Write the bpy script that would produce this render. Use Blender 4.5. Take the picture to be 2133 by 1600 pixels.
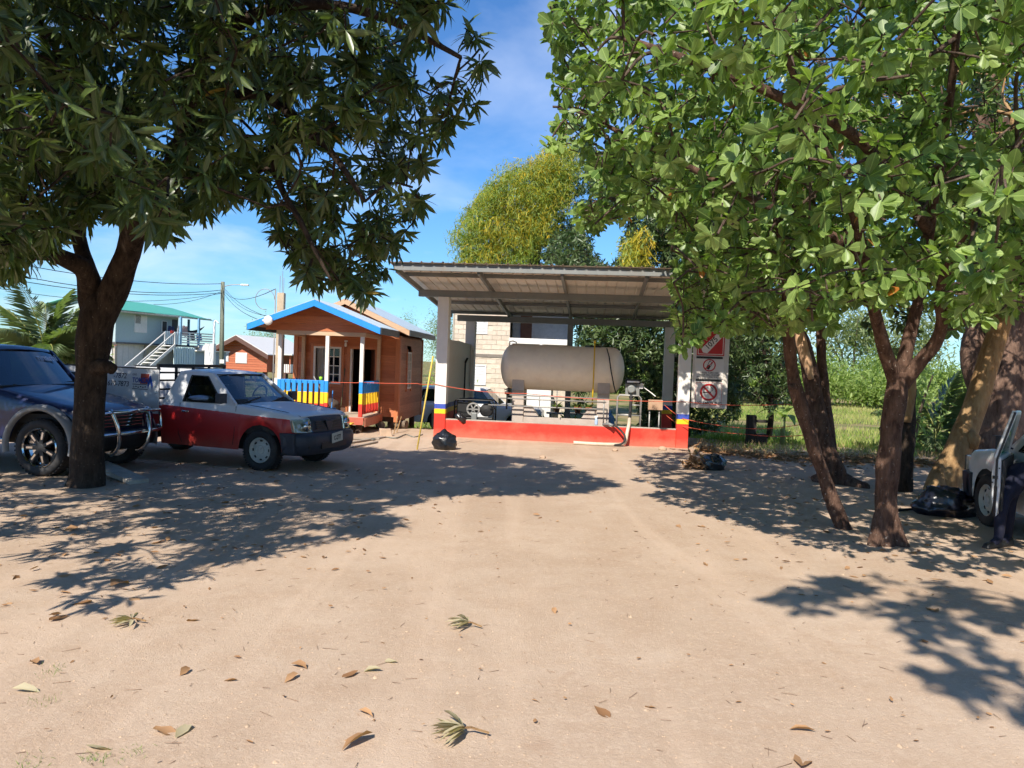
import bpy, bmesh, math, random
import numpy as np
from mathutils import Vector, Matrix, noise as mnoise

random.seed(7)
rng = np.random.default_rng(11)
scene = bpy.context.scene
for _o in list(bpy.data.objects):
    bpy.data.objects.remove(_o)
COL = scene.collection
R = math.radians

# ------------------------------------------------------------------ camera
EYE, FPX, PITCH, ROLL = 1.85, 1642.0, R(1.5), R(2.1)      # eye height in metres; focal length for a 2133 px wide frame
cam_data = bpy.data.cameras.new('camera')
cam_data.sensor_width = 36.0
cam_data.lens = 36.0 * FPX / 2133.0
cam_data.clip_start, cam_data.clip_end = 0.05, 3000.0
cam = bpy.data.objects.new('camera', cam_data)
COL.objects.link(cam)
_fw = Vector((0, math.cos(PITCH), -math.sin(PITCH)))
_up = Vector((0, math.sin(PITCH), math.cos(PITCH)))
_ri = Vector((1, 0, 0))
_cr = _ri * math.cos(ROLL) + _up * math.sin(ROLL)
_cu = -_ri * math.sin(ROLL) + _up * math.cos(ROLL)
cam.matrix_world = Matrix(((_cr.x, _cu.x, -_fw.x, 0), (_cr.y, _cu.y, -_fw.y, 0), (_cr.z, _cu.z, -_fw.z, EYE), (0, 0, 0, 1)))
scene.camera = cam

# ------------------------------------------------------------------ sky, sun, exposure
SUN_EL, SUN_AZ = R(43), R(23)          # the sun stands behind the viewer, 23 degrees to the left
TO_SUN = Vector((-math.sin(SUN_AZ) * math.cos(SUN_EL), -math.cos(SUN_AZ) * math.cos(SUN_EL), math.sin(SUN_EL)))
world = bpy.data.worlds.new('World')
scene.world = world
world.use_nodes = True
nt = world.node_tree
nt.nodes.clear()
w_out = nt.nodes.new('ShaderNodeOutputWorld')
w_bg = nt.nodes.new('ShaderNodeBackground')
w_bg.inputs['Strength'].default_value = 0.085
w_sky = nt.nodes.new('ShaderNodeTexSky')
w_sky.sky_type = 'NISHITA'
w_sky.sun_disc = False
w_sky.sun_elevation = SUN_EL
w_sky.sun_rotation = math.atan2(TO_SUN.x, TO_SUN.y)
w_sky.altitude = 0
w_sky.air_density = 1.15
w_sky.dust_density = 0.0
w_sky.ozone_density = 3.0
w_tc = nt.nodes.new('ShaderNodeTexCoord')
w_sep = nt.nodes.new('ShaderNodeSeparateXYZ')
nt.links.new(w_tc.outputs['Generated'], w_sep.inputs[0])
w_addz = nt.nodes.new('ShaderNodeMath'); w_addz.operation = 'ADD'; w_addz.inputs[1].default_value = 0.16
nt.links.new(w_sep.outputs['Z'], w_addz.inputs[0])
w_dx = nt.nodes.new('ShaderNodeMath'); w_dx.operation = 'DIVIDE'
w_dy = nt.nodes.new('ShaderNodeMath'); w_dy.operation = 'DIVIDE'
for nd, ax in ((w_dx, 'X'), (w_dy, 'Y')):
    nt.links.new(w_sep.outputs[ax], nd.inputs[0]); nt.links.new(w_addz.outputs[0], nd.inputs[1])
w_comb = nt.nodes.new('ShaderNodeCombineXYZ')
nt.links.new(w_dx.outputs[0], w_comb.inputs[0]); nt.links.new(w_dy.outputs[0], w_comb.inputs[1])
w_noise = nt.nodes.new('ShaderNodeTexNoise')
w_noise.inputs['Scale'].default_value = 0.75
w_noise.inputs['Detail'].default_value = 7.0
w_noise.inputs['Roughness'].default_value = 0.55
w_noise.inputs['Distortion'].default_value = 0.35
nt.links.new(w_comb.outputs[0], w_noise.inputs['Vector'])
w_ramp = nt.nodes.new('ShaderNodeValToRGB')
w_ramp.color_ramp.elements[0].position = 0.50
w_ramp.color_ramp.elements[1].position = 0.82
w_ramp.color_ramp.elements[1].color = (0.75, 0.75, 0.75, 1)
nt.links.new(w_noise.outputs['Fac'], w_ramp.inputs[0])
w_tint = nt.nodes.new('ShaderNodeMixRGB'); w_tint.blend_type = 'MULTIPLY'
w_tint.inputs['Fac'].default_value = 1.0
w_tint.inputs['Color2'].default_value = (0.46, 0.775, 1.13, 1)
nt.links.new(w_sky.outputs[0], w_tint.inputs['Color1'])
w_mix = nt.nodes.new('ShaderNodeMixRGB')
w_mix.inputs['Color2'].default_value = (8.2, 8.8, 10.2, 1)
nt.links.new(w_ramp.outputs[0], w_mix.inputs['Fac'])
nt.links.new(w_tint.outputs[0], w_mix.inputs['Color1'])
nt.links.new(w_mix.outputs[0], w_bg.inputs['Color'])
nt.links.new(w_bg.outputs[0], w_out.inputs[0])

sun_data = bpy.data.lights.new('sun', 'SUN')
sun_data.energy = 4.6
sun_data.angle = R(0.53)
sun_data.color = (1.0, 0.93, 0.83)
sun = bpy.data.objects.new('sun', sun_data)
COL.objects.link(sun)
sun.rotation_euler = (-TO_SUN).to_track_quat('-Z', 'Y').to_euler()
sun.location = (0, -10, 20)

vs = scene.view_settings
vs.view_transform = 'Standard'
vs.look = 'None'
vs.exposure = 0.74
vs.gamma = 1.0
vs.use_curve_mapping = False
scene.render.engine = 'CYCLES'
scene.cycles.max_bounces = 6
scene.cycles.diffuse_bounces = 3
scene.cycles.glossy_bounces = 3
scene.cycles.transmission_bounces = 4
scene.cycles.transparent_max_bounces = 8
scene.cycles.use_adaptive_sampling = True
scene.cycles.adaptive_threshold = 0.03
scene.cycles.caustics_reflective = False
scene.cycles.caustics_refractive = False

# ------------------------------------------------------------------ layout helpers (surveying the plot from the viewpoint)
def ray(u, v):
    x = (u - 1066.5) / FPX; y = -(v - 800) / FPX
    a = x * math.cos(ROLL) - y * math.sin(ROLL); b = x * math.sin(ROLL) + y * math.cos(ROLL)
    return (a, math.cos(PITCH) + b * math.sin(PITCH), -math.sin(PITCH) + b * math.cos(PITCH))
def onz(u, v, z=0.0):
    d = ray(u, v); t = (z - EYE) / d[2]
    return Vector((d[0] * t, d[1] * t, z))
def at(u, v, Y):
    d = ray(u, v); t = Y / d[1]
    return Vector((d[0] * t, Y, EYE + d[2] * t))
def proj_np(P):
    z = P[:, 2] - EYE
    f = P[:, 1] * math.cos(PITCH) - z * math.sin(PITCH)
    fs = np.where(f > 0.05, f, 0.05)
    b = (P[:, 1] * math.sin(PITCH) + z * math.cos(PITCH)) / fs; a = P[:, 0] / fs
    X = a * math.cos(ROLL) + b * math.sin(ROLL); Y = -a * math.sin(ROLL) + b * math.cos(ROLL)
    return 1066.5 + FPX * X, 800 - FPX * Y, f
def in_poly(x, y, poly):
    inside = np.zeros(len(x), bool)
    n = len(poly)
    for i in range(n):
        x0, y0 = poly[i]; x1, y1 = poly[(i + 1) % n]
        c = ((y0 > y) != (y1 > y)) & (x < (x1 - x0) * (y - y0) / ((y1 - y0) if y1 != y0 else 1e-9) + x0)
        inside ^= c
    return inside
def smooth01(t):
    t = min(1.0, max(0.0, t)); return t * t * (3 - 2 * t)
def ground_z(x, y):
    """the yard is filled ground; the land behind it lies about 0.75 m lower"""
    edge = 19.6 + 0.25 * math.sin(x * 0.7) + (1.6 if x < 6 else 1.6 * (1 - smooth01((x - 6) / 4)))
    z = -0.78 * smooth01((y - edge) / 6.0)
    if y < 26:
        z += 0.018 * mnoise.noise(Vector((x * 0.45, y * 0.45, 3.1))) + 0.006 * mnoise.noise(Vector((x * 2.1, y * 2.1, 0)))
    return z

# ------------------------------------------------------------------ material helpers
def lin(r, g, b):
    f = lambda c: c / 12.92 if c <= 0.04045 else ((c + 0.055) / 1.055) ** 2.4
    return (f(r / 255), f(g / 255), f(b / 255))
MATS = {}
def mat(name, col, rough=0.6, metal=0.0, var=0.18, vscale=6.0, bump=0.0, bscale=60.0, dirt=None, dscale=2.5, damt=0.5, spec=0.5, stretch=None, emit=None):
    """procedural paint, wood, metal or masonry: two octaves of colour variation, optional dirt patches and bump"""
    m = bpy.data.materials.new(name); m.use_nodes = True
    t = m.node_tree; N = t.nodes; L = t.links
    b = N['Principled BSDF']
    b.inputs['Roughness'].default_value = rough
    b.inputs['Metallic'].default_value = metal
    b.inputs['Specular IOR Level'].default_value = spec
    tc = N.new('ShaderNodeTexCoord')
    src = tc.outputs['Object']
    if stretch:
        mp = N.new('ShaderNodeMapping'); mp.inputs['Scale'].default_value = stretch
        L.new(src, mp.inputs['Vector']); src = mp.outputs[0]
    n1 = N.new('ShaderNodeTexNoise'); n1.inputs['Scale'].default_value = vscale; n1.inputs['Detail'].default_value = 6; n1.inputs['Roughness'].default_value = 0.65
    L.new(src, n1.inputs['Vector'])
    mx = N.new('ShaderNodeMixRGB')
    mx.inputs['Color1'].default_value = (*[c * (1 - var) for c in col], 1)
    mx.inputs['Color2'].default_value = (*[min(1, c * (1 + var)) for c in col], 1)
    rp = N.new('ShaderNodeMapRange'); rp.inputs[1].default_value = 0.3; rp.inputs[2].default_value = 0.7
    L.new(n1.outputs['Fac'], rp.inputs[0]); L.new(rp.outputs[0], mx.inputs['Fac'])
    outc = mx.outputs[0]
    if dirt:
        n2 = N.new('ShaderNodeTexNoise'); n2.inputs['Scale'].default_value = dscale; n2.inputs['Detail'].default_value = 8; n2.inputs['Roughness'].default_value = 0.7
        L.new(tc.outputs['Object'], n2.inputs['Vector'])
        r2 = N.new('ShaderNodeMapRange'); r2.inputs[1].default_value = 0.48; r2.inputs[2].default_value = 0.72; r2.inputs[4].default_value = damt
        L.new(n2.outputs['Fac'], r2.inputs[0])
        m2 = N.new('ShaderNodeMixRGB'); m2.inputs['Color2'].default_value = (*dirt, 1)
        L.new(r2.outputs[0], m2.inputs['Fac']); L.new(outc, m2.inputs['Color1']); outc = m2.outputs[0]
    L.new(outc, b.inputs['Base Color'])
    if bump:
        n3 = N.new('ShaderNodeTexNoise'); n3.inputs['Scale'].default_value = bscale; n3.inputs['Detail'].default_value = 5
        L.new(src, n3.inputs['Vector'])
        bp = N.new('ShaderNodeBump'); bp.inputs['Strength'].default_value = bump; bp.inputs['Distance'].default_value = 0.02
        L.new(n3.outputs['Fac'], bp.inputs['Height']); L.new(bp.outputs[0], b.inputs['Normal'])
    MATS[name] = m
    return m
def splash(m, z0, z1, col=(.50, .37, .26), amt=.8, scale=7.0):
    """sand thrown up against the foot of a painted surface"""
    t = m.node_tree; N = t.nodes; L = t.links; b = N['Principled BSDF']
    src = b.inputs['Base Color'].links[0].from_socket
    tc = N.new('ShaderNodeTexCoord'); sp = N.new('ShaderNodeSeparateXYZ'); L.new(tc.outputs['Object'], sp.inputs[0])
    nz = N.new('ShaderNodeTexNoise'); nz.inputs['Scale'].default_value = scale; nz.inputs['Detail'].default_value = 8; nz.inputs['Roughness'].default_value = .75; L.new(tc.outputs['Object'], nz.inputs['Vector'])
    mr = N.new('ShaderNodeMapRange'); mr.inputs[1].default_value = z1; mr.inputs[2].default_value = z0; L.new(sp.outputs['Z'], mr.inputs[0])
    ad = N.new('ShaderNodeMath'); ad.operation = 'MULTIPLY_ADD'; ad.inputs[1].default_value = 1.0; ad.inputs[2].default_value = -.62; L.new(mr.outputs[0], ad.inputs[0])
    a2 = N.new('ShaderNodeMath'); a2.operation = 'ADD'; L.new(ad.outputs[0], a2.inputs[0]); L.new(nz.outputs['Fac'], a2.inputs[1])
    r2 = N.new('ShaderNodeMapRange'); r2.inputs[1].default_value = .12; r2.inputs[2].default_value = .75; r2.inputs[4].default_value = amt; L.new(a2.outputs[0], r2.inputs[0])
    mx = N.new('ShaderNodeMixRGB'); mx.inputs['Color2'].default_value = (*col, 1); L.new(r2.outputs[0], mx.inputs['Fac']); L.new(src, mx.inputs['Color1']); L.new(mx.outputs[0], b.inputs['Base Color'])
    return m
def paint_coat(m, w=0.6, r=0.06):
    b = m.node_tree.nodes['Principled BSDF']
    b.inputs['Coat Weight'].default_value = w; b.inputs['Coat Roughness'].default_value = r
    return m
def glass_mat(name, tint, refl=1.0, rough=0.02):
    m = bpy.data.materials.new(name); m.use_nodes = True
    t = m.node_tree; N = t.nodes; L = t.links; N.clear()
    o = N.new('ShaderNodeOutputMaterial'); tr = N.new('ShaderNodeBsdfTransparent'); gl = N.new('ShaderNodeBsdfGlossy')
    tr.inputs[0].default_value = (*tint, 1); gl.inputs['Roughness'].default_value = rough
    fr = N.new('ShaderNodeFresnel'); fr.inputs['IOR'].default_value = 1.5
    mu = N.new('ShaderNodeMath'); mu.operation = 'MULTIPLY'; mu.inputs[1].default_value = refl
    mx = N.new('ShaderNodeMixShader')
    L.new(fr.outputs[0], mu.inputs[0]); L.new(mu.outputs[0], mx.inputs[0]); L.new(tr.outputs[0], mx.inputs[1]); L.new(gl.outputs[0], mx.inputs[2]); L.new(mx.outputs[0], o.inputs[0])
    MATS[name] = m
    return m
def bands_mat(name, bands, axis='Z', rough=0.55, var=0.1, slope=0.0, dirt=None):
    """flat painted bands along an object axis: bands = [(upper limit, colour), ...]"""
    m = mat(name, bands[0][1], rough=rough, var=0.0)
    t = m.node_tree; N = t.nodes; L = t.links; b = N['Principled BSDF']
    tc = N.new('ShaderNodeTexCoord'); sp = N.new('ShaderNodeSeparateXYZ'); L.new(tc.outputs['Object'], sp.inputs[0])
    h = sp.outputs[axis]
    nz = N.new('ShaderNodeTexNoise'); nz.inputs['Scale'].default_value = 14; nz.inputs['Detail'].default_value = 4; L.new(tc.outputs['Object'], nz.inputs['Vector'])
    ma = N.new('ShaderNodeMath'); ma.operation = 'MULTIPLY_ADD'; ma.inputs[1].default_value = 0.012
    L.new(nz.outputs['Fac'], ma.inputs[0]); L.new(h, ma.inputs[2]); h = ma.outputs[0]
    if slope:
        ms = N.new('ShaderNodeMath'); ms.operation = 'MULTIPLY_ADD'; ms.inputs[1].default_value = slope
        L.new(sp.outputs['X'], ms.inputs[0]); L.new(h, ms.inputs[2]); h = ms.outputs[0]
    cur = None
    for i, (lim, c) in enumerate(bands):
        if cur is None:
            rgb = N.new('ShaderNodeRGB'); rgb.outputs[0].default_value = (*c, 1); cur = rgb.outputs[0]
        else:
            st = N.new('ShaderNodeMath'); st.operation = 'GREATER_THAN'; st.inputs[1].default_value = bands[i - 1][0]
            L.new(h, st.inputs[0])
            mx = N.new('ShaderNodeMixRGB'); mx.inputs['Color2'].default_value = (*c, 1)
            L.new(st.outputs[0], mx.inputs['Fac']); L.new(cur, mx.inputs['Color1']); cur = mx.outputs[0]
    n1 = N.new('ShaderNodeTexNoise'); n1.inputs['Scale'].default_value = 3.5; n1.inputs['Detail'].default_value = 8; n1.inputs['Roughness'].default_value = 0.7
    L.new(tc.outputs['Object'], n1.inputs['Vector'])
    hs = N.new('ShaderNodeMapRange'); hs.inputs[1].default_value = 0.3; hs.inputs[2].default_value = 0.7; hs.inputs[3].default_value = 1 - var; hs.inputs[4].default_value = 1 + var
    L.new(n1.outputs['Fac'], hs.inputs[0])
    mv = N.new('ShaderNodeMixRGB'); mv.blend_type = 'MULTIPLY'; mv.inputs['Fac'].default_value = 1
    L.new(cur, mv.inputs['Color1']); L.new(hs.outputs[0], mv.inputs['Color2']); cur = mv.outputs[0]
    if dirt:
        r2 = N.new('ShaderNodeMapRange'); r2.inputs[1].default_value = 0.5; r2.inputs[2].default_value = 0.75; r2.inputs[4].default_value = 0.55
        L.new(n1.outputs['Fac'], r2.inputs[0])
        m2 = N.new('ShaderNodeMixRGB'); m2.inputs['Color2'].default_value = (*dirt, 1)
        L.new(r2.outputs[0], m2.inputs['Fac']); L.new(cur, m2.inputs['Color1']); cur = m2.outputs[0]
    L.new(cur, b.inputs['Base Color'])
    return m
def leaf_mat(name, c1, c2, c3=None, rough=0.4, trans=0.35, spec=0.5, sheen=None, veins=False):
    """leaf blade: colour from the per-leaf 'tint' attribute, light passing through the blade"""
    m = bpy.data.materials.new(name); m.use_nodes = True
    t = m.node_tree; N = t.nodes; L = t.links
    b = N['Principled BSDF']; out = N['Material Output']
    b.inputs['Roughness'].default_value = rough; b.inputs['Specular IOR Level'].default_value = spec
    at_ = N.new('ShaderNodeAttribute'); at_.attribute_name = 'tint'
    rp = N.new('ShaderNodeValToRGB'); e = rp.color_ramp.elements
    e[0].color = (*c1, 1); e[1].color = (*c2, 1); e[1].position = 0.9 if c3 else 1.0
    if c3:
        q = rp.color_ramp.elements.new(0.985); q.color = (*c3, 1)
    L.new(at_.outputs['Fac'], rp.inputs[0])
    mv = N.new('ShaderNodeMixRGB'); mv.blend_type = 'MULTIPLY'; mv.inputs['Fac'].default_value = 1; mv.inputs['Color2'].default_value = (1, 1, 1, 1)
    L.new(rp.outputs[0], mv.inputs['Color1'])
    if veins:
        nz = N.new('ShaderNodeTexNoise'); nz.inputs['Scale'].default_value = 22; nz.inputs['Detail'].default_value = 1
        tc = N.new('ShaderNodeTexCoord'); L.new(tc.outputs['Object'], nz.inputs['Vector'])
        hs = N.new('ShaderNodeMapRange'); hs.inputs[3].default_value = 0.68; hs.inputs[4].default_value = 1.32; L.new(nz.outputs['Fac'], hs.inputs[0])
        L.new(hs.outputs[0], mv.inputs['Color2'])
    L.new(mv.outputs[0], b.inputs['Base Color'])
    if veins:
        la = N.new('ShaderNodeAttribute'); la.attribute_name = 'blade'
        sx_ = N.new('ShaderNodeSeparateXYZ'); L.new(la.outputs['Vector'], sx_.inputs[0])
        ab = N.new('ShaderNodeMath'); ab.operation = 'ABSOLUTE'; L.new(sx_.outputs['Y'], ab.inputs[0])
        w1 = N.new('ShaderNodeMath'); w1.operation = 'MULTIPLY_ADD'; w1.inputs[1].default_value = -0.75; L.new(ab.outputs[0], w1.inputs[0]); L.new(sx_.outputs['X'], w1.inputs[2])
        w2 = N.new('ShaderNodeMath'); w2.operation = 'MULTIPLY'; w2.inputs[1].default_value = 62.0; L.new(w1.outputs[0], w2.inputs[0])
        w3 = N.new('ShaderNodeMath'); w3.operation = 'SINE'; L.new(w2.outputs[0], w3.inputs[0])
        v1 = N.new('ShaderNodeMapRange'); v1.inputs[1].default_value = .80; v1.inputs[2].default_value = 1.0; v1.inputs[4].default_value = .16; L.new(w3.outputs[0], v1.inputs[0])
        v2 = N.new('ShaderNodeMapRange'); v2.inputs[1].default_value = .045; v2.inputs[2].default_value = .015; v2.inputs[4].default_value = .45; L.new(ab.outputs[0], v2.inputs[0])
        vm = N.new('ShaderNodeMath'); vm.operation = 'MAXIMUM'; L.new(v1.outputs[0], vm.inputs[0]); L.new(v2.outputs[0], vm.inputs[1])
        mvn = N.new('ShaderNodeMixRGB'); mvn.inputs['Color2'].default_value = (*[min(1, c * 1.7 + .03) for c in c2], 1)
        L.new(vm.outputs[0], mvn.inputs['Fac']); L.new(mv.outputs[0], mvn.inputs['Color1']); L.new(mvn.outputs[0], b.inputs['Base Color']); mv = mvn
    tr = N.new('ShaderNodeBsdfTranslucent')
    tm = N.new('ShaderNodeMixRGB'); tm.blend_type = 'MULTIPLY'; tm.inputs['Fac'].default_value = 1; tm.inputs['Color2'].default_value = (1.5, 1.7, 0.7, 1)
    L.new(mv.outputs[0], tm.inputs['Color1']); L.new(tm.outputs[0], tr.inputs[0])
    mx = N.new('ShaderNodeMixShader'); mx.inputs[0].default_value = trans
    L.new(b.outputs[0], mx.inputs[1]); L.new(tr.outputs[0], mx.inputs[2]); L.new(mx.outputs[0], out.inputs[0])
    MATS[name] = m
    return m

# ------------------------------------------------------------------ mesh helpers
class MB:
    """collects the faces of one part"""
    def __init__(self):
        self.v = []; self.f = []; self.M = None
    def _add(self, vs_, fs_):
        n = len(self.v)
        if self.M is not None:
            vs_ = [tuple(self.M @ Vector(p)) for p in vs_]
        self.v += [tuple(p) for p in vs_]
        self.f += [tuple(i + n for i in f) for f in fs_]
        return self
    def box(self, x0, x1, y0, y1, z0, z1):
        return self._add([(x0, y0, z0), (x1, y0, z0), (x1, y1, z0), (x0, y1, z0), (x0, y0, z1), (x1, y0, z1), (x1, y1, z1), (x0, y1, z1)],
                         [(0, 3, 2, 1), (4, 5, 6, 7), (0, 1, 5, 4), (1, 2, 6, 5), (2, 3, 7, 6), (3, 0, 4, 7)])
    def hexa(self, b4, t4):
        return self._add(list(b4) + list(t4), [(3, 2, 1, 0), (4, 5, 6, 7), (0, 1, 5, 4), (1, 2, 6, 5), (2, 3, 7, 6), (3, 0, 4, 7)])
    def beam(self, a, b, w, h, up=(0, 0, 1)):
        a = Vector(a); b = Vector(b); d = (b - a).normalized(); s = d.cross(Vector(up))
        if s.length < 1e-4: s = d.cross(Vector((1, 0, 0)))
        s.normalize(); u = s.cross(d)
        c = [(-w / 2, -h / 2), (w / 2, -h / 2), (w / 2, h / 2), (-w / 2, h / 2)]
        vs_ = [a + s * p + u * q for p, q in c] + [b + s * p + u * q for p, q in c]
        return self._add(vs_, [(3, 2, 1, 0), (4, 5, 6, 7), (0, 1, 5, 4), (1, 2, 6, 5), (2, 3, 7, 6), (3, 0, 4, 7)])
    def prism(self, poly, axis, a0, a1):
        """poly: 2D outline; axis 'x': (y,z) outline, 'y': (x,z), 'z': (x,y)"""
        def p3(p, a):
            return {'x': (a, p[0], p[1]), 'y': (p[0], a, p[1]), 'z': (p[0], p[1], a)}[axis]
        n = len(poly)
        vs_ = [p3(p, a0) for p in poly] + [p3(p, a1) for p in poly]
        fs_ = [tuple(range(n)), tuple(reversed(range(n, 2 * n)))] + [(i, i + n, (i + 1) % n + n, (i + 1) % n) for i in range(n)]
        return self._add(vs_, fs_)
    def poly(self, pts):
        return self._add(pts, [tuple(range(len(pts)))])
    def tube(self, pts, rad, n=8, caps=True, squash=None):
        pts = [Vector(p) for p in pts]
        if not hasattr(rad, '__len__'): rad = [rad] * len(pts)
        vs_ = []; fs_ = []; prev = None
        for i, p in enumerate(pts):
            t = (pts[min(i + 1, len(pts) - 1)] - pts[max(i - 1, 0)])
            if t.length < 1e-9: t = Vector((0, 0, 1))
            t.normalize()
            if prev is None:
                s = t.cross(Vector((0, 0, 1)))
                if s.length < 1e-3: s = t.cross(Vector((1, 0, 0)))
            else:
                s = prev - t * prev.dot(t)
                if s.length < 1e-6: s = t.cross(Vector((0.3, 1, 0)))
            s.normalize(); prev = s; u = t.cross(s)
            for k in range(n):
                a = 2 * math.pi * k / n
                vs_.append(p + (s * math.cos(a) + u * math.sin(a)) * rad[i])
            if i:
                b0 = (i - 1) * n; b1 = i * n
                fs_ += [(b0 + k, b0 + (k + 1) % n, b1 + (k + 1) % n, b1 + k) for k in range(n)]
        if caps:
            fs_.append(tuple(reversed(range(n)))); m = (len(pts) - 1) * n; fs_.append(tuple(range(m, m + n)))
        return self._add(vs_, fs_)
    def lathe(self, prof, c=(0, 0, 0), axis='z', n=24, closed=False):
        """prof: list of (radius, height)"""
        vs_ = []; fs_ = []
        for r_, h in prof:
            for k in range(n):
                a = 2 * math.pi * k / n; p, q = r_ * math.cos(a), r_ * math.sin(a)
                v = {'z': (p, q, h), 'y': (p, h, q), 'x': (h, p, q)}[axis]
                vs_.append((v[0] + c[0], v[1] + c[1], v[2] + c[2]))
        m = len(prof)
        for i in range(m - 1 + (1 if closed else 0)):
            j = (i + 1) % m
            fs_ += [(i * n + k, i * n + (k + 1) % n, j * n + (k + 1) % n, j * n + k) for k in range(n)]
        if not closed:
            fs_.append(tuple(reversed(range(n)))); fs_.append(tuple(range((m - 1) * n, m * n)))
        return self._add(vs_, fs_)
    def grid(self, rows, closed=False):
        n = len(rows[0]); vs_ = [p for r_ in rows for p in r_]; fs_ = []
        for i in range(len(rows) - 1):
            for k in range(n - (0 if closed else 1)):
                fs_.append((i * n + k, i * n + (k + 1) % n, (i + 1) * n + (k + 1) % n, (i + 1) * n + k))
        return self._add(vs_, fs_)
    def build(self, name, m, parent=None, smooth=False, bevel=0.0, seg=2, ang=40, recalc=True, label=None, angle_smooth=None):
        me = bpy.data.meshes.new(name); me.from_pydata(self.v, [], self.f)
        if recalc:
            bm = bmesh.new(); bm.from_mesh(me); bmesh.ops.recalc_face_normals(bm, faces=bm.faces); bm.to_mesh(me); bm.free()
        if m is not None: me.materials.append(m)
        if smooth:
            me.polygons.foreach_set('use_smooth', [True] * len(me.polygons))
            if angle_smooth:
                me.set_sharp_from_angle(angle=R(angle_smooth))
        o = bpy.data.objects.new(name, me); COL.objects.link(o)
        if parent is not None: o.parent = parent
        if bevel:
            b = o.modifiers.new('bevel', 'BEVEL'); b.width = bevel; b.segments = seg; b.limit_method = 'ANGLE'; b.angle_limit = R(ang)
        if label: o['label'] = label
        return o
def tag(o, label=None, cat=None, group=None, kind=None):
    if label: o['label'] = label
    if cat: o['category'] = cat
    if group: o['group'] = group
    if kind: o['kind'] = kind
    return o
def thing(name, label, cat, loc=(0, 0, 0), rz=0.0, group=None):
    o = bpy.data.objects.new(name, None); o.empty_display_size = 0.2; COL.objects.link(o)
    o.location = loc; o.rotation_euler = (0, 0, rz)
    return tag(o, label, cat, group)
def share(o, name, parent, loc, rot=(0, 0, 0), scale=None, label=None):
    c = o.copy(); c.name = name; COL.objects.link(c); c.parent = parent; c.location = loc; c.rotation_euler = rot
    if scale: c.scale = scale
    if label: c['label'] = label
    elif 'label' in c: del c['label']
    return c
def copy_tree(o, parent=None):
    c = o.copy(); COL.objects.link(c); c.parent = parent
    for ch in list(o.children): copy_tree(ch, c)
    return c
def lettering(text, m, parent, M, size, name='lettering', extrude=0.0006, shear=0.0, bold=0.0, align='CENTER', sx=1.0, spacing=1.0, label=None):
    cu = bpy.data.curves.new(name, 'FONT'); cu.body = text; cu.size = size; cu.extrude = extrude; cu.shear = shear; cu.offset = bold
    cu.align_x = align; cu.align_y = 'CENTER'; cu.resolution_u = 3; cu.space_character = spacing
    tmp = bpy.data.objects.new(name + '_curve', cu); COL.objects.link(tmp)
    bpy.context.view_layer.update()
    dg = bpy.context.evaluated_depsgraph_get()
    me = bpy.data.meshes.new_from_object(tmp.evaluated_get(dg))
    bpy.data.objects.remove(tmp)
    me.transform(Matrix.Diagonal((sx, 1, 1, 1)))
    me.transform(M)
    me.materials.clear(); me.materials.append(m)
    o = bpy.data.objects.new(name, me); COL.objects.link(o); o.parent = parent
    if label: o['label'] = label
    return o
def catmull(pts, rad, sub=6):
    pts = [Vector(p) for p in pts]; P = []; Q = []
    n = len(pts)
    for i in range(n - 1):
        p0, p1, p2, p3 = pts[max(i - 1, 0)], pts[i], pts[i + 1], pts[min(i + 2, n - 1)]
        for s in range(sub):
            t = s / sub
            P.append(0.5 * ((2 * p1) + (p2 - p0) * t + (2 * p0 - 5 * p1 + 4 * p2 - p3) * t * t + (-p0 + 3 * p1 - 3 * p2 + p3) * t ** 3))
            Q.append(rad[i] * (1 - t) + rad[i + 1] * t)
    P.append(pts[-1]); Q.append(rad[-1])
    return P, Q

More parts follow.
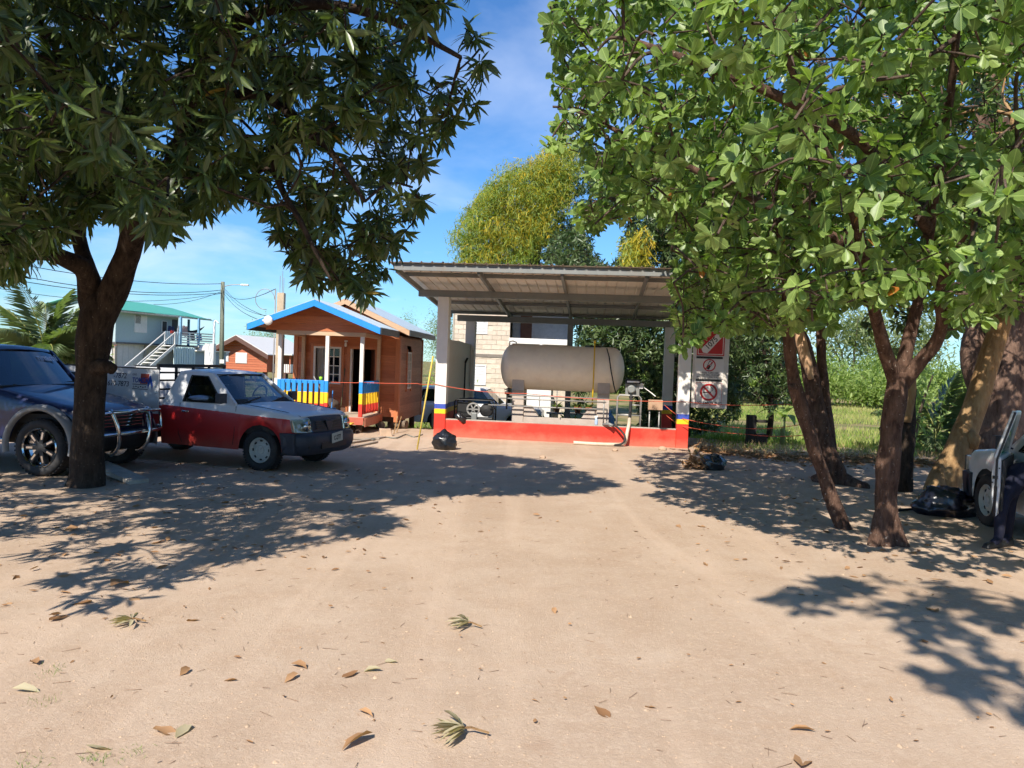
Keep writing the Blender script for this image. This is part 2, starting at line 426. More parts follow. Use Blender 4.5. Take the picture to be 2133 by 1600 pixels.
# ------------------------------------------------------------------ the ground
def ground_material():
    m = bpy.data.materials.new('sandy_soil'); m.use_nodes = True
    t = m.node_tree; N = t.nodes; L = t.links; b = N['Principled BSDF']
    b.inputs['Roughness'].default_value = 0.95; b.inputs['Specular IOR Level'].default_value = 0.15
    tc = N.new('ShaderNodeTexCoord'); O = tc.outputs['Object']
    def noise(sc, det, ro=0.6, dist=0.0):
        n = N.new('ShaderNodeTexNoise'); n.inputs['Scale'].default_value = sc; n.inputs['Detail'].default_value = det; n.inputs['Roughness'].default_value = ro; n.inputs['Distortion'].default_value = dist
        L.new(O, n.inputs['Vector']); return n.outputs['Fac']
    def rng_(s, a, bb, c=0.0, d=1.0):
        n = N.new('ShaderNodeMapRange'); n.inputs[1].default_value = a; n.inputs[2].default_value = bb; n.inputs[3].default_value = c; n.inputs[4].default_value = d
        L.new(s, n.inputs[0]); return n.outputs[0]
    def mix(f, c1, c2, mode='MIX'):
        n = N.new('ShaderNodeMixRGB'); n.blend_type = mode
        if isinstance(f, float): n.inputs['Fac'].default_value = f
        else: L.new(f, n.inputs['Fac'])
        for key, c in (('Color1', c1), ('Color2', c2)):
            if isinstance(c, tuple): n.inputs[key].default_value = (*c, 1)
            else: L.new(c, n.inputs[key])
        return n.outputs[0]
    c = mix(rng_(noise(0.55, 6, 0.6, 0.6), 0.35, 0.68), (0.402, 0.292, 0.205), (0.486, 0.372, 0.275))
    c = mix(rng_(noise(2.6, 8, 0.7), 0.42, 0.72, 0.0, 0.65), c, (0.375, 0.255, 0.168))
    c = mix(rng_(noise(26, 6, 0.75), 0.5, 0.75, 0.0, 0.55), c, (0.61, 0.48, 0.355))
    c = mix(rng_(noise(95, 4, 0.8), 0.55, 0.78, 0.0, 0.7), c, (0.27, 0.185, 0.125))
    c = mix(rng_(noise(240, 2, 0.8), 0.6, 0.74, 0.0, 0.6), c, (0.67, 0.55, 0.42))
    mpn = N.new('ShaderNodeMapping'); mpn.inputs['Rotation'].default_value = (0, 0, R(14)); mpn.inputs['Scale'].default_value = (1.5, .12, 1); L.new(O, mpn.inputs[0])
    nn = N.new('ShaderNodeTexNoise'); nn.inputs['Scale'].default_value = 1.0; nn.inputs['Detail'].default_value = 5; nn.inputs['Distortion'].default_value = 1.2; L.new(mpn.outputs[0], nn.inputs['Vector'])
    c = mix(rng_(nn.outputs['Fac'], .48, .66, 0.0, .5), c, (0.545, 0.41, 0.30))
    c = mix(rng_(noise(1.1, 5, .7, 1.5), .60, .74, 0.0, .5), c, (0.35, 0.225, 0.145))
    # trampled, humus-stained soil under the trees and grass soil on the low land
    sp = N.new('ShaderNodeSeparateXYZ'); L.new(O, sp.inputs[0])
    far = rng_(sp.outputs['Z'], -0.09, -0.32)
    grassy = mix(rng_(noise(0.35, 6, 0.65), 0.4, 0.62), (0.10, 0.125, 0.03), (0.30, 0.225, 0.115))
    c = mix(far, c, grassy)
    L.new(c, b.inputs['Base Color'])
    bp = N.new('ShaderNodeBump'); bp.inputs['Strength'].default_value = 0.55; bp.inputs['Distance'].default_value = 0.012
    L.new(noise(70, 6, 0.7), bp.inputs['Height'])
    bp2 = N.new('ShaderNodeBump'); bp2.inputs['Strength'].default_value = 0.22; bp2.inputs['Distance'].default_value = 0.05
    L.new(noise(3.2, 7, 0.72), bp2.inputs['Height']); L.new(bp.outputs[0], bp2.inputs['Normal'])
    L.new(bp2.outputs[0], b.inputs['Normal'])
    MATS['ground'] = m
    return m
def build_ground():
    xs = [-1500, -700, -350, -180, -100, -70, -50, -40, -32, -26, -22, -19] + list(np.arange(-17, 21.01, 0.3)) + [23, 26, 30, 36, 44, 56, 75, 110, 180, 350, 700, 1500]
    ys = [-400, -150, -60, -30, -15, -8, -4, -2, -0.5] + list(np.arange(0, 30.01, 0.3)) + [32, 35, 39, 44, 50, 58, 70, 90, 130, 200, 350, 700, 1600]
    v = []; f = []
    for y in ys:
        for x in xs:
            v.append((float(x), float(y), ground_z(float(x), float(y))))
    n = len(xs)
    for j in range(len(ys) - 1):
        for i in range(n - 1):
            f.append((j * n + i, j * n + i + 1, (j + 1) * n + i + 1, (j + 1) * n + i))
    me = bpy.data.meshes.new('ground'); me.from_pydata(v, [], f); me.materials.append(ground_material())
    me.polygons.foreach_set('use_smooth', [True] * len(f))
    o = bpy.data.objects.new('ground', me); COL.objects.link(o)
    tag(o, 'pale sandy yard of trampled soil running into rough grass', None, None, 'structure')
build_ground()

# ------------------------------------------------------------------ foliage machinery
class LT:   # leaf template: points (along, across, lift) and faces
    def __init__(s, pts, faces):
        s.p = np.array(pts, float); s.f = faces
T_LANCE = LT([(0, 0, 0), (.3, -.42, -.01), (.3, 0, -.045), (.3, .42, -.01), (.68, -.40, -.07), (.68, 0, -.10), (.68, .40, -.07), (1, 0, -.2)],
             [(0, 2, 1), (0, 3, 2), (1, 2, 5, 4), (2, 3, 6, 5), (4, 5, 7), (5, 6, 7)])
T_LANCE2 = LT([(0, 0, 0), (.35, -.46, .02), (.35, 0, -.05), (.35, .46, .02), (.72, -.34, .0), (.72, 0, -.06), (.72, .34, .0), (1, 0, -.06)],
              [(0, 2, 1), (0, 3, 2), (1, 2, 5, 4), (2, 3, 6, 5), (4, 5, 7), (5, 6, 7)])
T_OVATE = LT([(0, 0, 0), (.22, -.22, .02), (.22, 0, -.02), (.22, .22, .02), (.52, -.47, .03), (.52, 0, -.05), (.52, .47, .03), (.80, -.44, -.02), (.80, 0, -.09), (.80, .44, -.02), (.95, -.2, -.09), (.95, .2, -.09), (1, 0, -.13)],
             [(0, 2, 1), (0, 3, 2), (1, 2, 5, 4), (2, 3, 6, 5), (4, 5, 8, 7), (5, 6, 9, 8), (7, 8, 12, 10), (8, 9, 11, 12)])
T_DIAM = LT([(0, 0, 0), (.45, -.5, .02), (.5, 0, -.06), (.45, .5, .02), (1, 0, -.12)], [(0, 2, 1), (0, 3, 2), (1, 2, 4), (2, 3, 4)])
T_FLAT = LT([(0, 0, 0), (.45, -.5, 0), (1, 0, -.08), (.45, .5, 0)], [(0, 1, 2, 3)])
def nrm(a):
    return a / np.maximum(np.linalg.norm(a, axis=1, keepdims=True), 1e-9)
def build_leaves(name, P, D, N, Ln, W, tint, T, m, parent=None, curl=None, blade=False):
    n = len(P); k = len(T.p)
    D = nrm(D); S = nrm(np.cross(D, N)); U = np.cross(S, D)
    u = T.p[:, 0][None, :, None]; v = T.p[:, 1][None, :, None]; h = T.p[:, 2][None, :, None]
    if curl is None: curl = np.ones(n)
    V = P[:, None, :] + D[:, None, :] * (u * Ln[:, None, None]) + S[:, None, :] * (v * W[:, None, None]) + U[:, None, :] * (h * (Ln * curl)[:, None, None])
    V = V.reshape(-1, 3)
    sizes = np.array([len(f) for f in T.f]); loops = np.concatenate([np.array(f) for f in T.f])
    LV = (loops[None, :] + (np.arange(n) * k)[:, None]).reshape(-1)
    tot = np.tile(sizes, n); st = np.concatenate([[0], np.cumsum(tot)[:-1]])
    me = bpy.data.meshes.new(name)
    me.vertices.add(len(V)); me.vertices.foreach_set('co', V.astype(np.float32).reshape(-1))
    me.loops.add(len(LV)); me.loops.foreach_set('vertex_index', LV.astype(np.int32))
    me.polygons.add(len(tot)); me.polygons.foreach_set('loop_start', st.astype(np.int32)); me.polygons.foreach_set('loop_total', tot.astype(np.int32))
    me.polygons.foreach_set('use_smooth', np.ones(len(tot), bool))
    me.update(calc_edges=True)
    a = me.attributes.new('tint', 'FLOAT', 'POINT'); a.data.foreach_set('value', np.repeat(tint, k).astype(np.float32))
    if blade:
        bl = me.attributes.new('blade', 'FLOAT_VECTOR', 'POINT'); bl.data.foreach_set('vector', np.tile(T.p, (n, 1)).astype(np.float32).reshape(-1))
    me.materials.append(m)
    o = bpy.data.objects.new(name, me); COL.objects.link(o)
    if parent is not None: o.parent = parent
    return o
_leaf_cache = {}
def single_leaf_mesh(T, tint, m, key):
    kk = (key, round(tint * 6))
    if kk not in _leaf_cache:
        me = bpy.data.meshes.new('leaf'); me.from_pydata([tuple(p) for p in T.p], [], [tuple(f) for f in T.f])
        me.polygons.foreach_set('use_smooth', [True] * len(me.polygons))
        a = me.attributes.new('tint', 'FLOAT', 'POINT'); a.data.foreach_set('value', [round(tint * 6) / 6.0] * len(T.p))
        bl = me.attributes.new('blade', 'FLOAT_VECTOR', 'POINT'); bl.data.foreach_set('vector', T.p.astype(np.float32).reshape(-1))
        me.materials.append(m); _leaf_cache[kk] = me
    return _leaf_cache[kk]
def leaf_objects(idx, P, D, N, Ln, W, tint, T, m, parent, key):
    Dn = nrm(D); S = nrm(np.cross(Dn, N)); U = np.cross(S, Dn)
    for i in idx:
        o = bpy.data.objects.new('leaf', single_leaf_mesh(T, float(tint[i]), m, key)); COL.objects.link(o); o.parent = parent
        M = Matrix(((Dn[i, 0] * Ln[i], S[i, 0] * W[i], U[i, 0] * Ln[i], P[i, 0]), (Dn[i, 1] * Ln[i], S[i, 1] * W[i], U[i, 1] * Ln[i], P[i, 1]),
                    (Dn[i, 2] * Ln[i], S[i, 2] * W[i], U[i, 2] * Ln[i], P[i, 2]), (0, 0, 0, 1)))
        o.matrix_basis = M
def pick_largest(P, Ln, W, count):
    """leaves that show largest from the viewpoint: nearest few of each small patch of the view"""
    u, v, f = proj_np(P)
    ok = (f > 1.0) & (u > 5) & (u < 2128) & (v > 5) & (v < 1595)
    ids = np.nonzero(ok)[0]
    order = ids[np.argsort(f[ids])]
    cell = {}; keep = []
    for i in order:
        c = (int(u[i] // 26), int(v[i] // 26))
        if cell.get(c, 0) >= 1: continue
        cell[c] = 1; keep.append(i)
    keep = np.array(keep); size = (Ln * W)[keep] / f[keep] ** 2
    return keep[np.argsort(-size)][:count]
def sun_hit(P):
    k = P[:, 2] / TO_SUN.z
    return P[:, 0] - TO_SUN.x * k, P[:, 1] - TO_SUN.y * k
def px_poly(pts):
    return [tuple(onz(u, v)[:2]) for u, v in pts]
def whorls(C, A, n, ln, wd, droop, spread=(55, 100), jit=0.05):
    """n leaves round each twig end; C twig ends, A twig directions"""
    m = len(C); A = nrm(A)
    ref = np.where(np.abs(A[:, 2:3]) > 0.9, np.array([[1.0, 0, 0]]), np.array([[0, 0, 1.0]]))
    S = nrm(np.cross(A, ref)); U = np.cross(A, S)
    phi = (np.arange(n)[None, :] * 2.4 + rng.uniform(0, 6.28, (m, 1)) + rng.normal(0, .3, (m, n)))
    th = np.radians(rng.uniform(spread[0], spread[1], (m, n)))
    D = A[:, None, :] * np.cos(th)[..., None] + (S[:, None, :] * np.cos(phi)[..., None] + U[:, None, :] * np.sin(phi)[..., None]) * np.sin(th)[..., None]
    D[..., 2] -= rng.uniform(droop[0], droop[1], (m, n))
    P = C[:, None, :] - A[:, None, :] * rng.uniform(0, jit * 2, (m, n))[..., None]
    Nn = A[:, None, :] + np.array([0, 0, 0.6]) + rng.normal(0, .22, (m, n, 3))
    Ln = rng.uniform(ln[0], ln[1], (m, n)); W = Ln * rng.uniform(wd[0], wd[1], (m, n))
    D = nrm(D.reshape(-1, 3)); Nn = Nn.reshape(-1, 3)
    bad = np.linalg.norm(np.cross(D, Nn), axis=1) < 0.15
    Nn[bad] += np.array([0.5, 0.3, 0.1])
    return P.reshape(-1, 3), D, Nn, Ln.reshape(-1), W.reshape(-1)
def thin(P, dmin):
    """keep points at least dmin apart"""
    keep = []; cells = {}
    for i, p in enumerate(P):
        c = tuple((p // dmin).astype(int)); ok = True
        for dx in (-1, 0, 1):
            for dy in (-1, 0, 1):
                for dz in (-1, 0, 1):
                    for j in cells.get((c[0] + dx, c[1] + dy, c[2] + dz), ()):
                        if ((P[j] - p) ** 2).sum() < dmin * dmin: ok = False; break
                    if not ok: break
                if not ok: break
            if not ok: break
        if ok: cells.setdefault(c, []).append(i); keep.append(i)
    return P[keep]
def limb(mb, pts, rad, n=10, sub=6, rough=0.05, seed=0):
    P, Q = catmull(pts, rad, sub)
    a = len(mb.v); mb.tube(P, Q, n)
    if rough:
        for i in range(a, len(mb.v)):
            v = Vector(mb.v[i]); r_ = max(rad)
            d = mnoise.noise(v * (1.3 / max(r_, .04)) * .22 + Vector((seed, 0, 0))) + 0.5 * mnoise.noise(v * (1.3 / max(r_, .04)) * .6)
            j = min((i - a) // n, len(P) - 1)
            c = P[j]; w = v - c
            mb.v[i] = tuple(c + w * (1 + rough * 3 * d))
    return P, Q
def grow_branches(mb, nodes, radii, targets, r_tip=0.012, power=0.5, sag=0.0):
    """joins every clump of foliage to the nearest piece of wood grown so far"""
    nodes = [Vector(p) for p in nodes]; rad = list(radii)
    NA = np.array([tuple(p) for p in nodes])
    T = [np.array(t) for t in targets]
    base = NA.mean(axis=0)
    d0 = [np.min(np.linalg.norm(NA - t, axis=1)) for t in T]
    for k in np.argsort(d0):
        t = T[k]; dist = np.linalg.norm(NA - t, axis=1)
        cost = dist + 0.25 * np.maximum(0, NA[:, 2] - t[2])
        j = int(np.argmin(cost)); a = Vector(NA[j]); b = Vector(t)
        L_ = (b - a).length
        if L_ < 0.05: continue
        mid = (a + b) / 2 + Vector(rng.normal(0, 0.09 * L_, 3)) + Vector((0, 0, 0.10 * L_ - sag * L_))
        r0 = min(rad[j] * 0.72, 0.012 + 0.022 * L_); r1 = max(r_tip, r0 * 0.5)
        P, Q = catmull([a, mid, b], [r0, (r0 + r1) / 2, r1], 3)
        mb.tube(P, Q, 5, caps=False)
        new = np.array([tuple(p) for p in P[2:]]); NA = np.vstack([NA, new]); rad += Q[2:]
def twigs(mb_v, mb_f, A, B, r=0.006):
    """thin straight twigs from A to B (arrays)"""
    n = len(A); D = nrm(B - A); S = nrm(np.cross(D, np.array([[0.3, 0.2, 1.0]]))); U = np.cross(D, S)
    base = sum(len(x) for x in mb_v)
    ring = []
    for k in range(3):
        a = 2.094 * k; ring.append(S * math.cos(a) + U * math.sin(a))
    V = np.stack([A + ring[0] * r * 1.6, A + ring[1] * r * 1.6, A + ring[2] * r * 1.6, B + ring[0] * r, B + ring[1] * r, B + ring[2] * r], axis=1).reshape(-1, 3)
    F = np.concatenate([np.arange(n)[:, None] * 6 + np.array(q)[None, :] for q in ((0, 1, 4, 3), (1, 2, 5, 4), (2, 0, 3, 5))]) + base
    mb_v.append(V); mb_f.append(F)
def quads_object(name, vlist, flist, m, parent):
    V = np.concatenate(vlist); F = np.concatenate(flist)
    me = bpy.data.meshes.new(name); me.vertices.add(len(V)); me.vertices.foreach_set('co', V.astype(np.float32).reshape(-1))
    me.loops.add(F.size); me.loops.foreach_set('vertex_index', F.astype(np.int32).reshape(-1))
    me.polygons.add(len(F)); me.polygons.foreach_set('loop_start', (np.arange(len(F)) * 4).astype(np.int32)); me.polygons.foreach_set('loop_total', np.full(len(F), 4, np.int32))
    me.update(calc_edges=True); me.materials.append(m)
    o = bpy.data.objects.new(name, me); COL.objects.link(o); o.parent = parent
    return o

def bark(name, c1, c2, scale=9.0, lichen=None):
    m = bpy.data.materials.new(name); m.use_nodes = True
    t = m.node_tree; N = t.nodes; L = t.links; b = N['Principled BSDF']
    b.inputs['Roughness'].default_value = 0.92; b.inputs['Specular IOR Level'].default_value = 0.2
    tc = N.new('ShaderNodeTexCoord'); mp = N.new('ShaderNodeMapping'); mp.inputs['Scale'].default_value = (1, 1, 0.33); L.new(tc.outputs['Object'], mp.inputs[0])
    n1 = N.new('ShaderNodeTexNoise'); n1.inputs['Scale'].default_value = scale; n1.inputs['Detail'].default_value = 10; n1.inputs['Roughness'].default_value = 0.72; L.new(mp.outputs[0], n1.inputs['Vector'])
    rp = N.new('ShaderNodeValToRGB'); e = rp.color_ramp.elements; e[0].position = .36; e[0].color = (*c1, 1); e[1].position = .66; e[1].color = (*c2, 1)
    L.new(n1.outputs['Fac'], rp.inputs[0]); c = rp.outputs[0]
    if lichen:
        n2 = N.new('ShaderNodeTexNoise'); n2.inputs['Scale'].default_value = 34; n2.inputs['Detail'].default_value = 4; L.new(tc.outputs['Object'], n2.inputs['Vector'])
        r2 = N.new('ShaderNodeMapRange'); r2.inputs[1].default_value = .66; r2.inputs[2].default_value = .72; r2.inputs[4].default_value = 0.8; L.new(n2.outputs['Fac'], r2.inputs[0])
        mx = N.new('ShaderNodeMixRGB'); mx.inputs['Color2'].default_value = (*lichen, 1); L.new(r2.outputs[0], mx.inputs['Fac']); L.new(c, mx.inputs['Color1']); c = mx.outputs[0]
    L.new(c, b.inputs['Base Color'])
    bp = N.new('ShaderNodeBump'); bp.inputs['Strength'].default_value = 1.0; bp.inputs['Distance'].default_value = 0.055; L.new(n1.outputs['Fac'], bp.inputs['Height']); L.new(bp.outputs[0], b.inputs['Normal'])
    return m
BARK_DARK = bark('mango_bark', (0.017, 0.012, 0.009), (0.080, 0.056, 0.040), 11, (0.17, 0.15, 0.12))
BARK_RED = bark('reddish_bark', (0.050, 0.027, 0.019), (0.190, 0.112, 0.078), 14, (0.42, 0.37, 0.31))
BARK_BRANCH = bark('branch_bark', (0.055, 0.038, 0.028), (0.17, 0.12, 0.09), 12)
BARK_TAN = bark('tan_bark', (0.24, 0.13, 0.055), (0.46, 0.30, 0.15), 7)
BARK_GREY = bark('grey_bark', (0.10, 0.075, 0.055), (0.30, 0.24, 0.18), 9)
BARK_ROUGH = bark('flaky_bark', (0.045, 0.026, 0.019), (0.26, 0.165, 0.12), 5)
LEAF_MANGO = leaf_mat('mango_leaf', (0.034, 0.060, 0.016), (0.108, 0.148, 0.038), (0.34, 0.22, 0.04), rough=0.36, trans=0.30, spec=0.55, veins=True)
LEAF_BROAD = leaf_mat('broad_leaf', (0.068, 0.135, 0.026), (0.275, 0.370, 0.105), (0.40, 0.14, 0.03), rough=0.42, trans=0.36, spec=0.45, veins=True)
LEAF_BACK = leaf_mat('orchard_leaf', (0.035, 0.070, 0.020), (0.150, 0.205, 0.075), rough=0.36, trans=0.25, spec=0.55)
LEAF_LIGHT = leaf_mat('scrub_leaf', (0.13, 0.21, 0.045), (0.31, 0.39, 0.12), rough=0.55, trans=0.4, spec=0.3)
VINE_MAT = leaf_mat('vine_strand', (0.24, 0.31, 0.05), (0.62, 0.40, 0.03), rough=0.5, trans=0.35, spec=0.3)

def crown(name_leaves, parent, clumps, clump_r, per_clump, keep_fn, leaf_n, ln, wd, droop, T, m, bark_m, key, skeleton, skel_r, n_objects=300, twig_r=0.006, axis_up=0.25, spread=(55, 100), tint_shift=0.0, part_parent=None, jit=.05):
    """foliage of one tree: clumps of twig ends, each with a whorl of leaves; branches join the clumps to the limbs"""
    nb = MB(); grow_branches(nb, skeleton, skel_r, clumps)
    C = []; A = []; K = []
    for k, c in enumerate(clumps):
        n = max(3, int(rng.normal(per_clump, per_clump * .25))); r_ = clump_r * rng.uniform(.75, 1.25)
        d = nrm(rng.normal(0, 1, (n, 3))); d[:, 2] *= .75
        rr = r_ * rng.uniform(.25, 1, (n, 1)) ** .6
        C.append(c[None, :] + d * rr); A.append(nrm(d + np.array([0, 0, axis_up]) + rng.normal(0, .25, (n, 3)))); K.append(np.repeat(c[None, :], n, 0))
    C = np.concatenate(C); A = np.concatenate(A); K = np.concatenate(K)
    ok = keep_fn(C); C, A, K = C[ok], A[ok], K[ok]
    tv, tf = [], []; twigs(tv, tf, K * .55 + C * .45 - A * .0, C, twig_r)
    bo = nb.build('branches', bark_m, parent, smooth=True, recalc=False); bo['kind'] = 'stuff'
    two = quads_object('twigs', tv, tf, bark_m, parent); two['kind'] = 'stuff'
    P, D, N, Ln, W = whorls(C, A, leaf_n, ln, wd, droop, spread, jit)
    tint = np.clip(np.repeat(rng.uniform(0, .65, len(C)), leaf_n) + rng.uniform(-.1, .25, len(P)) + tint_shift, 0, .93)
    rare = rng.uniform(0, 1, len(P)) < 0.004; tint[rare] = 1.0
    sel = pick_largest(P, Ln, W, n_objects) if n_objects else np.array([], int)
    if len(sel): leaf_objects(sel, P, D, N, Ln, W, tint, T, m, parent, key)
    msk = np.ones(len(P), bool); msk[sel] = False
    fo = build_leaves(name_leaves, P[msk], D[msk], N[msk], Ln[msk], W[msk], tint[msk], T, m, parent, curl=rng.uniform(.2, 2.0, msk.sum()), blade=(T is T_OVATE or key == 'mango'))
    fo['kind'] = 'stuff'
    return len(P)

# ------------------------------------------------------------------ the mango tree over the parked cars (left)
def mango_tree():
    t = thing('mango_tree', 'dark leafy mango tree whose trunk stands in front of the dark blue off-roader', 'tree', (0, 0, 0))
    mb = MB()
    d = 10.55
    tr = [Vector((-5.68, 10.53, -0.08)), at(181, 985, d), at(184, 900, d), at(189, 800, d), at(193, 720, d), at(203, 655, d)]
    limb(mb, tr + [at(214, 610, d)], [.275, .22, .20, .198, .215, .20, .10], 20, 8, .09)
    limb(mb, [at(200, 690, d), at(232, 620, d), at(262, 540, 10.4), at(292, 450, 10.1), at(335, 385, 9.8), at(378, 300, 9.3), at(400, 200, 8.8), at(440, 80, 8.4), at(500, -120, 8.0)], [.18, .18, .165, .145, .12, .105, .09, .07, .04], 14, 6, .07, 2)
    sk1, sr1 = catmull([at(292, 450, 10.1), at(335, 385, 9.8), at(378, 300, 9.3), at(400, 200, 8.8), at(440, 80, 8.4), at(500, -120, 8.0)], [.165, .135, .12, .105, .085, .05], 4)
    limb(mb, [at(195, 660, d), at(188, 610, d), at(172, 560, 10.3), at(118, 533, 10.0), at(55, 505, 9.6), at(-20, 470, 9.2), at(-160, 400, 8.8)], [.16, .155, .13, .11, .10, .085, .045], 13, 6, .07, 5)
    sk2, sr2 = catmull([at(118, 533, 10.0), at(55, 505, 9.6), at(-20, 470, 9.2), at(-160, 400, 8.8)], [.125, .115, .10, .05], 4)
    limb(mb, [at(205, 640, d), at(186, 570, 10.7), at(165, 500, 10.8), at(150, 440, 10.8), at(148, 340, 10.5), at(120, 200, 10.0), at(60, -50, 9.2)], [.15, .11, .092, .082, .074, .06, .035], 12, 6, .06, 8)
    sk3, sr3 = catmull([at(150, 440, 10.8), at(148, 340, 10.5), at(120, 200, 10.0), at(60, -50, 9.2)], [.095, .085, .07, .04], 4)
    arm = [at(345, 370, 9.7), at(400, 290, 9.2), at(460, 218, 8.8), at(530, 194, 8.5), at(590, 225, 8.2), at(640, 270, 8.0), at(700, 330, 7.9), at(760, 420, 7.8)]
    limb(mb, arm, [.11, .085, .065, .058, .052, .045, .035, .02], 10, 5, .05, 11)
    sk4, sr4 = catmull(arm, [.11, .085, .065, .058, .052, .045, .035, .02], 3)
    arm2 = [at(560, 300, 8.2), at(585, 390, 8.0), at(625, 460, 7.9), at(655, 520, 7.9), at(690, 585, 7.9)]
    limb(mb, arm2, [.04, .034, .028, .022, .012], 8, 4, .04, 13)
    arm3 = [at(440, 80, 8.4), at(560, 20, 8.0), at(680, 10, 7.7), at(780, 30, 7.5), at(850, 60, 7.4), at(960, 120, 7.3)]
    limb(mb, arm3, [.08, .06, .05, .042, .035, .02], 9, 4, .05, 17)
    sk5, sr5 = catmull(arm3, [.08, .06, .05, .042, .035, .02], 3)
    # stub of a sawn limb and knots on the trunk
    limb(mb, [at(195, 770, d), at(216, 762, 10.35), at(236, 770, 10.3)], [.14, .085, .07], 10, 4, .1, 21)
    mb.build('trunk', BARK_DARK, t, smooth=True, recalc=False)
    hull = [(-900, -1500), (1062, -1500), (1052, 20), (1068, 140), (1000, 235), (930, 270), (895, 330), (880, 430), (865, 495), (815, 530), (800, 590), (760, 615), (690, 610), (610, 590), (585, 520), (575, 455), (520, 405), (470, 425), (395, 470), (372, 500), (320, 500), (300, 440), (262, 440), (240, 470), (215, 420), (130, 500), (80, 560), (10, 565), (-900, 600)]
    gap = [(470, 235), (545, 240), (560, 275), (480, 275)]
    shade = px_poly([(-60, 1400), (0, 1345), (150, 1285), (320, 1235), (470, 1185), (650, 1140), (850, 1095), (800, 1062), (930, 1030), (1180, 1030), (1290, 1010), (1160, 962), (1050, 950), (950, 940), (820, 938)]) + [(-3.0, 16.6), (-7, 16.6), (-12, 19), (-20, 19), (-20, 5), (-6, 3.6)]
    def keep(C):
        u, v, f = proj_np(C); hx, hy = sun_hit(C)
        ok = in_poly(hx, hy, shade)
        front = f > 0.4
        ok &= (~front) | (in_poly(u, v, hull) & ~in_poly(u, v, gap))
        ok &= ~((f < 3.9) & (v > -150) & (u > -250))
        return ok
    Q = np.stack([rng.uniform(-12.5, 1.0, 90000), rng.uniform(0.5, 11.5, 90000), rng.uniform(2.2, 7.0, 90000)], 1)
    # rounded top of the crown
    Q = Q[(((Q[:, 0] + 5.2) / 7.6) ** 2 + ((Q[:, 1] - 6.3) / 6.2) ** 2 + (np.maximum(Q[:, 2] - 3.4, 0) / 3.9) ** 2) < 1]
    Q = Q[keep(Q)]
    clumps = thin(Q[:16000], 0.60)
    skel = [p for s in (sk1, sk2, sk3, sk4, sk5) for p in s] + arm2
    sr = sr1 + sr2 + sr3 + sr4 + sr5 + [.04, .034, .028, .022, .012]
    n = crown('foliage', t, clumps, 0.44, 11.5, keep, 11, (.15, .26), (.19, .27), (.25, .85), T_LANCE, LEAF_MANGO, BARK_DARK, 'mango', skel, sr, 300)
    print('mango clumps', len(clumps), 'leaves', n)
mango_tree()

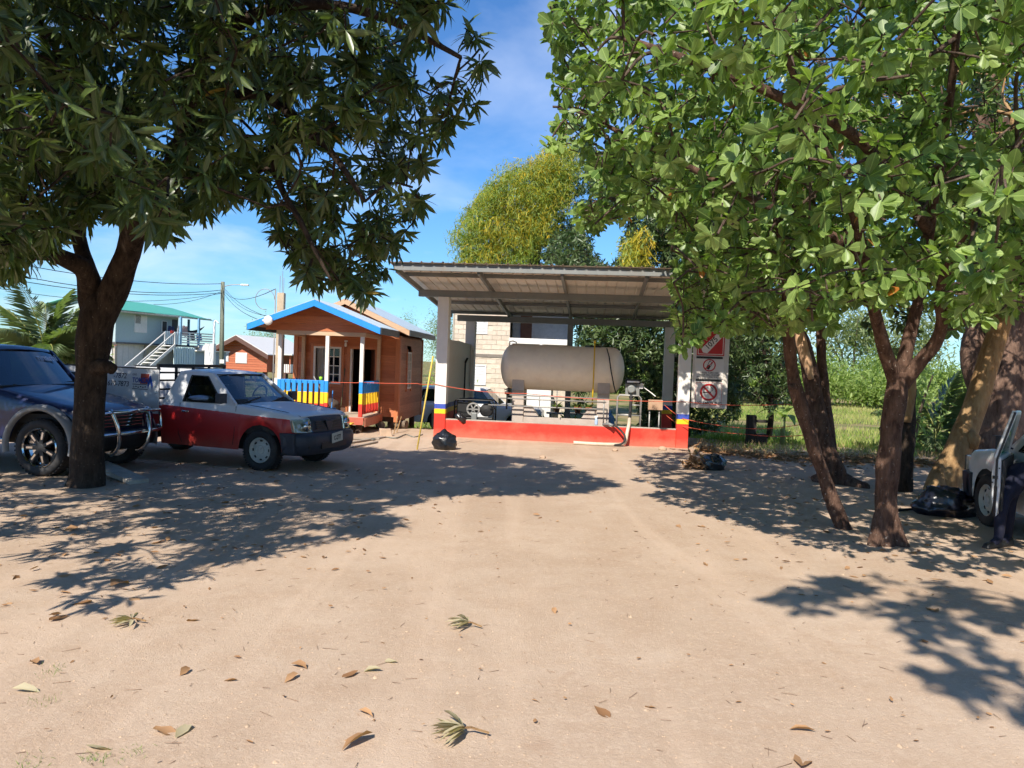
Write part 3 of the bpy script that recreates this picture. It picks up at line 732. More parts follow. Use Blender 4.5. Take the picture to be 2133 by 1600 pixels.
# ------------------------------------------------------------------ broad-leaved tree at the right
SHADE_R1 = [(1290, 935), (1330, 945), (1312, 1000), (1365, 1040), (1530, 1092), (1640, 1128), (1780, 1162), (1870, 1188), (2000, 1208), (2133, 1235), (2600, 1330)]
SHADE_R2 = [(1585, 1215), (1700, 1197), (1900, 1203), (2133, 1240), (2500, 1330), (2500, 1600), (2133, 1510), (1985, 1472), (1900, 1432), (1950, 1390), (1920, 1335), (1830, 1290), (1650, 1268)]
def broad_tree():
    t = thing('broad_leaved_tree', 'broad-leaved tree with reddish trunk forking low into three limbs, right foreground', 'tree')
    mb = MB(); d = 8.73
    limb(mb, [Vector((4.20, 8.73, -.08)), at(1842, 1100, d), at(1848, 1000, d), at(1858, 900, d), at(1866, 830, d), at(1872, 775, d)], [.175, .122, .110, .112, .125, .13], 18, 7, .09, 1)
    # root flare
    for dx in (-.16, .02, .19):
        limb(mb, [Vector((4.19 + dx, 8.62, -.05)), Vector((4.19 + dx * .55, 8.68, .16)), Vector((4.2 + dx * .2, 8.72, .45))], [.07, .075, .06], 8, 4, .1, 3)
    L1 = [at(1868, 800, d), at(1846, 740, 8.6), at(1832, 690, 8.5), at(1815, 620, 8.3), at(1800, 540, 8.0), at(1770, 420, 7.5), at(1700, 280, 6.9), at(1640, 120, 6.4)]
    L2 = [at(1873, 800, d), at(1888, 730, 8.8), at(1905, 660, 8.8), at(1922, 590, 8.7), at(1935, 480, 8.4), at(1960, 330, 8.0), at(1985, 150, 7.5), at(2000, -50, 7.0)]
    L3 = [at(1878, 800, d), at(1918, 752, 8.6), at(1950, 712, 8.5), at(1962, 670, 8.4), at(1958, 610, 8.2), at(1990, 520, 7.8), at(2050, 420, 7.2), at(2120, 300, 6.6)]
    rr = [.095, .072, .066, .060, .054, .046, .038, .025]
    L4 = [at(1800, 540, 8.0), at(1700, 470, 8.0), at(1580, 420, 8.1), at(1440, 350, 8.3), at(1300, 280, 8.6), at(1200, 230, 8.8)]
    L5 = [at(1935, 480, 8.4), at(1800, 300, 7.2), at(1620, 200, 6.6), at(1450, 130, 6.6), at(1300, 80, 6.9)]
    r5 = [.06, .05, .042, .034, .025]
    sk = []; sr = []
    for i, (Lm, rad) in enumerate(((L1, rr), (L2, rr), (L3, rr), (L4, r5 + [.016]), (L5, r5))):
        limb(mb, Lm, rad, 10, 5, .05, 30 + i)
        a, b = catmull(Lm[2:], rad[2:], 3); sk += a; sr += b
    mb.build('trunk', BARK_RED, t, smooth=True, recalc=False)
    hull = [(1140, -1500), (1135, 60), (1150, 120), (1140, 175), (1170, 195), (1100, 240), (1075, 275), (1085, 310), (1140, 315), (1200, 300), (1230, 330), (1235, 400), (1180, 460), (1230, 480), (1330, 440), (1400, 470), (1420, 540), (1395, 590), (1410, 640), (1390, 690), (1420, 720), (1470, 700), (1540, 690), (1610, 700), (1640, 660), (1690, 690), (1720, 690), (1745, 640), (1790, 620), (1850, 650), (1880, 610), (1945, 640), (1985, 690), (2040, 660), (2120, 650), (2600, 650), (2600, -1500)]
    gaps = [[(1690, 100), (1740, 90), (1760, 170), (1715, 200)], [(1590, 130), (1650, 150), (1640, 215), (1600, 200)], [(2060, 140), (2133, 120), (2133, 260), (2070, 250)], [(1755, 305), (1800, 320), (1790, 400), (1745, 380)], [(1240, 470), (1290, 460), (1300, 540), (1240, 540)], [(1980, 190), (2040, 210), (2035, 330), (1985, 320)]]
    shade1 = px_poly(SHADE_R1) + [(12, 7), (25, 10), (25, 40), (0.5, 40), (0.5, 18.6)]
    def keep(C):
        u, v, f = proj_np(C); hx, hy = sun_hit(C)
        ok = in_poly(hx, hy, shade1)
        fr = f > .4
        g = in_poly(u, v, hull)
        for q in gaps: g &= ~in_poly(u, v, q)
        ok &= (~fr) | g
        ok &= ~((f < 4.3) & (v > -250))
        return ok
    Q = np.stack([rng.uniform(-.3, 10.5, 140000), rng.uniform(1.5, 16.5, 140000), rng.uniform(2.15, 7.4, 140000)], 1)
    e1 = (((Q[:, 0] - 4.6) / 4.9) ** 2 + ((Q[:, 1] - 9.0) / 4.7) ** 2 + ((Q[:, 2] - 4.2) / 3.0) ** 2) < 1
    e2 = (((Q[:, 0] - 4.3) / 2.6) ** 2 + ((Q[:, 1] - 13.4) / 3.0) ** 2 + ((Q[:, 2] - 4.4) / 1.9) ** 2) < 1
    e3 = (((Q[:, 0] - 1.2) / 1.8) ** 2 + ((Q[:, 1] - 8.8) / 2.2) ** 2 + ((Q[:, 2] - 4.7) / 2.0) ** 2) < 1
    Q = Q[e1 | e2 | e3]
    Q = Q[keep(Q)]
    clumps = thin(Q[:20000], 0.615)
    n = crown('foliage', t, clumps, 0.46, 8.8, keep, 9, (.09, .175), (.46, .62), (-.2, .55), T_OVATE, LEAF_BROAD, BARK_BRANCH, 'broad', sk, sr, 300, axis_up=.35, spread=(50, 95))
    print('broad clumps', len(clumps), 'leaves', n)
    # the slender leaning neighbour
    t2 = thing('leaning_tree', 'slender leaning tree with reddish stem left of the forked broad-leaved trunk', 'tree')
    mb = MB(); d = 9.53
    Lm = [Vector((4.10, 9.5, -.06)), at(1735, 1045, d), at(1712, 980, d), at(1680, 890, 9.5), at(1655, 800, 9.5), at(1645, 720, 9.4), at(1641, 640, 9.3), at(1635, 540, 9.0), at(1610, 430, 8.6)]
    limb(mb, Lm, [.10, .085, .08, .078, .082, .075, .065, .05, .03], 12, 6, .08, 40)
    limb(mb, [at(1660, 815, d), at(1650, 806, 9.4), at(1645, 808, 9.38)], [.05, .04, .03], 8, 3, .05)
    mb.build('trunk', BARK_RED, t2, smooth=True, recalc=False)
    hull2 = [(1395, 300), (1700, 250), (1720, 640), (1700, 680), (1650, 690), (1600, 690), (1500, 690), (1430, 700), (1400, 640)]
    def keep2(C):
        u, v, f = proj_np(C); hx, hy = sun_hit(C)
        return in_poly(hx, hy, shade1) & in_poly(u, v, hull2)
    Q = np.stack([rng.uniform(1.5, 5, 30000), rng.uniform(7.5, 11, 30000), rng.uniform(2.2, 5, 30000)], 1); Q = Q[keep2(Q)]
    clumps = thin(Q, .62)
    a, b = catmull(Lm[5:], [.075, .065, .05, .03], 3)
    crown('foliage', t2, clumps, .42, 6.0, keep2, 9, (.08, .15), (.46, .60), (.0, .6), T_OVATE, LEAF_BROAD, BARK_BRANCH, 'broad', a, b, 120, axis_up=.3)
    # the tree behind the viewpoint that throws the soft shadow in the right foreground
    t3 = thing('shade_tree', 'tree behind the viewpoint whose soft shadow lies on the sand at lower right', 'tree', (0, 0, 0))
    mb = MB(); Lm = [Vector((3.6, -3.2, -.05)), Vector((3.4, -3.1, 1.5)), Vector((2.9, -2.8, 3.4)), Vector((2.2, -2.2, 5.2)), Vector((1.5, -1.4, 6.6))]
    limb(mb, Lm, [.26, .2, .17, .12, .06], 12, 5, .06, 50); mb.build('trunk', BARK_RED, t3, smooth=True, recalc=False)
    shade2 = px_poly(SHADE_R2)
    def keep3(C):
        hx, hy = sun_hit(C); u, v, f = proj_np(C)
        return in_poly(hx, hy, shade2) & ((f < -.2) | (v < -150))
    Q = np.stack([rng.uniform(-2, 5.5, 30000), rng.uniform(-5, 1.2, 30000), rng.uniform(5.4, 7.4, 30000)], 1); Q = Q[keep3(Q)]
    clumps = thin(Q, .72)
    a, b = catmull(Lm[2:], [.17, .12, .06], 3)
    crown('foliage', t3, clumps, .45, 5.0, keep3, 8, (.14, .24), (.46, .60), (.0, .5), T_OVATE, LEAF_BROAD, BARK_RED, 'broad', a, b, 0)
broad_tree()

# ------------------------------------------------------------------ shared paints
M_WHITE = mat('white_paint', (0.74, 0.72, 0.68), .5, var=.06, dirt=(.45, .38, .3), damt=.25)
M_RED = mat('red_wall_paint', (0.58, 0.030, 0.014), .55, var=.1, dirt=(.55, .14, .08), damt=.5, dscale=1.6, bump=.15, bscale=80)
splash(M_RED, 0.0, .30, (.52, .24, .15), .38)
M_BLUE = mat('blue_paint', (0.012, 0.235, 0.66), .5, var=.08)
M_NAVY = mat('navy_paint', (0.03, 0.07, 0.36), .5, var=.08)
M_YELLOW = mat('yellow_paint', (0.80, 0.50, 0.01), .5, var=.08)
M_BLACK = mat('black_paint', (0.012, 0.012, 0.012), .5, var=.2)
M_RUBBER = mat('black_rubber', (0.016, 0.016, 0.017), .75, var=.25, dirt=(.10, .08, .06), damt=.35, dscale=5)
M_STEEL = mat('grey_steel_paint', (0.21, 0.22, 0.21), .5, var=.12, metal=.1, dirt=(.16, .10, .06), damt=.35, dscale=3)
M_PIPE = mat('galvanised_pipe', (0.30, 0.29, 0.27), .45, var=.15, metal=.35)
M_CONC = mat('bare_concrete', (0.40, 0.36, 0.30), .9, var=.15, bump=.3, bscale=50, dirt=(.22, .18, .14), damt=.5)
M_BEIGE = mat('beige_tank_paint', (0.86, 0.75, 0.585), .42, var=.04, dirt=(.45, .33, .24), damt=.25, dscale=1.3)
M_SHEET = mat('galvanised_sheet', (0.87, 0.80, 0.70), .5, var=.05, metal=.0, dirt=(.5, .4, .3), damt=.35, dscale=1.4, vscale=3)
M_ROPE = mat('orange_rope', (0.62, 0.10, 0.045), .7, var=.1)
M_ORANGE = mat('red_orange', (0.62, 0.02, 0.015), .5, var=.05)
M_BAG = mat('black_bin_bag', (0.010, 0.010, 0.012), .28, var=.2, bump=.8, bscale=9, spec=.7)
M_PVC = mat('dirty_pvc', (0.62, 0.50, 0.38), .5, var=.1, dirt=(.3, .2, .13), damt=.5, dscale=8)
M_CLEAR = glass_mat('window_glass', (.80, .84, .84), 1.0)
M_DARKGLASS = glass_mat('tinted_glass', (.10, .13, .14), 1.2)

# ------------------------------------------------------------------ gas canopy
CAN_YAW = R(-6.2)
CAN_LOC = (-1.87, 19.15, 0.0)
LX = 6.09
CANM = Matrix.Translation(CAN_LOC) @ Matrix.Rotation(CAN_YAW, 4, 'Z')
def canopy():
    t = thing('gas_canopy', 'open concrete canopy with red plinth and sloping corrugated roof over the gas tank', 'canopy', CAN_LOC, CAN_YAW)
    WALLC = (0.62, 0.56, 0.48)
    bands = bands_mat('canopy_bands', [(.575, (0.58, 0.030, 0.014)), (.69, (0.78, 0.50, 0.01)), (.81, (0.035, 0.07, 0.36)), (9, (0.73, 0.70, 0.64))], var=.06)
    splash(bands, 0.0, .3, (.52, .26, .16), .35)
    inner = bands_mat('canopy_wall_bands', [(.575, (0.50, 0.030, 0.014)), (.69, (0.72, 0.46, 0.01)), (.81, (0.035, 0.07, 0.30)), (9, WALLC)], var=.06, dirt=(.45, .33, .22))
    # plinth: red front wall, concrete floor, pale raw rim
    mb = MB(); mb.box(0.28, LX - .28, 0.03, .17, -.2, .425); fw = mb.build('plinth_wall', M_RED, t, bevel=.012)
    mb = MB(); mb.box(0.285, LX - .285, .028, .18, .425, .446); mb.build('plinth_rim', M_CONC, fw, bevel=.006, label='raw pale mortar edge along the top of the red wall')
    mb = MB(); mb.box(.02, LX - .02, .18, 4.3, -.6, .05); mb.build('floor_slab', M_CONC, t)
    mb = MB(); mb.box(0.06, LX - .06, 4.3, 4.42, -.8, .06); mb.build('plinth_wall', M_RED, t)
    # pillars
    for (x, y, h) in ((0, 0, 3.40), (LX - .28, 0, 3.40), (0.02, 4.02, 3.04), (LX - .30, 4.02, 3.04)):
        mb = MB(); mb.box(x, x + .28, y, y + .28, -.7, h); mb.build('pillar', bands, t, bevel=.012)
    # low side wall between the left pillars
    mb = MB(); mb.prism([(.28, -.6), (4.02, -.6), (4.02, 2.36), (3.2, 2.37), (2.0, 2.40), (.9, 2.38), (.28, 2.44)], 'x', .07, .20); sw = mb.build('side_wall', inner, t)
    mb = MB(); mb.tube([(.235, 2.9, .43), (.235, 2.9, 1.65), (.24, 2.88, 1.82)], .022, 8); mb.tube([(.235, 2.9, 1.82), (.3, 2.86, 1.95)], .03, 8); mb.build('standpipe', M_BLACK, sw, smooth=True)
    # steel roof frame
    def rz(y): return 3.62 - .088 * y
    x0, x1 = -.55, LX + .62
    mb = MB(); mb.box(x0 + .05, x1 - .05, .06, .20, 3.402, 3.565); mb.build('front_beam', M_STEEL, t, bevel=.006)
    mb = MB(); mb.box(x0 + .3, x1 - .05, 4.06, 4.22, 3.042, 3.215); mb.build('rear_beam', M_STEEL, t, bevel=.006)
    mb = MB(); mb.box(3.0, 3.16, 4.07, 4.21, .05, 3.04); mb.build('rear_post', M_STEEL, t, bevel=.006)
    for i in range(5):
        x = x0 + .035 + i * (x1 - x0 - .07) / 4
        mb = MB(); mb.beam((x, -1.98, rz(-1.98)), (x, 4.55, rz(4.55)), .065, .115); mb.build('rafter', M_STEEL, t, bevel=.004)
    for y in (-2.02, -1.05, 1.3, 2.7, 4.5):
        hgt = .15 if y in (-2.02,) else .085
        off = .06 if y == -2.02 else .095
        mb = MB(); mb.box(x0 - .02, x1 + .02, y - .035, y + .035, rz(y) + off - hgt / 2, rz(y) + off + hgt / 2); mb.build('purlin', M_STEEL, t, bevel=.004)
    # corrugated sheets, one part each
    nsh = 8; w = (x1 - x0 + .24) / nsh
    prof = []
    for k in range(5):
        a = k * w / 4.0
        prof += [(a, 0), (a + .012, .026), (a + .038, .026), (a + .05, 0)] if k < 4 else [(a, 0), (a + .014, .026), (a + .036, .026), (a + .05, -.002)]
    for i in range(nsh):
        mb = MB(); xa = x0 - .12 + i * w; dz = .004 * (i % 2)
        rows = []
        for y in (-2.14, -1, 0, 1, 2, 3, 4, 4.68):
            rows.append([(xa + p, y, rz(y) + .142 + q + dz) for p, q in prof])
        mb.grid(rows)
        low = [[(p[0], p[1], p[2] - .0018) for p in r_] for r_ in rows]; mb.grid(low)
        mb.build('roof_sheet', M_SHEET, t)
    # sign board on the right pillar
    b = thing('sign_board', 'tall pale board with three safety signs beside the right canopy pillar', 'sign', CANM @ Vector((LX + .05, -.02, 0)), CAN_YAW)
    M_BOARD = mat('board_paint', (0.60, 0.55, 0.48), .5, var=.05, dirt=(.42, .33, .24), damt=.35)
    M_SIGN = mat('sign_white', (0.66, 0.61, 0.55), .4, var=.05, dirt=(.5, .4, .3), damt=.2)
    M_SRED = mat('sign_red', (0.46, 0.016, 0.018), .4, var=.08)
    mb = MB(); mb.box(-.02, .80, 0, .03, .97, 2.86); mb.build('board', M_BOARD, b, bevel=.004)
    for z in (2.13, 1.60):
        mb = MB(); mb.box(.06, .66, -.016, -.001, z, z + .045); mb.build('strip', M_BLACK, b)
    TXT = Matrix(((1, 0, 0, 0), (0, 0, -1, 0), (0, 1, 0, 0), (0, 0, 0, 1)))
    def place(x, y, z, rot=0.0): return Matrix.Translation((x, y, z)) @ Matrix.Rotation(rot, 4, 'Y') @ TXT
    def ring(mb, cx, cz, r0, r1, y, n=36):
        for k in range(n):
            a, c = 2 * math.pi * k / n, 2 * math.pi * (k + 1) / n
            mb.poly([(cx + r0 * math.cos(a), y, cz + r0 * math.sin(a)), (cx + r1 * math.cos(a), y, cz + r1 * math.sin(a)), (cx + r1 * math.cos(c), y, cz + r1 * math.sin(c)), (cx + r0 * math.cos(c), y, cz + r0 * math.sin(c))])
    def bar(mb, cx, cz, L, w, ang, y):
        c, s = math.cos(ang), math.sin(ang)
        mb.poly([(cx + c * a - s * q, y, cz + s * a + c * q) for a, q in ((-L, -w), (L, -w), (L, w), (-L, w))])
    # no smoking
    p = MB().box(.05, .69, -.016, -.001, 1.0, 1.59).build('no_smoking_panel', M_SIGN, b, bevel=.003, label='no smoking sign')
    mb = MB(); y = -.0185
    for q in ((.07, .67, 1.03, 1.038), (.07, .67, 1.562, 1.57)): mb.poly([(q[0], y, q[2]), (q[1], y, q[2]), (q[1], y, q[3]), (q[0], y, q[3])])
    for q in ((.07, .078), (.662, .67)): mb.poly([(q[0], y, 1.03), (q[1], y, 1.03), (q[1], y, 1.57), (q[0], y, 1.57)])
    mb.build('border', M_SRED, p, recalc=False)
    mb = MB(); cx, cz = .37, 1.345
    mb.poly([(.24, y, 1.325), (.42, y, 1.325), (.42, y, 1.355), (.24, y, 1.355)])
    mb.tube([(.44, y, 1.37), (.47, y, 1.41), (.45, y, 1.45), (.41, y, 1.47), (.40, y, 1.50)], .006, 5); mb.tube([(.42, y, 1.52), (.46, y, 1.5), (.47, y, 1.46), (.50, y, 1.45), (.53, y, 1.40), (.52, y, 1.36)], .006, 5)
    mb.build('cigarette', M_BLACK, p, recalc=False)
    mb = MB(); ring(mb, cx, cz, .155, .20, -.0205); bar(mb, cx, cz, .17, .02, R(-45), -.0207); mb.build('prohibition_ring', M_SRED, p, recalc=False)
    lettering('NO SMOKING', M_BLACK, p, place(.37, -.0195, 1.085), .098, bold=.0008)
    # cell phone
    p = MB().box(.03, .69, -.014, -.001, 1.66, 2.12).build('cell_phone_panel', M_SIGN, b, bevel=.003, label='sign asking to turn off cell phones')
    mb = MB(); cx, cz = .36, 1.975; a = R(-25); c, s = math.cos(a), math.sin(a)
    def rot(px_, pz_): return (cx + c * px_ - s * pz_, -.0165, cz + s * px_ + c * pz_)
    mb.poly([rot(-.04, -.10), rot(.04, -.10), rot(.04, 0), rot(-.04, 0)])
    mb.poly([rot(-.045, 0), rot(-.033, 0), rot(-.033, .09), rot(-.045, .09)]); mb.poly([rot(.033, 0), rot(.045, 0), rot(.045, .09), rot(.033, .09)]); mb.poly([rot(-.045, .078), rot(.045, .078), rot(.045, .09), rot(-.045, .09)])
    mb.poly([rot(-.04, .09), rot(-.028, .09), rot(-.028, .12), rot(-.04, .12)])
    mb.build('phone_symbol', M_BLACK, p, recalc=False)
    mb = MB(); ring(mb, cx, cz, .118, .146, -.0182); bar(mb, cx, cz, .13, .011, R(45), -.0184); mb.build('prohibition_ring', M_SRED, p, recalc=False)
    for k, s_ in enumerate(('PLEASE TURN OFF', 'YOUR CELL PHONE', 'AND TWO WAY RADIO')):
        lettering(s_, M_BLACK, p, place(.36, -.0165, 1.795 - k * .05), .052, bold=.0006)
    # red hazard placard
    p = MB().box(.06, .69, -.014, -.001, 2.2, 2.80).build('hazard_panel', M_SRED, b, bevel=.003, label='red gas hazard placard behind the leaves')
    mb = MB(); y = -.0165
    for q in ((.085, .665, 2.225, 2.24), (.085, .665, 2.76, 2.775)): mb.poly([(q[0], y, q[2]), (q[1], y, q[2]), (q[1], y, q[3]), (q[0], y, q[3])])
    for q in ((.085, .10), (.65, .665)): mb.poly([(q[0], y, 2.225), (q[1], y, 2.225), (q[1], y, 2.775), (q[0], y, 2.775)])
    mb.poly([(.20, y, 2.27), (.30, y, 2.25), (.62, y, 2.63), (.60, y, 2.70), (.56, y, 2.72), (.50, y, 2.71), (.16, y, 2.36)])
    mb.build('white_band', M_SIGN, p, recalc=False)
    lettering('1075', M_BLACK, p, place(.39, -.019, 2.49, R(-47)), .17, bold=.002)
canopy()

def can(x, y, z=0.0): return CANM @ Vector((x, y, z))
FL = .402   # canopy floor
def tank_and_gear():
    t = thing('gas_tank', 'large beige horizontal gas tank on saddles under the canopy', 'tank', can(3.02, 1.15, 0), CAN_YAW)
    r_, h, zc = .57, 1.56, 1.77
    prof = []
    for k in range(9):
        a = math.pi / 2 * k / 8; prof.append((max(.004, r_ * math.sin(a)), -h - .0 + (-.30 * math.cos(a)) + .30))
    prof = [(p, q - .0) for p, q in prof] + [(p, -q) for p, q in reversed(prof)]
    mb = MB(); mb.lathe(prof, (0, 0, zc), 'x', 48); sh = mb.build('shell', M_BEIGE, t, smooth=True)
    mb = MB()
    for x in (-1.26, .02, 1.26): mb.lathe([(r_ - .002, -.008), (r_ + .003, -.006), (r_ + .003, .006), (r_ - .002, .008)], (x, 0, zc), 'x', 48)
    mb.build('weld_seams', M_BEIGE, sh, smooth=True)
    M_SADDLE = mat('saddle_paint', (0.46, 0.39, 0.33), .5, var=.08, dirt=(.3, .2, .14), damt=.3)
    for s in (-1, 1):
        mb = MB(); xc = s * 1.06
        mb.box(xc - .15, xc + .15, -.40, .40, .05, 1.18); mb.box(xc - .15, xc + .15, -.47, .47, 1.18, 1.50)
        mb.prism([(xc - s * .15, FL), (xc - s * .52, FL), (xc - s * .52, .56), (xc - s * .34, .80), (xc - s * .15, .80)], 'y', -.36, -.10)
        mb.build('saddle', M_SADDLE, t, bevel=.01)
    mb = MB(); mb.box(-.92, .92, -.38, -.22, .37, .53); mb.build('skid_rail', M_SADDLE, t, bevel=.006)
    mb = MB(); mb.tube([(-1.35, -.1, zc + .5), (-1.35, -.1, zc + .63), (-1.28, .0, zc + .65), (-1.2, .1, zc + .62), (-1.2, .1, zc + .5)], .016, 8); mb.build('lifting_eye', M_SADDLE, t, smooth=True)
    mb = MB(); mb.box(.55, .95, -.12, .12, zc + .56, zc + .60); mb.build('valve_cover', M_BLACK, t)
    mb = MB(); mb.tube([(.80, -.61, 2.42), (.80, -.615, 1.4), (.795, -.62, .93)], .016, 8); mb.tube([(.80, -.61, 2.42), (.80, -.60, 2.48)], .024, 8); mb.build('yellow_pipe', M_YELLOW, t, smooth=True)
    mb = MB(); mb.tube([(1.10, -.3, 2.30), (1.16, -.52, 2.1), (1.22, -.60, 1.75), (1.30, -.60, 1.4), (1.36, -.6, 1.2)], .015, 8); mb.build('black_hose', M_RUBBER, t, smooth=True)
    # pipe runs
    pr = thing('pipe_run', 'grey gas pipes with a valve running low in front of the tank', 'pipes', can(0, 0, 0), CAN_YAW)
    for (y, z, xa, xb) in ((.45, .985, 1.5, 4.15), (.47, 1.07, 1.7, 4.1), (.52, .80, 1.25, 4.2)):
        mb = MB(); mb.tube([(xa, y, z), (xb, y, z)], .017, 8); mb.build('pipe', M_PIPE, pr, smooth=True)
    mb = MB(); mb.tube([(1.72, .45, 1.24), (1.72, .45, .985), (1.72, .45, .72)], .02, 8); mb.lathe([(.03, -.04), (.06, -.03), (.06, .03), (.03, .04)], (1.72, .45, 1.12), 'z', 12); mb.lathe([(.012, -.07), (.012, .07)], (1.72, .45, 1.2), 'x', 8); mb.build('valve', M_BLACK, pr, smooth=True)
    mb = MB(); mb.tube([(2.95, .47, 1.07), (2.95, .47, 1.22), (2.95, .47, .8)], .015, 8); mb.tube([(4.1, .47, 1.07), (4.1, .47, .45)], .016, 8); mb.build('pipe', M_PIPE, pr, smooth=True)
    # pump in a black tube frame, left
    p = thing('pump_set', 'black pump with flywheel in a tubular frame at the left of the plinth', 'pump', can(.95, .75, FL), CAN_YAW)
    mb = MB()
    for y in (-.2, .25):
        mb.tube([(-.55, y, -.35), (-.55, y, .45), (-.50, y, .5), (.38, y, .5), (.43, y, .45), (.43, y, -.35)], .02, 8)
    for x in (-.55, .43): mb.tube([(x, -.2, .3), (x, .25, .3)], .02, 8)
    mb.build('frame', M_BLACK, p, smooth=True)
    mb = MB(); mb.box(-.5, .4, -.14, .2, -.35, .06); mb.box(-.5, -.08, -.12, .18, .08, .42); mb.box(-.08, .06, -.05, .1, .18, .34); mb.lathe([(.04, -.12), (.16, -.1), (.17, .06), (.10, .12)], (.23, .0, .25), 'y', 20); mb.build('motor', M_BLACK, p, bevel=.01)
    mb = MB(); mb.lathe([(.13, -.02), (.17, -.02), (.17, .02), (.13, .02)], (-.08, -.17, .27), 'y', 24, closed=True)
    for k in range(3): mb.beam((-.08 + .15 * math.cos(k * 1.047), -.17, .27 + .15 * math.sin(k * 1.047)), (-.08 - .15 * math.cos(k * 1.047), -.17, .27 - .15 * math.sin(k * 1.047)), .02, .03)
    mb.build('flywheel', M_PIPE, p)
    mb = MB(); mb.box(-.12, .02, -.22, -.08, -.35, .19); mb.build('canister', M_STEEL, p, bevel=.02)
    # dispenser meter in a pipe cage
    g = thing('gas_meter', 'gas meter in a grey pipe cage right of the tank saddle', 'meter', can(4.72, .45, FL), CAN_YAW)
    mb = MB()
    for y in (-.12, .12):
        mb.tube([(-.30, y, -.35), (-.30, y, .72), (-.25, y, .78), (.20, y, .78), (.26, y, .72), (.26, y, -.35)], .020, 8)
        mb.tube([(-.30, y, .3), (.26, y, .3)], .016, 8)
    mb.tube([(-.30, -.12, .5), (-.30, .12, .5)], .016, 8); mb.tube([(.26, -.12, .55), (.0, -.12, .55)], .018, 8)
    mb.build('cage', M_PIPE, g, smooth=True)
    mb = MB(); mb.box(-.12, .22, -.02, .16, .78, 1.12); mb.lathe([(.07, -.08), (.10, -.06), (.10, .06), (.07, .08)], (.02, -.06, .93), 'y', 16); mb.build('meter_body', M_STEEL, g, bevel=.012)
    mb = MB(); mb.box(-.13, .23, -.10, -.03, 1.06, 1.17); mb.build('register', M_BLACK, g, bevel=.006)
    mb = MB(); mb.box(-.09, .20, -.104, -.101, 1.09, 1.13); mb.build('dial', M_WHITE, g)
    mb = MB(); mb.tube([(.02, -.12, .8), (.02, -.13, .65), (.01, -.13, .3), (.0, -.15, .12)], .038, 10); mb.lathe([(.03, 0), (.05, .02), (.05, .06), (.03, .08)], (.02, -.12, .70), 'z', 12); mb.build('riser_hose', M_RUBBER, g, smooth=True)
    mb = MB(); mb.tube([(.22, .0, 1.05), (.5, -.05, .86), (.6, -.1, .78)], .012, 6); mb.box(.16, .30, -.02, .1, .95, 1.08); mb.build('handle', M_WHITE, g)
    # brown box on two legs
    b = thing('switch_box', 'rusty beige switch box standing on two thin legs on the plinth', 'switch box', can(5.32, .30, FL), CAN_YAW)
    mb = MB(); mb.box(-.17, .17, -.07, .07, .46, .70); mb.build('box', mat('rusty_box', (.42, .27, .17), .6, var=.2, dirt=(.16, .06, .03), damt=.6, dscale=6), b, bevel=.006)
    for x in (-.13, .10):
        mb = MB(); mb.tube([(x, 0, -.35), (x, 0, .47)], .018, 8); mb.build('leg', M_PIPE, b, smooth=True)
    # pvc pipe and filling hose in front of the red wall
    v = thing('pvc_pipe', 'dirty pale plastic pipe bending down the red wall and along the sand', 'pipe')
    mb = MB(); P, Q = catmull([can(4.72, .3, .62), can(4.70, .02, .50), can(4.66, -.10, .30), can(4.63, -.13, .12), can(4.55, -.17, .045), can(4.3, -.30, .04), can(3.9, -.36, .04), can(3.42, -.38, .05)], [.042] * 8, 5); mb.tube(P, Q, 10); mb.build('pipe', M_PVC, v, smooth=True)
    hs = thing('filling_hose', 'black filling hose with a valve curling off the red wall', 'hose')
    mb = MB(); P, Q = catmull([can(4.22, .20, .47), can(4.30, -.02, .49), can(4.45, -.14, .42), can(4.60, -.22, .26), can(4.58, -.28, .10), can(4.40, -.30, .035), can(4.0, -.26, .03), can(3.5, -.24, .03)], [.024] * 8, 6); mb.tube(P, Q, 8); mb.build('hose', M_RUBBER, hs, smooth=True)
    mb = MB(); mb.tube([can(4.10, .05, .47), can(4.24, -.10, .50), can(4.32, -.14, .47)], .035, 8); mb.tube([can(4.18, -.02, .47), can(4.17, -.06, .57)], .014, 6); mb.build('nozzle', M_STEEL, hs, smooth=True)
    # spray bottle
    s = thing('spray_bottle', 'small pale blue spray bottle standing on the plinth edge', 'bottle', can(3.93, .12, .447), CAN_YAW)
    mb = MB(); mb.lathe([(.035, 0), (.04, .02), (.04, .12), (.02, .16), (.014, .19)], (0, 0, 0), 'z', 16); mb.build('bottle', mat('blue_liquid', (.35, .45, .62), .3), s, smooth=True)
    mb = MB(); mb.box(-.045, .03, -.012, .012, .19, .225); mb.box(-.03, -.02, -.006, .006, .15, .19); mb.build('trigger', M_WHITE, s)
    # white cooler behind
    c = thing('fuel_can', 'small black plastic bag slumped over the plinth edge', 'plastic bag')
    c.name = 'plastic_bag'
    mb = bag_mesh(.17, .12, .10, 5); o = mb.build('bag', M_BAG, c, smooth=True); o.matrix_basis = CANM @ Matrix.Translation((.66, .07, .47)) @ Matrix.Rotation(R(38), 4, 'Y') @ Matrix.Rotation(R(-12), 4, 'X')
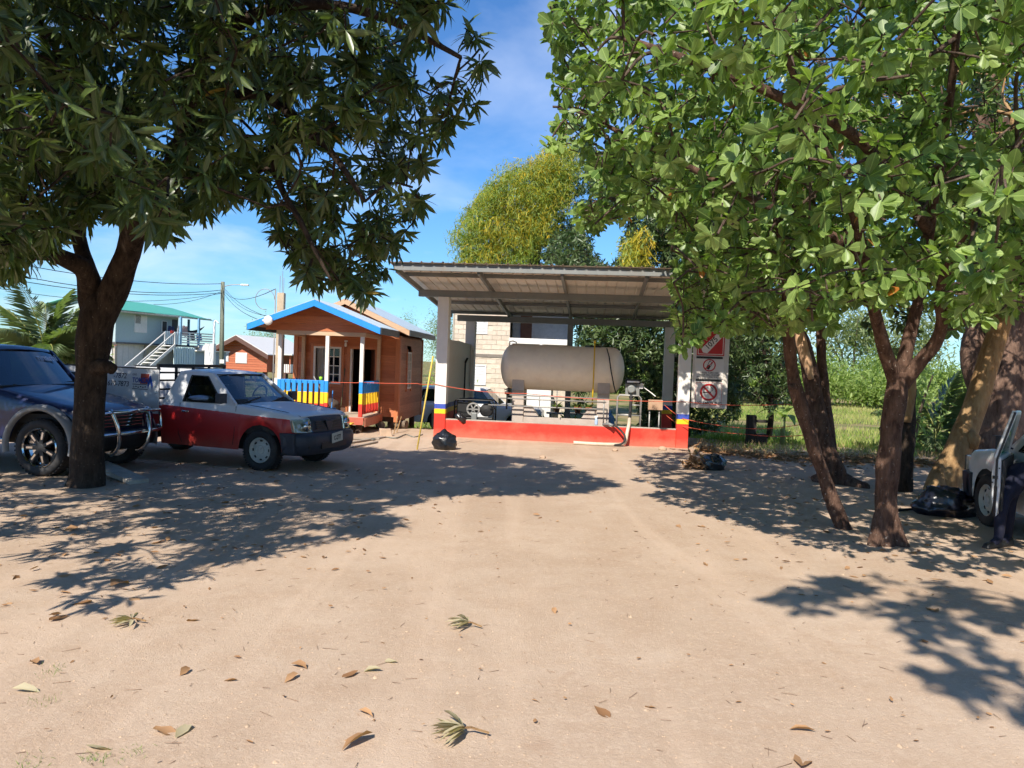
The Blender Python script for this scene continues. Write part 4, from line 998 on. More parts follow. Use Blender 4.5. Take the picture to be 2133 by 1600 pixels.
def bag_mesh(rx, ry, rz, seed, knot=False, n=26):
    mb = MB(); rows = []
    for i in range(n + 1):
        th = math.pi * i / n; row = []
        for k in range(32):
            ph = 2 * math.pi * k / 32
            d = Vector((math.sin(th) * math.cos(ph), math.sin(th) * math.sin(ph), math.cos(th)))
            q = d * 1.0
            w = 1 + .20 * mnoise.noise(q * 1.7 + Vector((seed, 1, 2))) + .13 * mnoise.noise(q * 4.1 + Vector((seed, 5, 2))) + .09 * abs(mnoise.noise(q * 8 + Vector((seed, 9, 1)))) + .05 * mnoise.noise(q * 15 + Vector((seed, 9, 1)))
            z = d.z * w
            if z < -.62: z = -.62 - (-.62 - z) * .15
            if knot and d.z > .86:
                kk = (d.z - .86) / .14; z += .28 * kk; w *= (1 - .45 * kk)
            row.append((d.x * w * rx, d.y * w * ry, z * rz))
        rows.append(row)
    mb.grid(rows, closed=True)
    return mb
tank_and_gear()

def bin_bags():
    b = thing('bin_bag', 'full black bin bag on the sand before the left canopy pillar', 'bin bag', onz(925, 936), 0, None)
    mb = bag_mesh(.235, .21, .235, 3, True); o = mb.build('bag', M_BAG, b, smooth=True); o.location = (0, 0, .14)
    p = onz(1482, 978); b = thing('bin_bag', 'torn grey-black bin bag spilling dry leaves on the sand near the signs', 'bin bag', p)
    mb = bag_mesh(.26, .22, .19, 9); o = mb.build('bag', mat('grey_bin_bag', (.020, .022, .025), .24, var=.2, bump=.8, bscale=9, spec=.8), b, smooth=True); o.location = (0, 0, .11)
    n = 160; P = rng.normal(0, 1, (n, 3)) * np.array([.13, .10, .06]) + np.array([-.27, -.05, .09]); P[:, 2] = np.abs(P[:, 2])
    LEAF_DRY = MATS.get('dry_leaf') or leaf_mat('dry_leaf', (.20, .10, .045), (.46, .27, .14), rough=.7, trans=.15, spec=.2)
    o = build_leaves('spilled_leaves', P, nrm(rng.normal(0, 1, (n, 3)) + np.array([0, 0, .2])), nrm(rng.normal(0, 1, (n, 3))), rng.uniform(.10, .18, n), rng.uniform(.04, .07, n), rng.uniform(0, .9, n), T_DIAM, LEAF_DRY, b); o['kind'] = 'stuff'
    p = onz(1962, 1072); b = thing('bin_bag', 'large blue-black bin bag lying at the foot of the tan leaning trunk', 'bin bag', p)
    mb = bag_mesh(.40, .27, .24, 14); o = mb.build('bag', mat('blue_bin_bag', (.010, .012, .024), .25, var=.2, bump=.8, bscale=8, spec=.7), b, smooth=True); o.location = (.05, 0, .14)
    # short stake leaning by the torn bag, drain pipe by the pillar
    s = thing('clay_pipe', 'short brown pipe lying by the right canopy pillar', 'pipe')
    mb = MB(); mb.tube([onz(1448, 948) + Vector((0, 0, .04)), onz(1462, 930) + Vector((0, 0, .16))], .05, 10); mb.build('pipe', BARK_TAN, s, smooth=True)
bin_bags()

def ropes():
    def rope(label, pts, sag, r_=.011, m=M_ROPE):
        t = thing('rope', label, 'rope'); mb = MB(); P = []
        for a, b, s in zip(pts[:-1], pts[1:], sag):
            for k in range(9):
                q = k / 8; P.append(a.lerp(b, q) - Vector((0, 0, s * 4 * q * (1 - q))))
        mb.tube(P, r_, 6); mb.build('strand', m, t, smooth=True)
    rope('orange rope strung from the porch post past both canopy pillars', [at(690, 796, 19.35), at(764, 797, 19.3), at(868, 799, 18.9), can(.0, -.02, 1.28), can(2.2, -.03, 1.14), can(LX - .1, -.02, 1.10), at(1640, 842, 15.5), at(1700, 850, 13.6)], [.01, .01, .02, .06, .05, .05, .02], .0075)
    rope('middle red rope running from the plinth to the trees on the right', [can(5.55, .5, .98), can(LX - .14, -.02, .70), at(1560, 893, 17.5), at(1690, 880, 13.7)], [.02, .03, .04], .007)
    rope('lowest red rope running from the plinth to the trees on the right', [can(5.62, .6, .72), can(LX - .14, -.02, .52), at(1560, 905, 17.5), at(1690, 905, 13.7)], [.02, .03, .04], .007)
    # yellow rod leaning between the shop and canopy
    t = thing('yellow_pole', 'thin yellow pole leaning between the wooden hut and the canopy', 'pole')
    mb = MB(); a = onz(868, 937); b = at(902, 742, a.y + .35); mb.tube([a - Vector((0, 0, .05)), b], .017, 8); mb.build('pole', mat('faded_yellow', (.62, .44, .08), .6, var=.15), t, smooth=True)
ropes()

# ------------------------------------------------------------------ the wooden hut with its painted porch
HUT_YAW = R(-4)
HUT_LOC = (-5.87, 21.25, 0.0)          # left front corner of the cabin wall
HUTM = Matrix.Translation(HUT_LOC) @ Matrix.Rotation(HUT_YAW, 4, 'Z')
def wood(name, c, var=.22, rough=.62, stretch=(1.2, 14, 14)):
    return mat(name, c, rough, var=var, vscale=3.0, stretch=stretch, bump=.25, bscale=8)
def hut():
    t = thing('wooden_hut', 'small varnished timber hut with blue gable boards and a painted porch', 'hut', HUT_LOC, HUT_YAW)
    W, LEN, F0, EV = 2.82, 3.35, .30, 2.42          # width, length, floor height, eaves
    pw = [wood('varnished_pine_%d' % i, c, .20, .45) for i, c in enumerate(((.46, .145, .052), (.52, .175, .066), (.40, .120, .042)))]
    pside = [wood('weathered_pine_%d' % i, c, .22, .7, (14, 1.2, 14)) for i, c in enumerate(((.42, .20, .11), (.47, .23, .13), (.36, .165, .09)))]
    corner = wood('corner_board', (.50, .17, .065), .15, .5, (14, 14, 1.2))
    frame_w = M_WHITE
    PW = .205
    # front wall: horizontal lap boards, cut round the window and the door
    wx0, wx1, wz0, wz1 = .52, 1.28, 1.12, 2.12        # window opening
    dx0, dx1, dz1 = 1.52, 2.20, 2.08                  # door opening
    def boards(y0, x0, x1, z0, z1, mats, front=True, opens=()):
        z = z0; i = 0
        while z < z1 - .02:
            zt = min(z + PW, z1); segs = [(x0, x1)]
            for (a, b, c, d) in opens:
                if zt > c + .01 and z < d - .01:
                    new = []
                    for s0, s1 in segs:
                        if b <= s0 or a >= s1: new.append((s0, s1)); continue
                        if a > s0 + .01: new.append((s0, a))
                        if b < s1 - .01: new.append((b, s1))
                    segs = new
            for s0, s1 in segs:
                mb = MB(); jit = random.uniform(-.002, .002)
                if front:      # lapped board: thick lower edge
                    mb.hexa([(s0, y0 - .032 + jit, z), (s1, y0 - .032 + jit, z), (s1, y0, z), (s0, y0, z)], [(s0, y0 - .012, zt + .012), (s1, y0 - .012, zt + .012), (s1, y0, zt + .012), (s0, y0, zt + .012)])
                else:
                    mb.hexa([(y0 + .034 + jit, s0, z), (y0 + .034 + jit, s1, z), (y0, s1, z), (y0, s0, z)], [(y0 + .012, s0, zt + .012), (y0 + .012, s1, zt + .012), (y0, s1, zt + .012), (y0, s0, zt + .012)])
                mb.build('wall_board', mats[(i * 7 + int(s0 * 3)) % 3], t)
            z = zt; i += 1
    boards(0, .06, W - .06, F0, EV, pw, True, ((wx0, wx1, wz0, wz1), (dx0, dx1, 0, dz1)))
    sx0, sx1, sz0, sz1 = 1.05, 1.62, 1.02, 2.06       # side window (along y)
    boards(W, .06, LEN - .06, F0 - .12, EV + .05, pside, False, ((sx0, sx1, sz0, sz1),))
    # other walls and floor
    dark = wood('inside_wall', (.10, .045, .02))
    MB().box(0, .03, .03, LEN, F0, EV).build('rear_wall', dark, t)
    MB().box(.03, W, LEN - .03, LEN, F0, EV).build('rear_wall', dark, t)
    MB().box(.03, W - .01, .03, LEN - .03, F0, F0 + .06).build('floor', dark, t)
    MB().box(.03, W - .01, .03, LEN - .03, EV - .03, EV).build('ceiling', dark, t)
    for x, y in ((-.03, -.045), (W - .07, -.045)):
        MB().box(x, x + .115, y, y + .06, F0 - .14, EV + .06).build('corner_board', corner, t, bevel=.006)
    MB().box(W + .002, W + .055, .016, .13, F0 - .14, EV + .06).build('corner_board', corner, t, bevel=.006)
    MB().box(W, W + .05, LEN - .12, LEN, F0 - .14, EV + .06).build('corner_board', corner, t, bevel=.006)
    # window: left half swung open showing curtain, right half panes
    win = MB(); fr = .05
    for (a, b, c, d) in ((wx0, wx1, wz0, wz0 + fr), (wx0, wx1, wz1 - fr, wz1), (wx0, wx0 + fr, wz0 + fr, wz1 - fr), (wx1 - fr, wx1, wz0 + fr, wz1 - fr), (.86, .86 + fr, wz0 + fr, wz1 - fr)): win.box(a, b, -.045, .02, c, d)
    wo = win.build('window', frame_w, t, bevel=.004)
    mb = MB()
    for z in (1.37, 1.60, 1.84): mb.box(.91, 1.23, -.03, .0, z, z + .022)
    mb.box(1.06, 1.085, -.032, .002, wz0 + fr, wz1 - fr); mb.build('glazing_bars', frame_w, wo)
    MB().box(.91, 1.23, -.012, -.008, wz0 + fr, wz1 - fr).build('pane', M_DARKGLASS, wo)
    cur = MB(); rows = []
    for zz in (wz0 + .03, 1.5, wz1 - .03): rows.append([(.57 + .24 * k / 14, .10 + .022 * math.sin(k * 1.9), zz) for k in range(15)])
    cur.grid(rows); cur.build('curtain', mat('grey_curtain', (.45, .44, .43), .8, var=.15), wo, smooth=True)
    mb = MB()
    for (a, b, c, d) in ((wx0 - .075, wx0, wz0 - .075, wz1 + .075), (wx1, wx1 + .075, wz0 - .075, wz1 + .075)): mb.box(a, b, -.05, -.01, c, d)
    for (c, d) in ((wz0 - .075, wz0), (wz1, wz1 + .075)): mb.box(wx0, wx1, -.05, -.01, c, d)
    mb.build('window_trim', corner, wo, bevel=.004)
    # door: open leaf hinged right, white frame edge left
    mb = MB(); mb.box(dx0 - .085, dx0, -.05, -.01, F0, dz1 + .08); mb.box(dx1, dx1 + .085, -.05, -.01, F0, dz1 + .08); mb.box(dx0, dx1, -.05, -.01, dz1, dz1 + .08); mb.build('door_trim', corner, t, bevel=.004)
    mb = MB(); mb.box(dx0, dx0 + .05, -.03, .12, F0, dz1); mb.build('door_jamb', M_WHITE, t)
    dl = MB(); dl.M = Matrix.Translation((dx1 - .02, .03, 0)) @ Matrix.Rotation(R(112), 4, 'Z'); dl.box(0, .66, -.02, .02, F0 + .07, dz1 - .02); dd = dl.build('door', wood('door_wood', (.13, .04, .018), .2, .5, (14, 14, 1.2)), t, bevel=.004)
    h = MB(); h.M = dl.M; h.tube([(.58, -.05, 1.15), (.52, -.06, 1.15)], .012, 6); h.build('handle', M_PIPE, dd)
    # side window
    mb = MB()
    for (a, b, c, d) in ((sx0, sx1, sz0, sz0 + fr), (sx0, sx1, sz1 - fr, sz1), (sx0, sx0 + fr, sz0 + fr, sz1 - fr), (sx1 - fr, sx1, sz0 + fr, sz1 - fr), (1.31, 1.35, sz0 + fr, sz1 - fr)): mb.box(W - .02, W + .045, a, b, c, d)
    for z in (1.27, 1.52, 1.77): mb.box(W - .005, W + .03, sx0 + fr, sx1 - fr, z, z + .022)
    sw = mb.build('window', frame_w, t, bevel=.004)
    MB().box(W + .005, W + .009, sx0 + fr, sx1 - fr, sz0 + fr, sz1 - fr).build('pane', M_DARKGLASS, sw)
    mb = MB()
    for (a, b) in ((sx0 - .075, sx0), (sx1, sx1 + .075)): mb.box(W + .005, W + .05, a, b, sz0 - .075, sz1 + .075)
    mb.build('window_trim', corner, sw, bevel=.004)
    # main roof: ridge along y, gable rake boards in raw wood, blue-grey sheets
    cx = W / 2; RH = .98; OV = .34
    roofm = mat('pale_blue_sheet', (.50, .60, .66), .38, var=.06, metal=.3, dirt=(.4, .42, .42), damt=.3)
    soff = wood('soffit_wood', (.20, .08, .035)); rake = wood('raw_rake_board', (.52, .33, .20), .15, .7)
    grey = mat('dark_grey_fascia', (.055, .075, .095), .5, var=.1)
    def roof(par, x0, x1, y0, y1, zc, ze, m_rake, m_eave, hh=.15):
        cxx = (x0 + x1) / 2
        for s, xe in ((-1, x0), (1, x1)):
            n = 5
            for k in range(n):
                ya, yb = y0 + (y1 - y0) * k / n, y0 + (y1 - y0) * (k + 1) / n + .012
                mb = MB(); m_ = 5; rows = []
                yy = [ya + (yb - ya) * q / 16 for q in range(17)]
                for q in (0, .5, 1.0):
                    rows.append([(cxx + (xe - cxx) * q, y, zc + (ze - zc) * q + (.018 if j % 4 in (1, 2) else 0) + .002 * (k % 2)) for j, y in enumerate(yy)])
                mb.grid(rows); rows2 = [[(a, b, c - .003) for a, b, c in r_] for r_ in rows]; mb.grid(rows2)
                mb.build('roof_sheet', roofm, par)
            mb = MB(); mb.hexa([(cxx, y0 + .02, zc - .06), (xe - s * .02, y0 + .02, ze - .06), (xe - s * .02, y1, ze - .06), (cxx, y1, zc - .06)], [(cxx, y0 + .02, zc - .012), (xe - s * .02, y0 + .02, ze - .012), (xe - s * .02, y1, ze - .012), (cxx, y1, zc - .012)]); mb.build('roof_deck', soff, par)
            mb = MB(); mb.hexa([(cxx, y0 - .02, zc - hh), (xe, y0 - .02, ze - hh), (xe, y0 + .018, ze - hh), (cxx, y0 + .018, zc - hh)], [(cxx, y0 - .02, zc - .006), (xe, y0 - .02, ze - .006), (xe, y0 + .018, ze - .006), (cxx, y0 + .018, zc - .006)]); mb.build('rake_board', m_rake, par, bevel=.004)
            mb = MB(); mb.box(min(xe, xe + s * .022), max(xe, xe + s * .022), y0 + .0, y1, ze - hh, ze - .008); mb.build('eaves_board', m_eave, par, bevel=.003)
    roof(t, -OV, W + OV, -.30, LEN + .3, EV + RH, EV + .20, rake, grey)
    # gable infill
    mb = MB(); mb.prism([(.0, EV + .0), (W, EV + .0), (W, EV + .17), (cx, EV + RH - .14), (0, EV + .17)], 'y', -.02, .01); mb.build('gable', pw[0], t)
    mb = MB(); mb.prism([(.0, EV), (W, EV), (W, EV + .17), (cx, EV + RH - .14), (0, EV + .17)], 'y', LEN - .02, LEN); mb.build('gable', pw[0], t)
    # ---- porch
    PX0, PX1, PY = .22, 2.36, -1.85
    fl = .40
    for k in range(9):
        mb = MB(); y0 = PY - .02 + k * (1.82 / 9); mb.box(PX0 - .06, PX1 + .06, y0, y0 + .196, fl - .045, fl - .005 + random.uniform(0, .003)); mb.build('porch_plank', wood('porch_floor_%d' % (k % 3), (.46, .36, .27), .15, .8), t)
    mb = MB(); mb.box(PX0 - .06, PX1 + .06, PY - .06, PY - .022, fl - .19, fl - .01); mb.build('porch_fascia', mat('faded_red_board', (.42, .10, .06), .6, var=.15), t, bevel=.004)
    mb = MB(); mb.box(PX1 + .062, PX1 + .095, PY + .0, -.05, fl - .24, fl - .03); mb.build('porch_fascia', mat('pink_red_board', (.50, .17, .10), .6, var=.15), t, bevel=.004)
    postm = bands_mat('post_bands', [(.72, (.60, .035, .02)), (.98, (.80, .50, .01)), (1.26, (.015, .24, .62)), (9, (.70, .67, .62))], var=.06)
    beam = wood('raw_beam', (.52, .36, .23), .15, .7)
    for x in (PX0, 1.45 - .045, PX1 - .09):
        MB().box(x, x + .09, PY, PY + .09, fl, 2.36).build('porch_post', postm, t, bevel=.006)
    for x in (PX0, PX1 - .09):
        MB().box(x, x + .09, -.14, -.052, fl, 2.36).build('porch_post', beam, t, bevel=.006)
    MB().box(PX0 - .05, PX1 + .05, PY - .005, PY + .085, 2.362, 2.46).build('porch_beam', beam, t, bevel=.004)
    for x in (PX0, PX1 - .09): MB().box(x, x + .09, PY + .09, -.05, 2.362, 2.46).build('porch_beam', beam, t, bevel=.004)
    railm = bands_mat('rail_bands', [(.70, (.60, .035, .02)), (.98, (.80, .50, .01)), (9, (.015, .24, .62))], var=.06)
    nb = 8; xa, xb = PX0 + .10, 1.40
    for k in range(nb):
        x = xa + (xb - xa - .088) * k / (nb - 1); MB().box(x, x + .088, PY - .012, PY + .012, fl + .06, 1.25).build('baluster', railm, t, bevel=.003)
    MB().box(PX0 + .09, 1.405, PY + .014, PY + .075, 1.18, 1.26).build('hand_rail', M_BLUE, t, bevel=.004)
    MB().box(PX0 + .09, 1.405, PY + .014, PY + .06, .50, .56).build('bottom_rail', MATS['red_wall_paint'], t, bevel=.004)
    ns = 10
    for k in range(ns):
        y = PY + .15 + (-.30 - PY - .10) * k / (ns - 1); MB().box(PX1 - .012, PX1 + .012, y - .044, y + .044, fl + .06, 1.25).build('baluster', railm, t, bevel=.003)
    MB().box(PX1 - .075, PX1 - .014, PY + .09, -.14, 1.18, 1.26).build('hand_rail', M_BLUE, t, bevel=.004)
    MB().box(PX1 - .06, PX1 - .014, PY + .09, -.14, .50, .56).build('bottom_rail', MATS['red_wall_paint'], t, bevel=.004)
    for k in range(8):
        y = PY + .15 + (-.30 - PY - .10) * k / 7; MB().box(PX0 - .012, PX0 + .012, y - .044, y + .044, fl + .06, 1.25).build('baluster', railm, t, bevel=.003)
    # porch roof and gable
    pr0, pr1 = PX0 - .58, PX1 + .52
    roof(t, pr0, pr1, PY - .50, -.31, 3.20, 2.58, M_BLUE, grey, .16)
    pc = (pr0 + pr1) / 2
    for k, (za, zb) in enumerate(((2.462, 2.64), (2.645, 2.82), (2.825, 3.03))):
        def half(z): return (pr1 - pr0) / 2 * (3.20 - .075 - z) / .62
        a, b = min(half(za), (PX1 - PX0) / 2 + .30), max(.02, half(zb)); mb = MB(); mb.prism([(pc - a, za), (pc + a, za), (pc + b, zb), (pc - b, zb)], 'y', PY - .012 - .004 * k, PY + .02); mb.build('gable_board', pw[k % 3], t)
    # meter dish on the left end of the gable
    mb = MB(); mb.lathe([(.02, -.03), (.10, -.02), (.115, .02), (.10, .05), (.03, .06)], (PX0 - .05, PY - .58, 2.66), 'y', 20); mb.tube([(PX0 - .2, PY - .5, 2.66), (PX0 - .05, PY - .55, 2.66)], .035, 8); mb.build('lamp', M_WHITE, t, smooth=True)
    mb = MB(); mb.box(1.36, 1.44, -.06, -.02, 2.26, 2.30); mb.lathe([(.028, 0), (.036, .04), (.03, .10), (.02, .12)], (1.40, -.07, 2.13), 'z', 12); mb.build('porch_bulb', M_WHITE, t)
    # piers
    pm = wood('pier_log', (.10, .06, .04), .3, .9)
    for x, y in ((.3, .2), (1.5, .2), (2.62, .2), (.3, 1.7), (2.62, 1.7), (.3, 3.1), (2.62, 3.1), (PX1 - .1, PY + .15), (1.3, PY + .15), (PX0 + .1, PY + .15)):
        mb = MB(); mb.lathe([(.085, -1.0), (.085, .02), (.08, .30)], (x, y, 0), 'z', 10); mb.build('pier', pm, t, smooth=True)
    MB().box(.05, W - .05, .05, LEN - .05, F0 - .14, F0 - .002).build('floor_joists', dark, t)
    # steps
    stepm = mat('yellow_step', (.72, .45, .05), .6, var=.12)
    for k, (y, z) in enumerate(((PY - .26, .27), (PY - .52, .12))):
        mb = MB(); mb.box(1.52, 2.22, y - .13, y + .13, z - .03, z); mb.build('step', stepm if k == 0 else wood('step_wood', (.35, .25, .17)), t, bevel=.004)
    mb = MB(); mb.prism([(PY - .7, -.05), (PY - .5, -.05), (PY - .06, .24), (PY - .06, .38)], 'x', 2.02, 2.055); mb.build('step_stringer', mat('orange_stringer', (.55, .26, .05), .6), t)
    mb = MB(); mb.prism([(PY - .7, -.05), (PY - .5, -.05), (PY - .06, .24), (PY - .06, .38)], 'x', 1.64, 1.675); mb.build('step_stringer', M_BLUE, t)
    # things on the porch
    hp = lambda x, y, z: HUTM @ Vector((x, y, z))
    c = thing('green_cup', 'bright green cup standing on the porch rail', 'cup', hp(1.30, PY + .045, 1.26)); mb = MB(); mb.lathe([(.032, 0), (.04, .09), (.036, .09), (.028, .01)], (0, 0, 0), 'z', 16); mb.build('cup', mat('lime_plastic', (.30, .68, .03), .35), c, smooth=True)
    b = thing('broom', 'green-handled broom leaning upright by the hut door', 'broom', hp(1.40, -.35, fl)); mb = MB(); mb.tube([(0, 0, .1), (.03, .22, 1.15)], .014, 8); mb.build('handle', mat('olive_stick', (.14, .14, .07), .6), b, smooth=True); MB().box(-.12, .12, -.03, .03, 0, .12).build('brush', mat('brown_bristle', (.10, .05, .03), .8), b)
    b = thing('mop', 'grey mop leaning into the corner of the porch rail', 'mop', hp(1.18, -1.25, fl)); mb = MB(); mb.tube([(.25, 0, .06), (-.12, -.45, .95)], .014, 8); mb.build('handle', M_PIPE, b, smooth=True); mb = bag_mesh(.14, .10, .07, 4); o = mb.build('head', mat('grey_mop', (.28, .26, .24), .9), b, smooth=True); o.location = (.27, .02, .05)
    b = thing('dustpan', 'blue plastic dustpan on the porch floor by the door', 'dustpan', hp(1.46, -1.35, fl)); mb = MB(); mb.prism([(-.14, 0), (.14, 0), (.10, .17), (-.10, .17)], 'y', -.03, .0); mb.tube([(0, -.015, .17), (0, .05, .6)], .012, 6); mb.build('pan', M_BLUE, b)
    b = thing('sack', 'dark sack slumped on the porch left of the door', 'sack', hp(1.15, -.45, fl)); mb = bag_mesh(.22, .2, .22, 8); o = mb.build('cloth', mat('brown_sack', (.07, .05, .04), .9, bump=.4, bscale=30), b, smooth=True); o.location = (0, 0, .14)
hut()

def hut_clutter():
    M_BLOCK = mat('loose_block', (.50, .36, .25), .9, var=.15, bump=.4, bscale=40)
    b = thing('concrete_block', 'broken pale concrete block on the sand by the hut', 'block', onz(803, 908), R(20)); mb = MB(); mb.hexa([(-.14, -.1, -.02), (.16, -.1, -.02), (.16, .1, -.02), (-.14, .1, -.02)], [(-.15, -.1, .17), (.10, -.09, .19), (.16, .1, .15), (-.14, .1, .18)]); mb.build('block', M_BLOCK, b, bevel=.015)
    for lab, (u, v), L_, r_, a in (('short log lying under the hut corner', (792, 893), .35, .10, 20), ('sawn log end under the side of the hut', (833, 892), .4, .11, 70)):
        b = thing('log', lab, 'log', onz(u, v), R(a)); mb = MB(); mb.lathe([(r_, -L_ / 2), (r_ * 1.04, L_ / 2)], (0, 0, r_), 'y', 14); mb.build('wood', BARK_GREY, b, smooth=True, angle_smooth=40)
    def lying(lab, pts, w, h, m, nm='board'):
        t = thing(nm, lab, nm); mb = MB()
        for a, c in zip(pts[:-1], pts[1:]): mb.beam(onz(*a) + Vector((0, 0, h)), onz(*c) + Vector((0, 0, h)), w, h * 1.5)
        mb.build('timber', m, t)
    W1 = wood('grey_board', (.34, .28, .22), .2, .8)
    lying('long grey board lying on the sand before the hut steps', [(722, 925), (800, 912)], .10, .02, W1)
    lying('thin board lying nearest the pickup bumper', [(732, 934), (785, 922)], .07, .02, W1)
    lying('short plank lying behind the bumper of the pickup', [(735, 915), (790, 916)], .12, .02, W1)
    t = thing('garden_hose', 'grey garden hose snaking on the sand beside the hut', 'hose'); mb = MB(); P, Q = catmull([onz(u, v) + Vector((0, 0, .02)) for u, v in ((775, 918), (800, 912), (825, 914), (845, 907), (862, 912), (880, 907))], [.015] * 6, 5); mb.tube(P, Q, 6); mb.build('hose', mat('grey_hose', (.2, .2, .17), .6), t, smooth=True)
    for lab, a, c in (('thin stick propped against the hut floor', (820, 905), (828, 868)), ('second stick propped against the hut floor, further right', (826, 902), (836, 868))):
        t = thing('stick', lab, 'stick'); mb = MB(); p = onz(*a); mb.tube([p, at(c[0], c[1], p.y + .5)], .014, 6); mb.build('stick', BARK_TAN, t)
hut_clutter()

# ------------------------------------------------------------------ vehicles (local frame: x forward from the front axle, y left, z up)
M_TYRE = M_RUBBER
M_RIMW = mat('pale_steel_rim', (.46, .46, .42), .5, var=.12, dirt=(.2, .14, .09), damt=.5, dscale=9)
M_CHROME = mat('chrome', (.62, .62, .62), .12, metal=1.0, var=.04)
M_DARKPL = mat('dark_plastic', (.022, .026, .040), .5, var=.2, dirt=(.09, .075, .06), damt=.4, dscale=3)
M_INT = mat('dark_interior', (.030, .029, .028), .8, var=.2)
M_LAMP = mat('lamp_reflector', (.60, .58, .50), .15, metal=.55, var=.25, vscale=18)
M_AMBER = mat('amber_lens', (.60, .22, .02), .2)
M_LENS = glass_mat('lamp_lens', (.82, .83, .78), 1.0, .03)
M_WSHIELD = glass_mat('windscreen', (.42, .50, .52), 2.3, .015)
M_SIDEGL = glass_mat('side_glass', (.55, .60, .58), 1.2, .015)
M_UNDER = mat('underbody', (.02, .019, .018), .9, var=.2)
def shell(stations, crown=.02):
    """lofted body: stations (x, z bottom, z top, half width)"""
    rows = []
    for (x, zb, zt, hw) in stations:
        half = []
        zs = zt - .035
        for s, p in ((0, .972), (.12, .986), (.35, 1.0), (.6, 1.0), (.82, .988), (1.0, .965)):
            half.append((hw * p, zb + (zs - zb) * s))
        half.append((hw * .935, zt - .008)); half.append((hw * .86, zt + crown * .25))
        for f in (.6, .3, 0.0): half.append((hw * f, zt + crown * (1 - f * f)))
        row = [(x, y, z) for y, z in half] + [(x, -y, z) for y, z in reversed(half[:-1])]
        rows.append(row)
    mb = MB(); mb.grid(rows)
    mb.f.append(tuple(range(len(rows[0])))); n = len(rows[0]); m = (len(rows) - 1) * n; mb.f.append(tuple(reversed(range(m, m + n))))
    return mb
def arch_z(x, cx, r_, zc, sill):
    d = abs(x - cx)
    return max(sill, zc + math.sqrt(max(0, r_ * r_ - d * d))) if d < r_ else sill
def arch_xs(cx, r_):
    return [cx + r_ * q for q in (1.0, .999, .97, .90, .78, .6, .35, 0, -.35, -.6, -.78, -.90, -.97, -.999, -1.0)]
def wheel(par, x, y, r_, w, rim_r, style, side, rimm):
    """one wheel: rim (with hub) and its tyre"""
    s = side
    rb = MB()
    if style == 'steel':
        rb.lathe([(rim_r, -.5 * w), (rim_r, .40 * w), (rim_r * .93, .46 * w), (rim_r * .86, .36 * w), (rim_r * .78, .22 * w), (rim_r * .55, .30 * w), (rim_r * .42, .34 * w), (rim_r * .34, .26 * w), (rim_r * .28, .26 * w), (rim_r * .24, .36 * w), (.005, .38 * w)], (0, 0, 0), 'y', 28)
    else:
        rb.lathe([(rim_r, -.5 * w), (rim_r, .46 * w), (rim_r * .955, .5 * w), (rim_r * .90, .44 * w), (rim_r * .88, .1 * w), (rim_r * .3, .02 * w), (.005, .02 * w)], (0, 0, 0), 'y', 40)
    if s < 0: rb.v = [(a, -b, c) for a, b, c in rb.v]
    o = rb.build('wheel', rimm, par, smooth=True, angle_smooth=35); o.location = (x, y, r_)
    t = MB(); t.lathe([(rim_r * .99, -.42 * w), (rim_r * 1.1, -.5 * w), (r_ * .90, -.5 * w), (r_ * .975, -.40 * w), (r_, -.25 * w), (r_, .25 * w), (r_ * .975, .40 * w), (r_ * .90, .5 * w), (rim_r * 1.1, .5 * w), (rim_r * .99, .42 * w)], (0, 0, 0), 'y', 40, closed=True)
    t.build('tyre', M_TYRE, o, smooth=True, angle_smooth=50)
    tr = MB()
    for k in range(44):
        a = 2 * math.pi * k / 44; tr.M = Matrix.Rotation(a, 4, 'Y'); tr.box(-.012, .012, -.42 * w, -.06 * w, r_ - .004, r_ + .007); tr.M = Matrix.Rotation(a + .07, 4, 'Y'); tr.box(-.012, .012, .06 * w, .42 * w, r_ - .004, r_ + .007)
    tr.M = None; tr.build('tread', M_TYRE, o)
    if style == 'steel':
        h = MB()
        for k in range(8):
            a = 2 * math.pi * k / 8; h.M = Matrix.Rotation(a, 4, 'Y'); h.box(-.022 * rim_r / .2, .022 * rim_r / .2, s * .20 * w, s * .285 * w, rim_r * .66, rim_r * .80)
        h.M = None; h.build('vent_slots', M_BLACK, o, bevel=.006)
    else:
        h = MB()
        for k in range(7):
            a = 2 * math.pi * k / 7 + .2; h.M = Matrix.Rotation(a, 4, 'Y')
            h.hexa([(-.03, s * .12 * w, rim_r * .16), (.03, s * .12 * w, rim_r * .16), (.03, s * .40 * w, rim_r * .18), (-.03, s * .40 * w, rim_r * .18)], [(-.042, s * .12 * w, rim_r * .92), (.042, s * .12 * w, rim_r * .92), (.038, s * .40 * w, rim_r * .90), (-.038, s * .40 * w, rim_r * .90)])
        h.M = None; h.lathe([(.005, s * .42 * w), (rim_r * .2, s * .40 * w), (rim_r * .24, s * .2 * w), (rim_r * .24, 0)], (0, 0, 0), 'y', 20); h.build('spokes', M_BLACK, o, bevel=.006)
        h = MB()
        for k in range(7):
            a = 2 * math.pi * k / 7 + .2; h.M = Matrix.Rotation(a, 4, 'Y'); h.box(-.014, .014, s * .402 * w, s * .412 * w, rim_r * .42, rim_r * .78)
        h.M = None; h.build('spoke_inserts', M_CHROME, o)
    return o
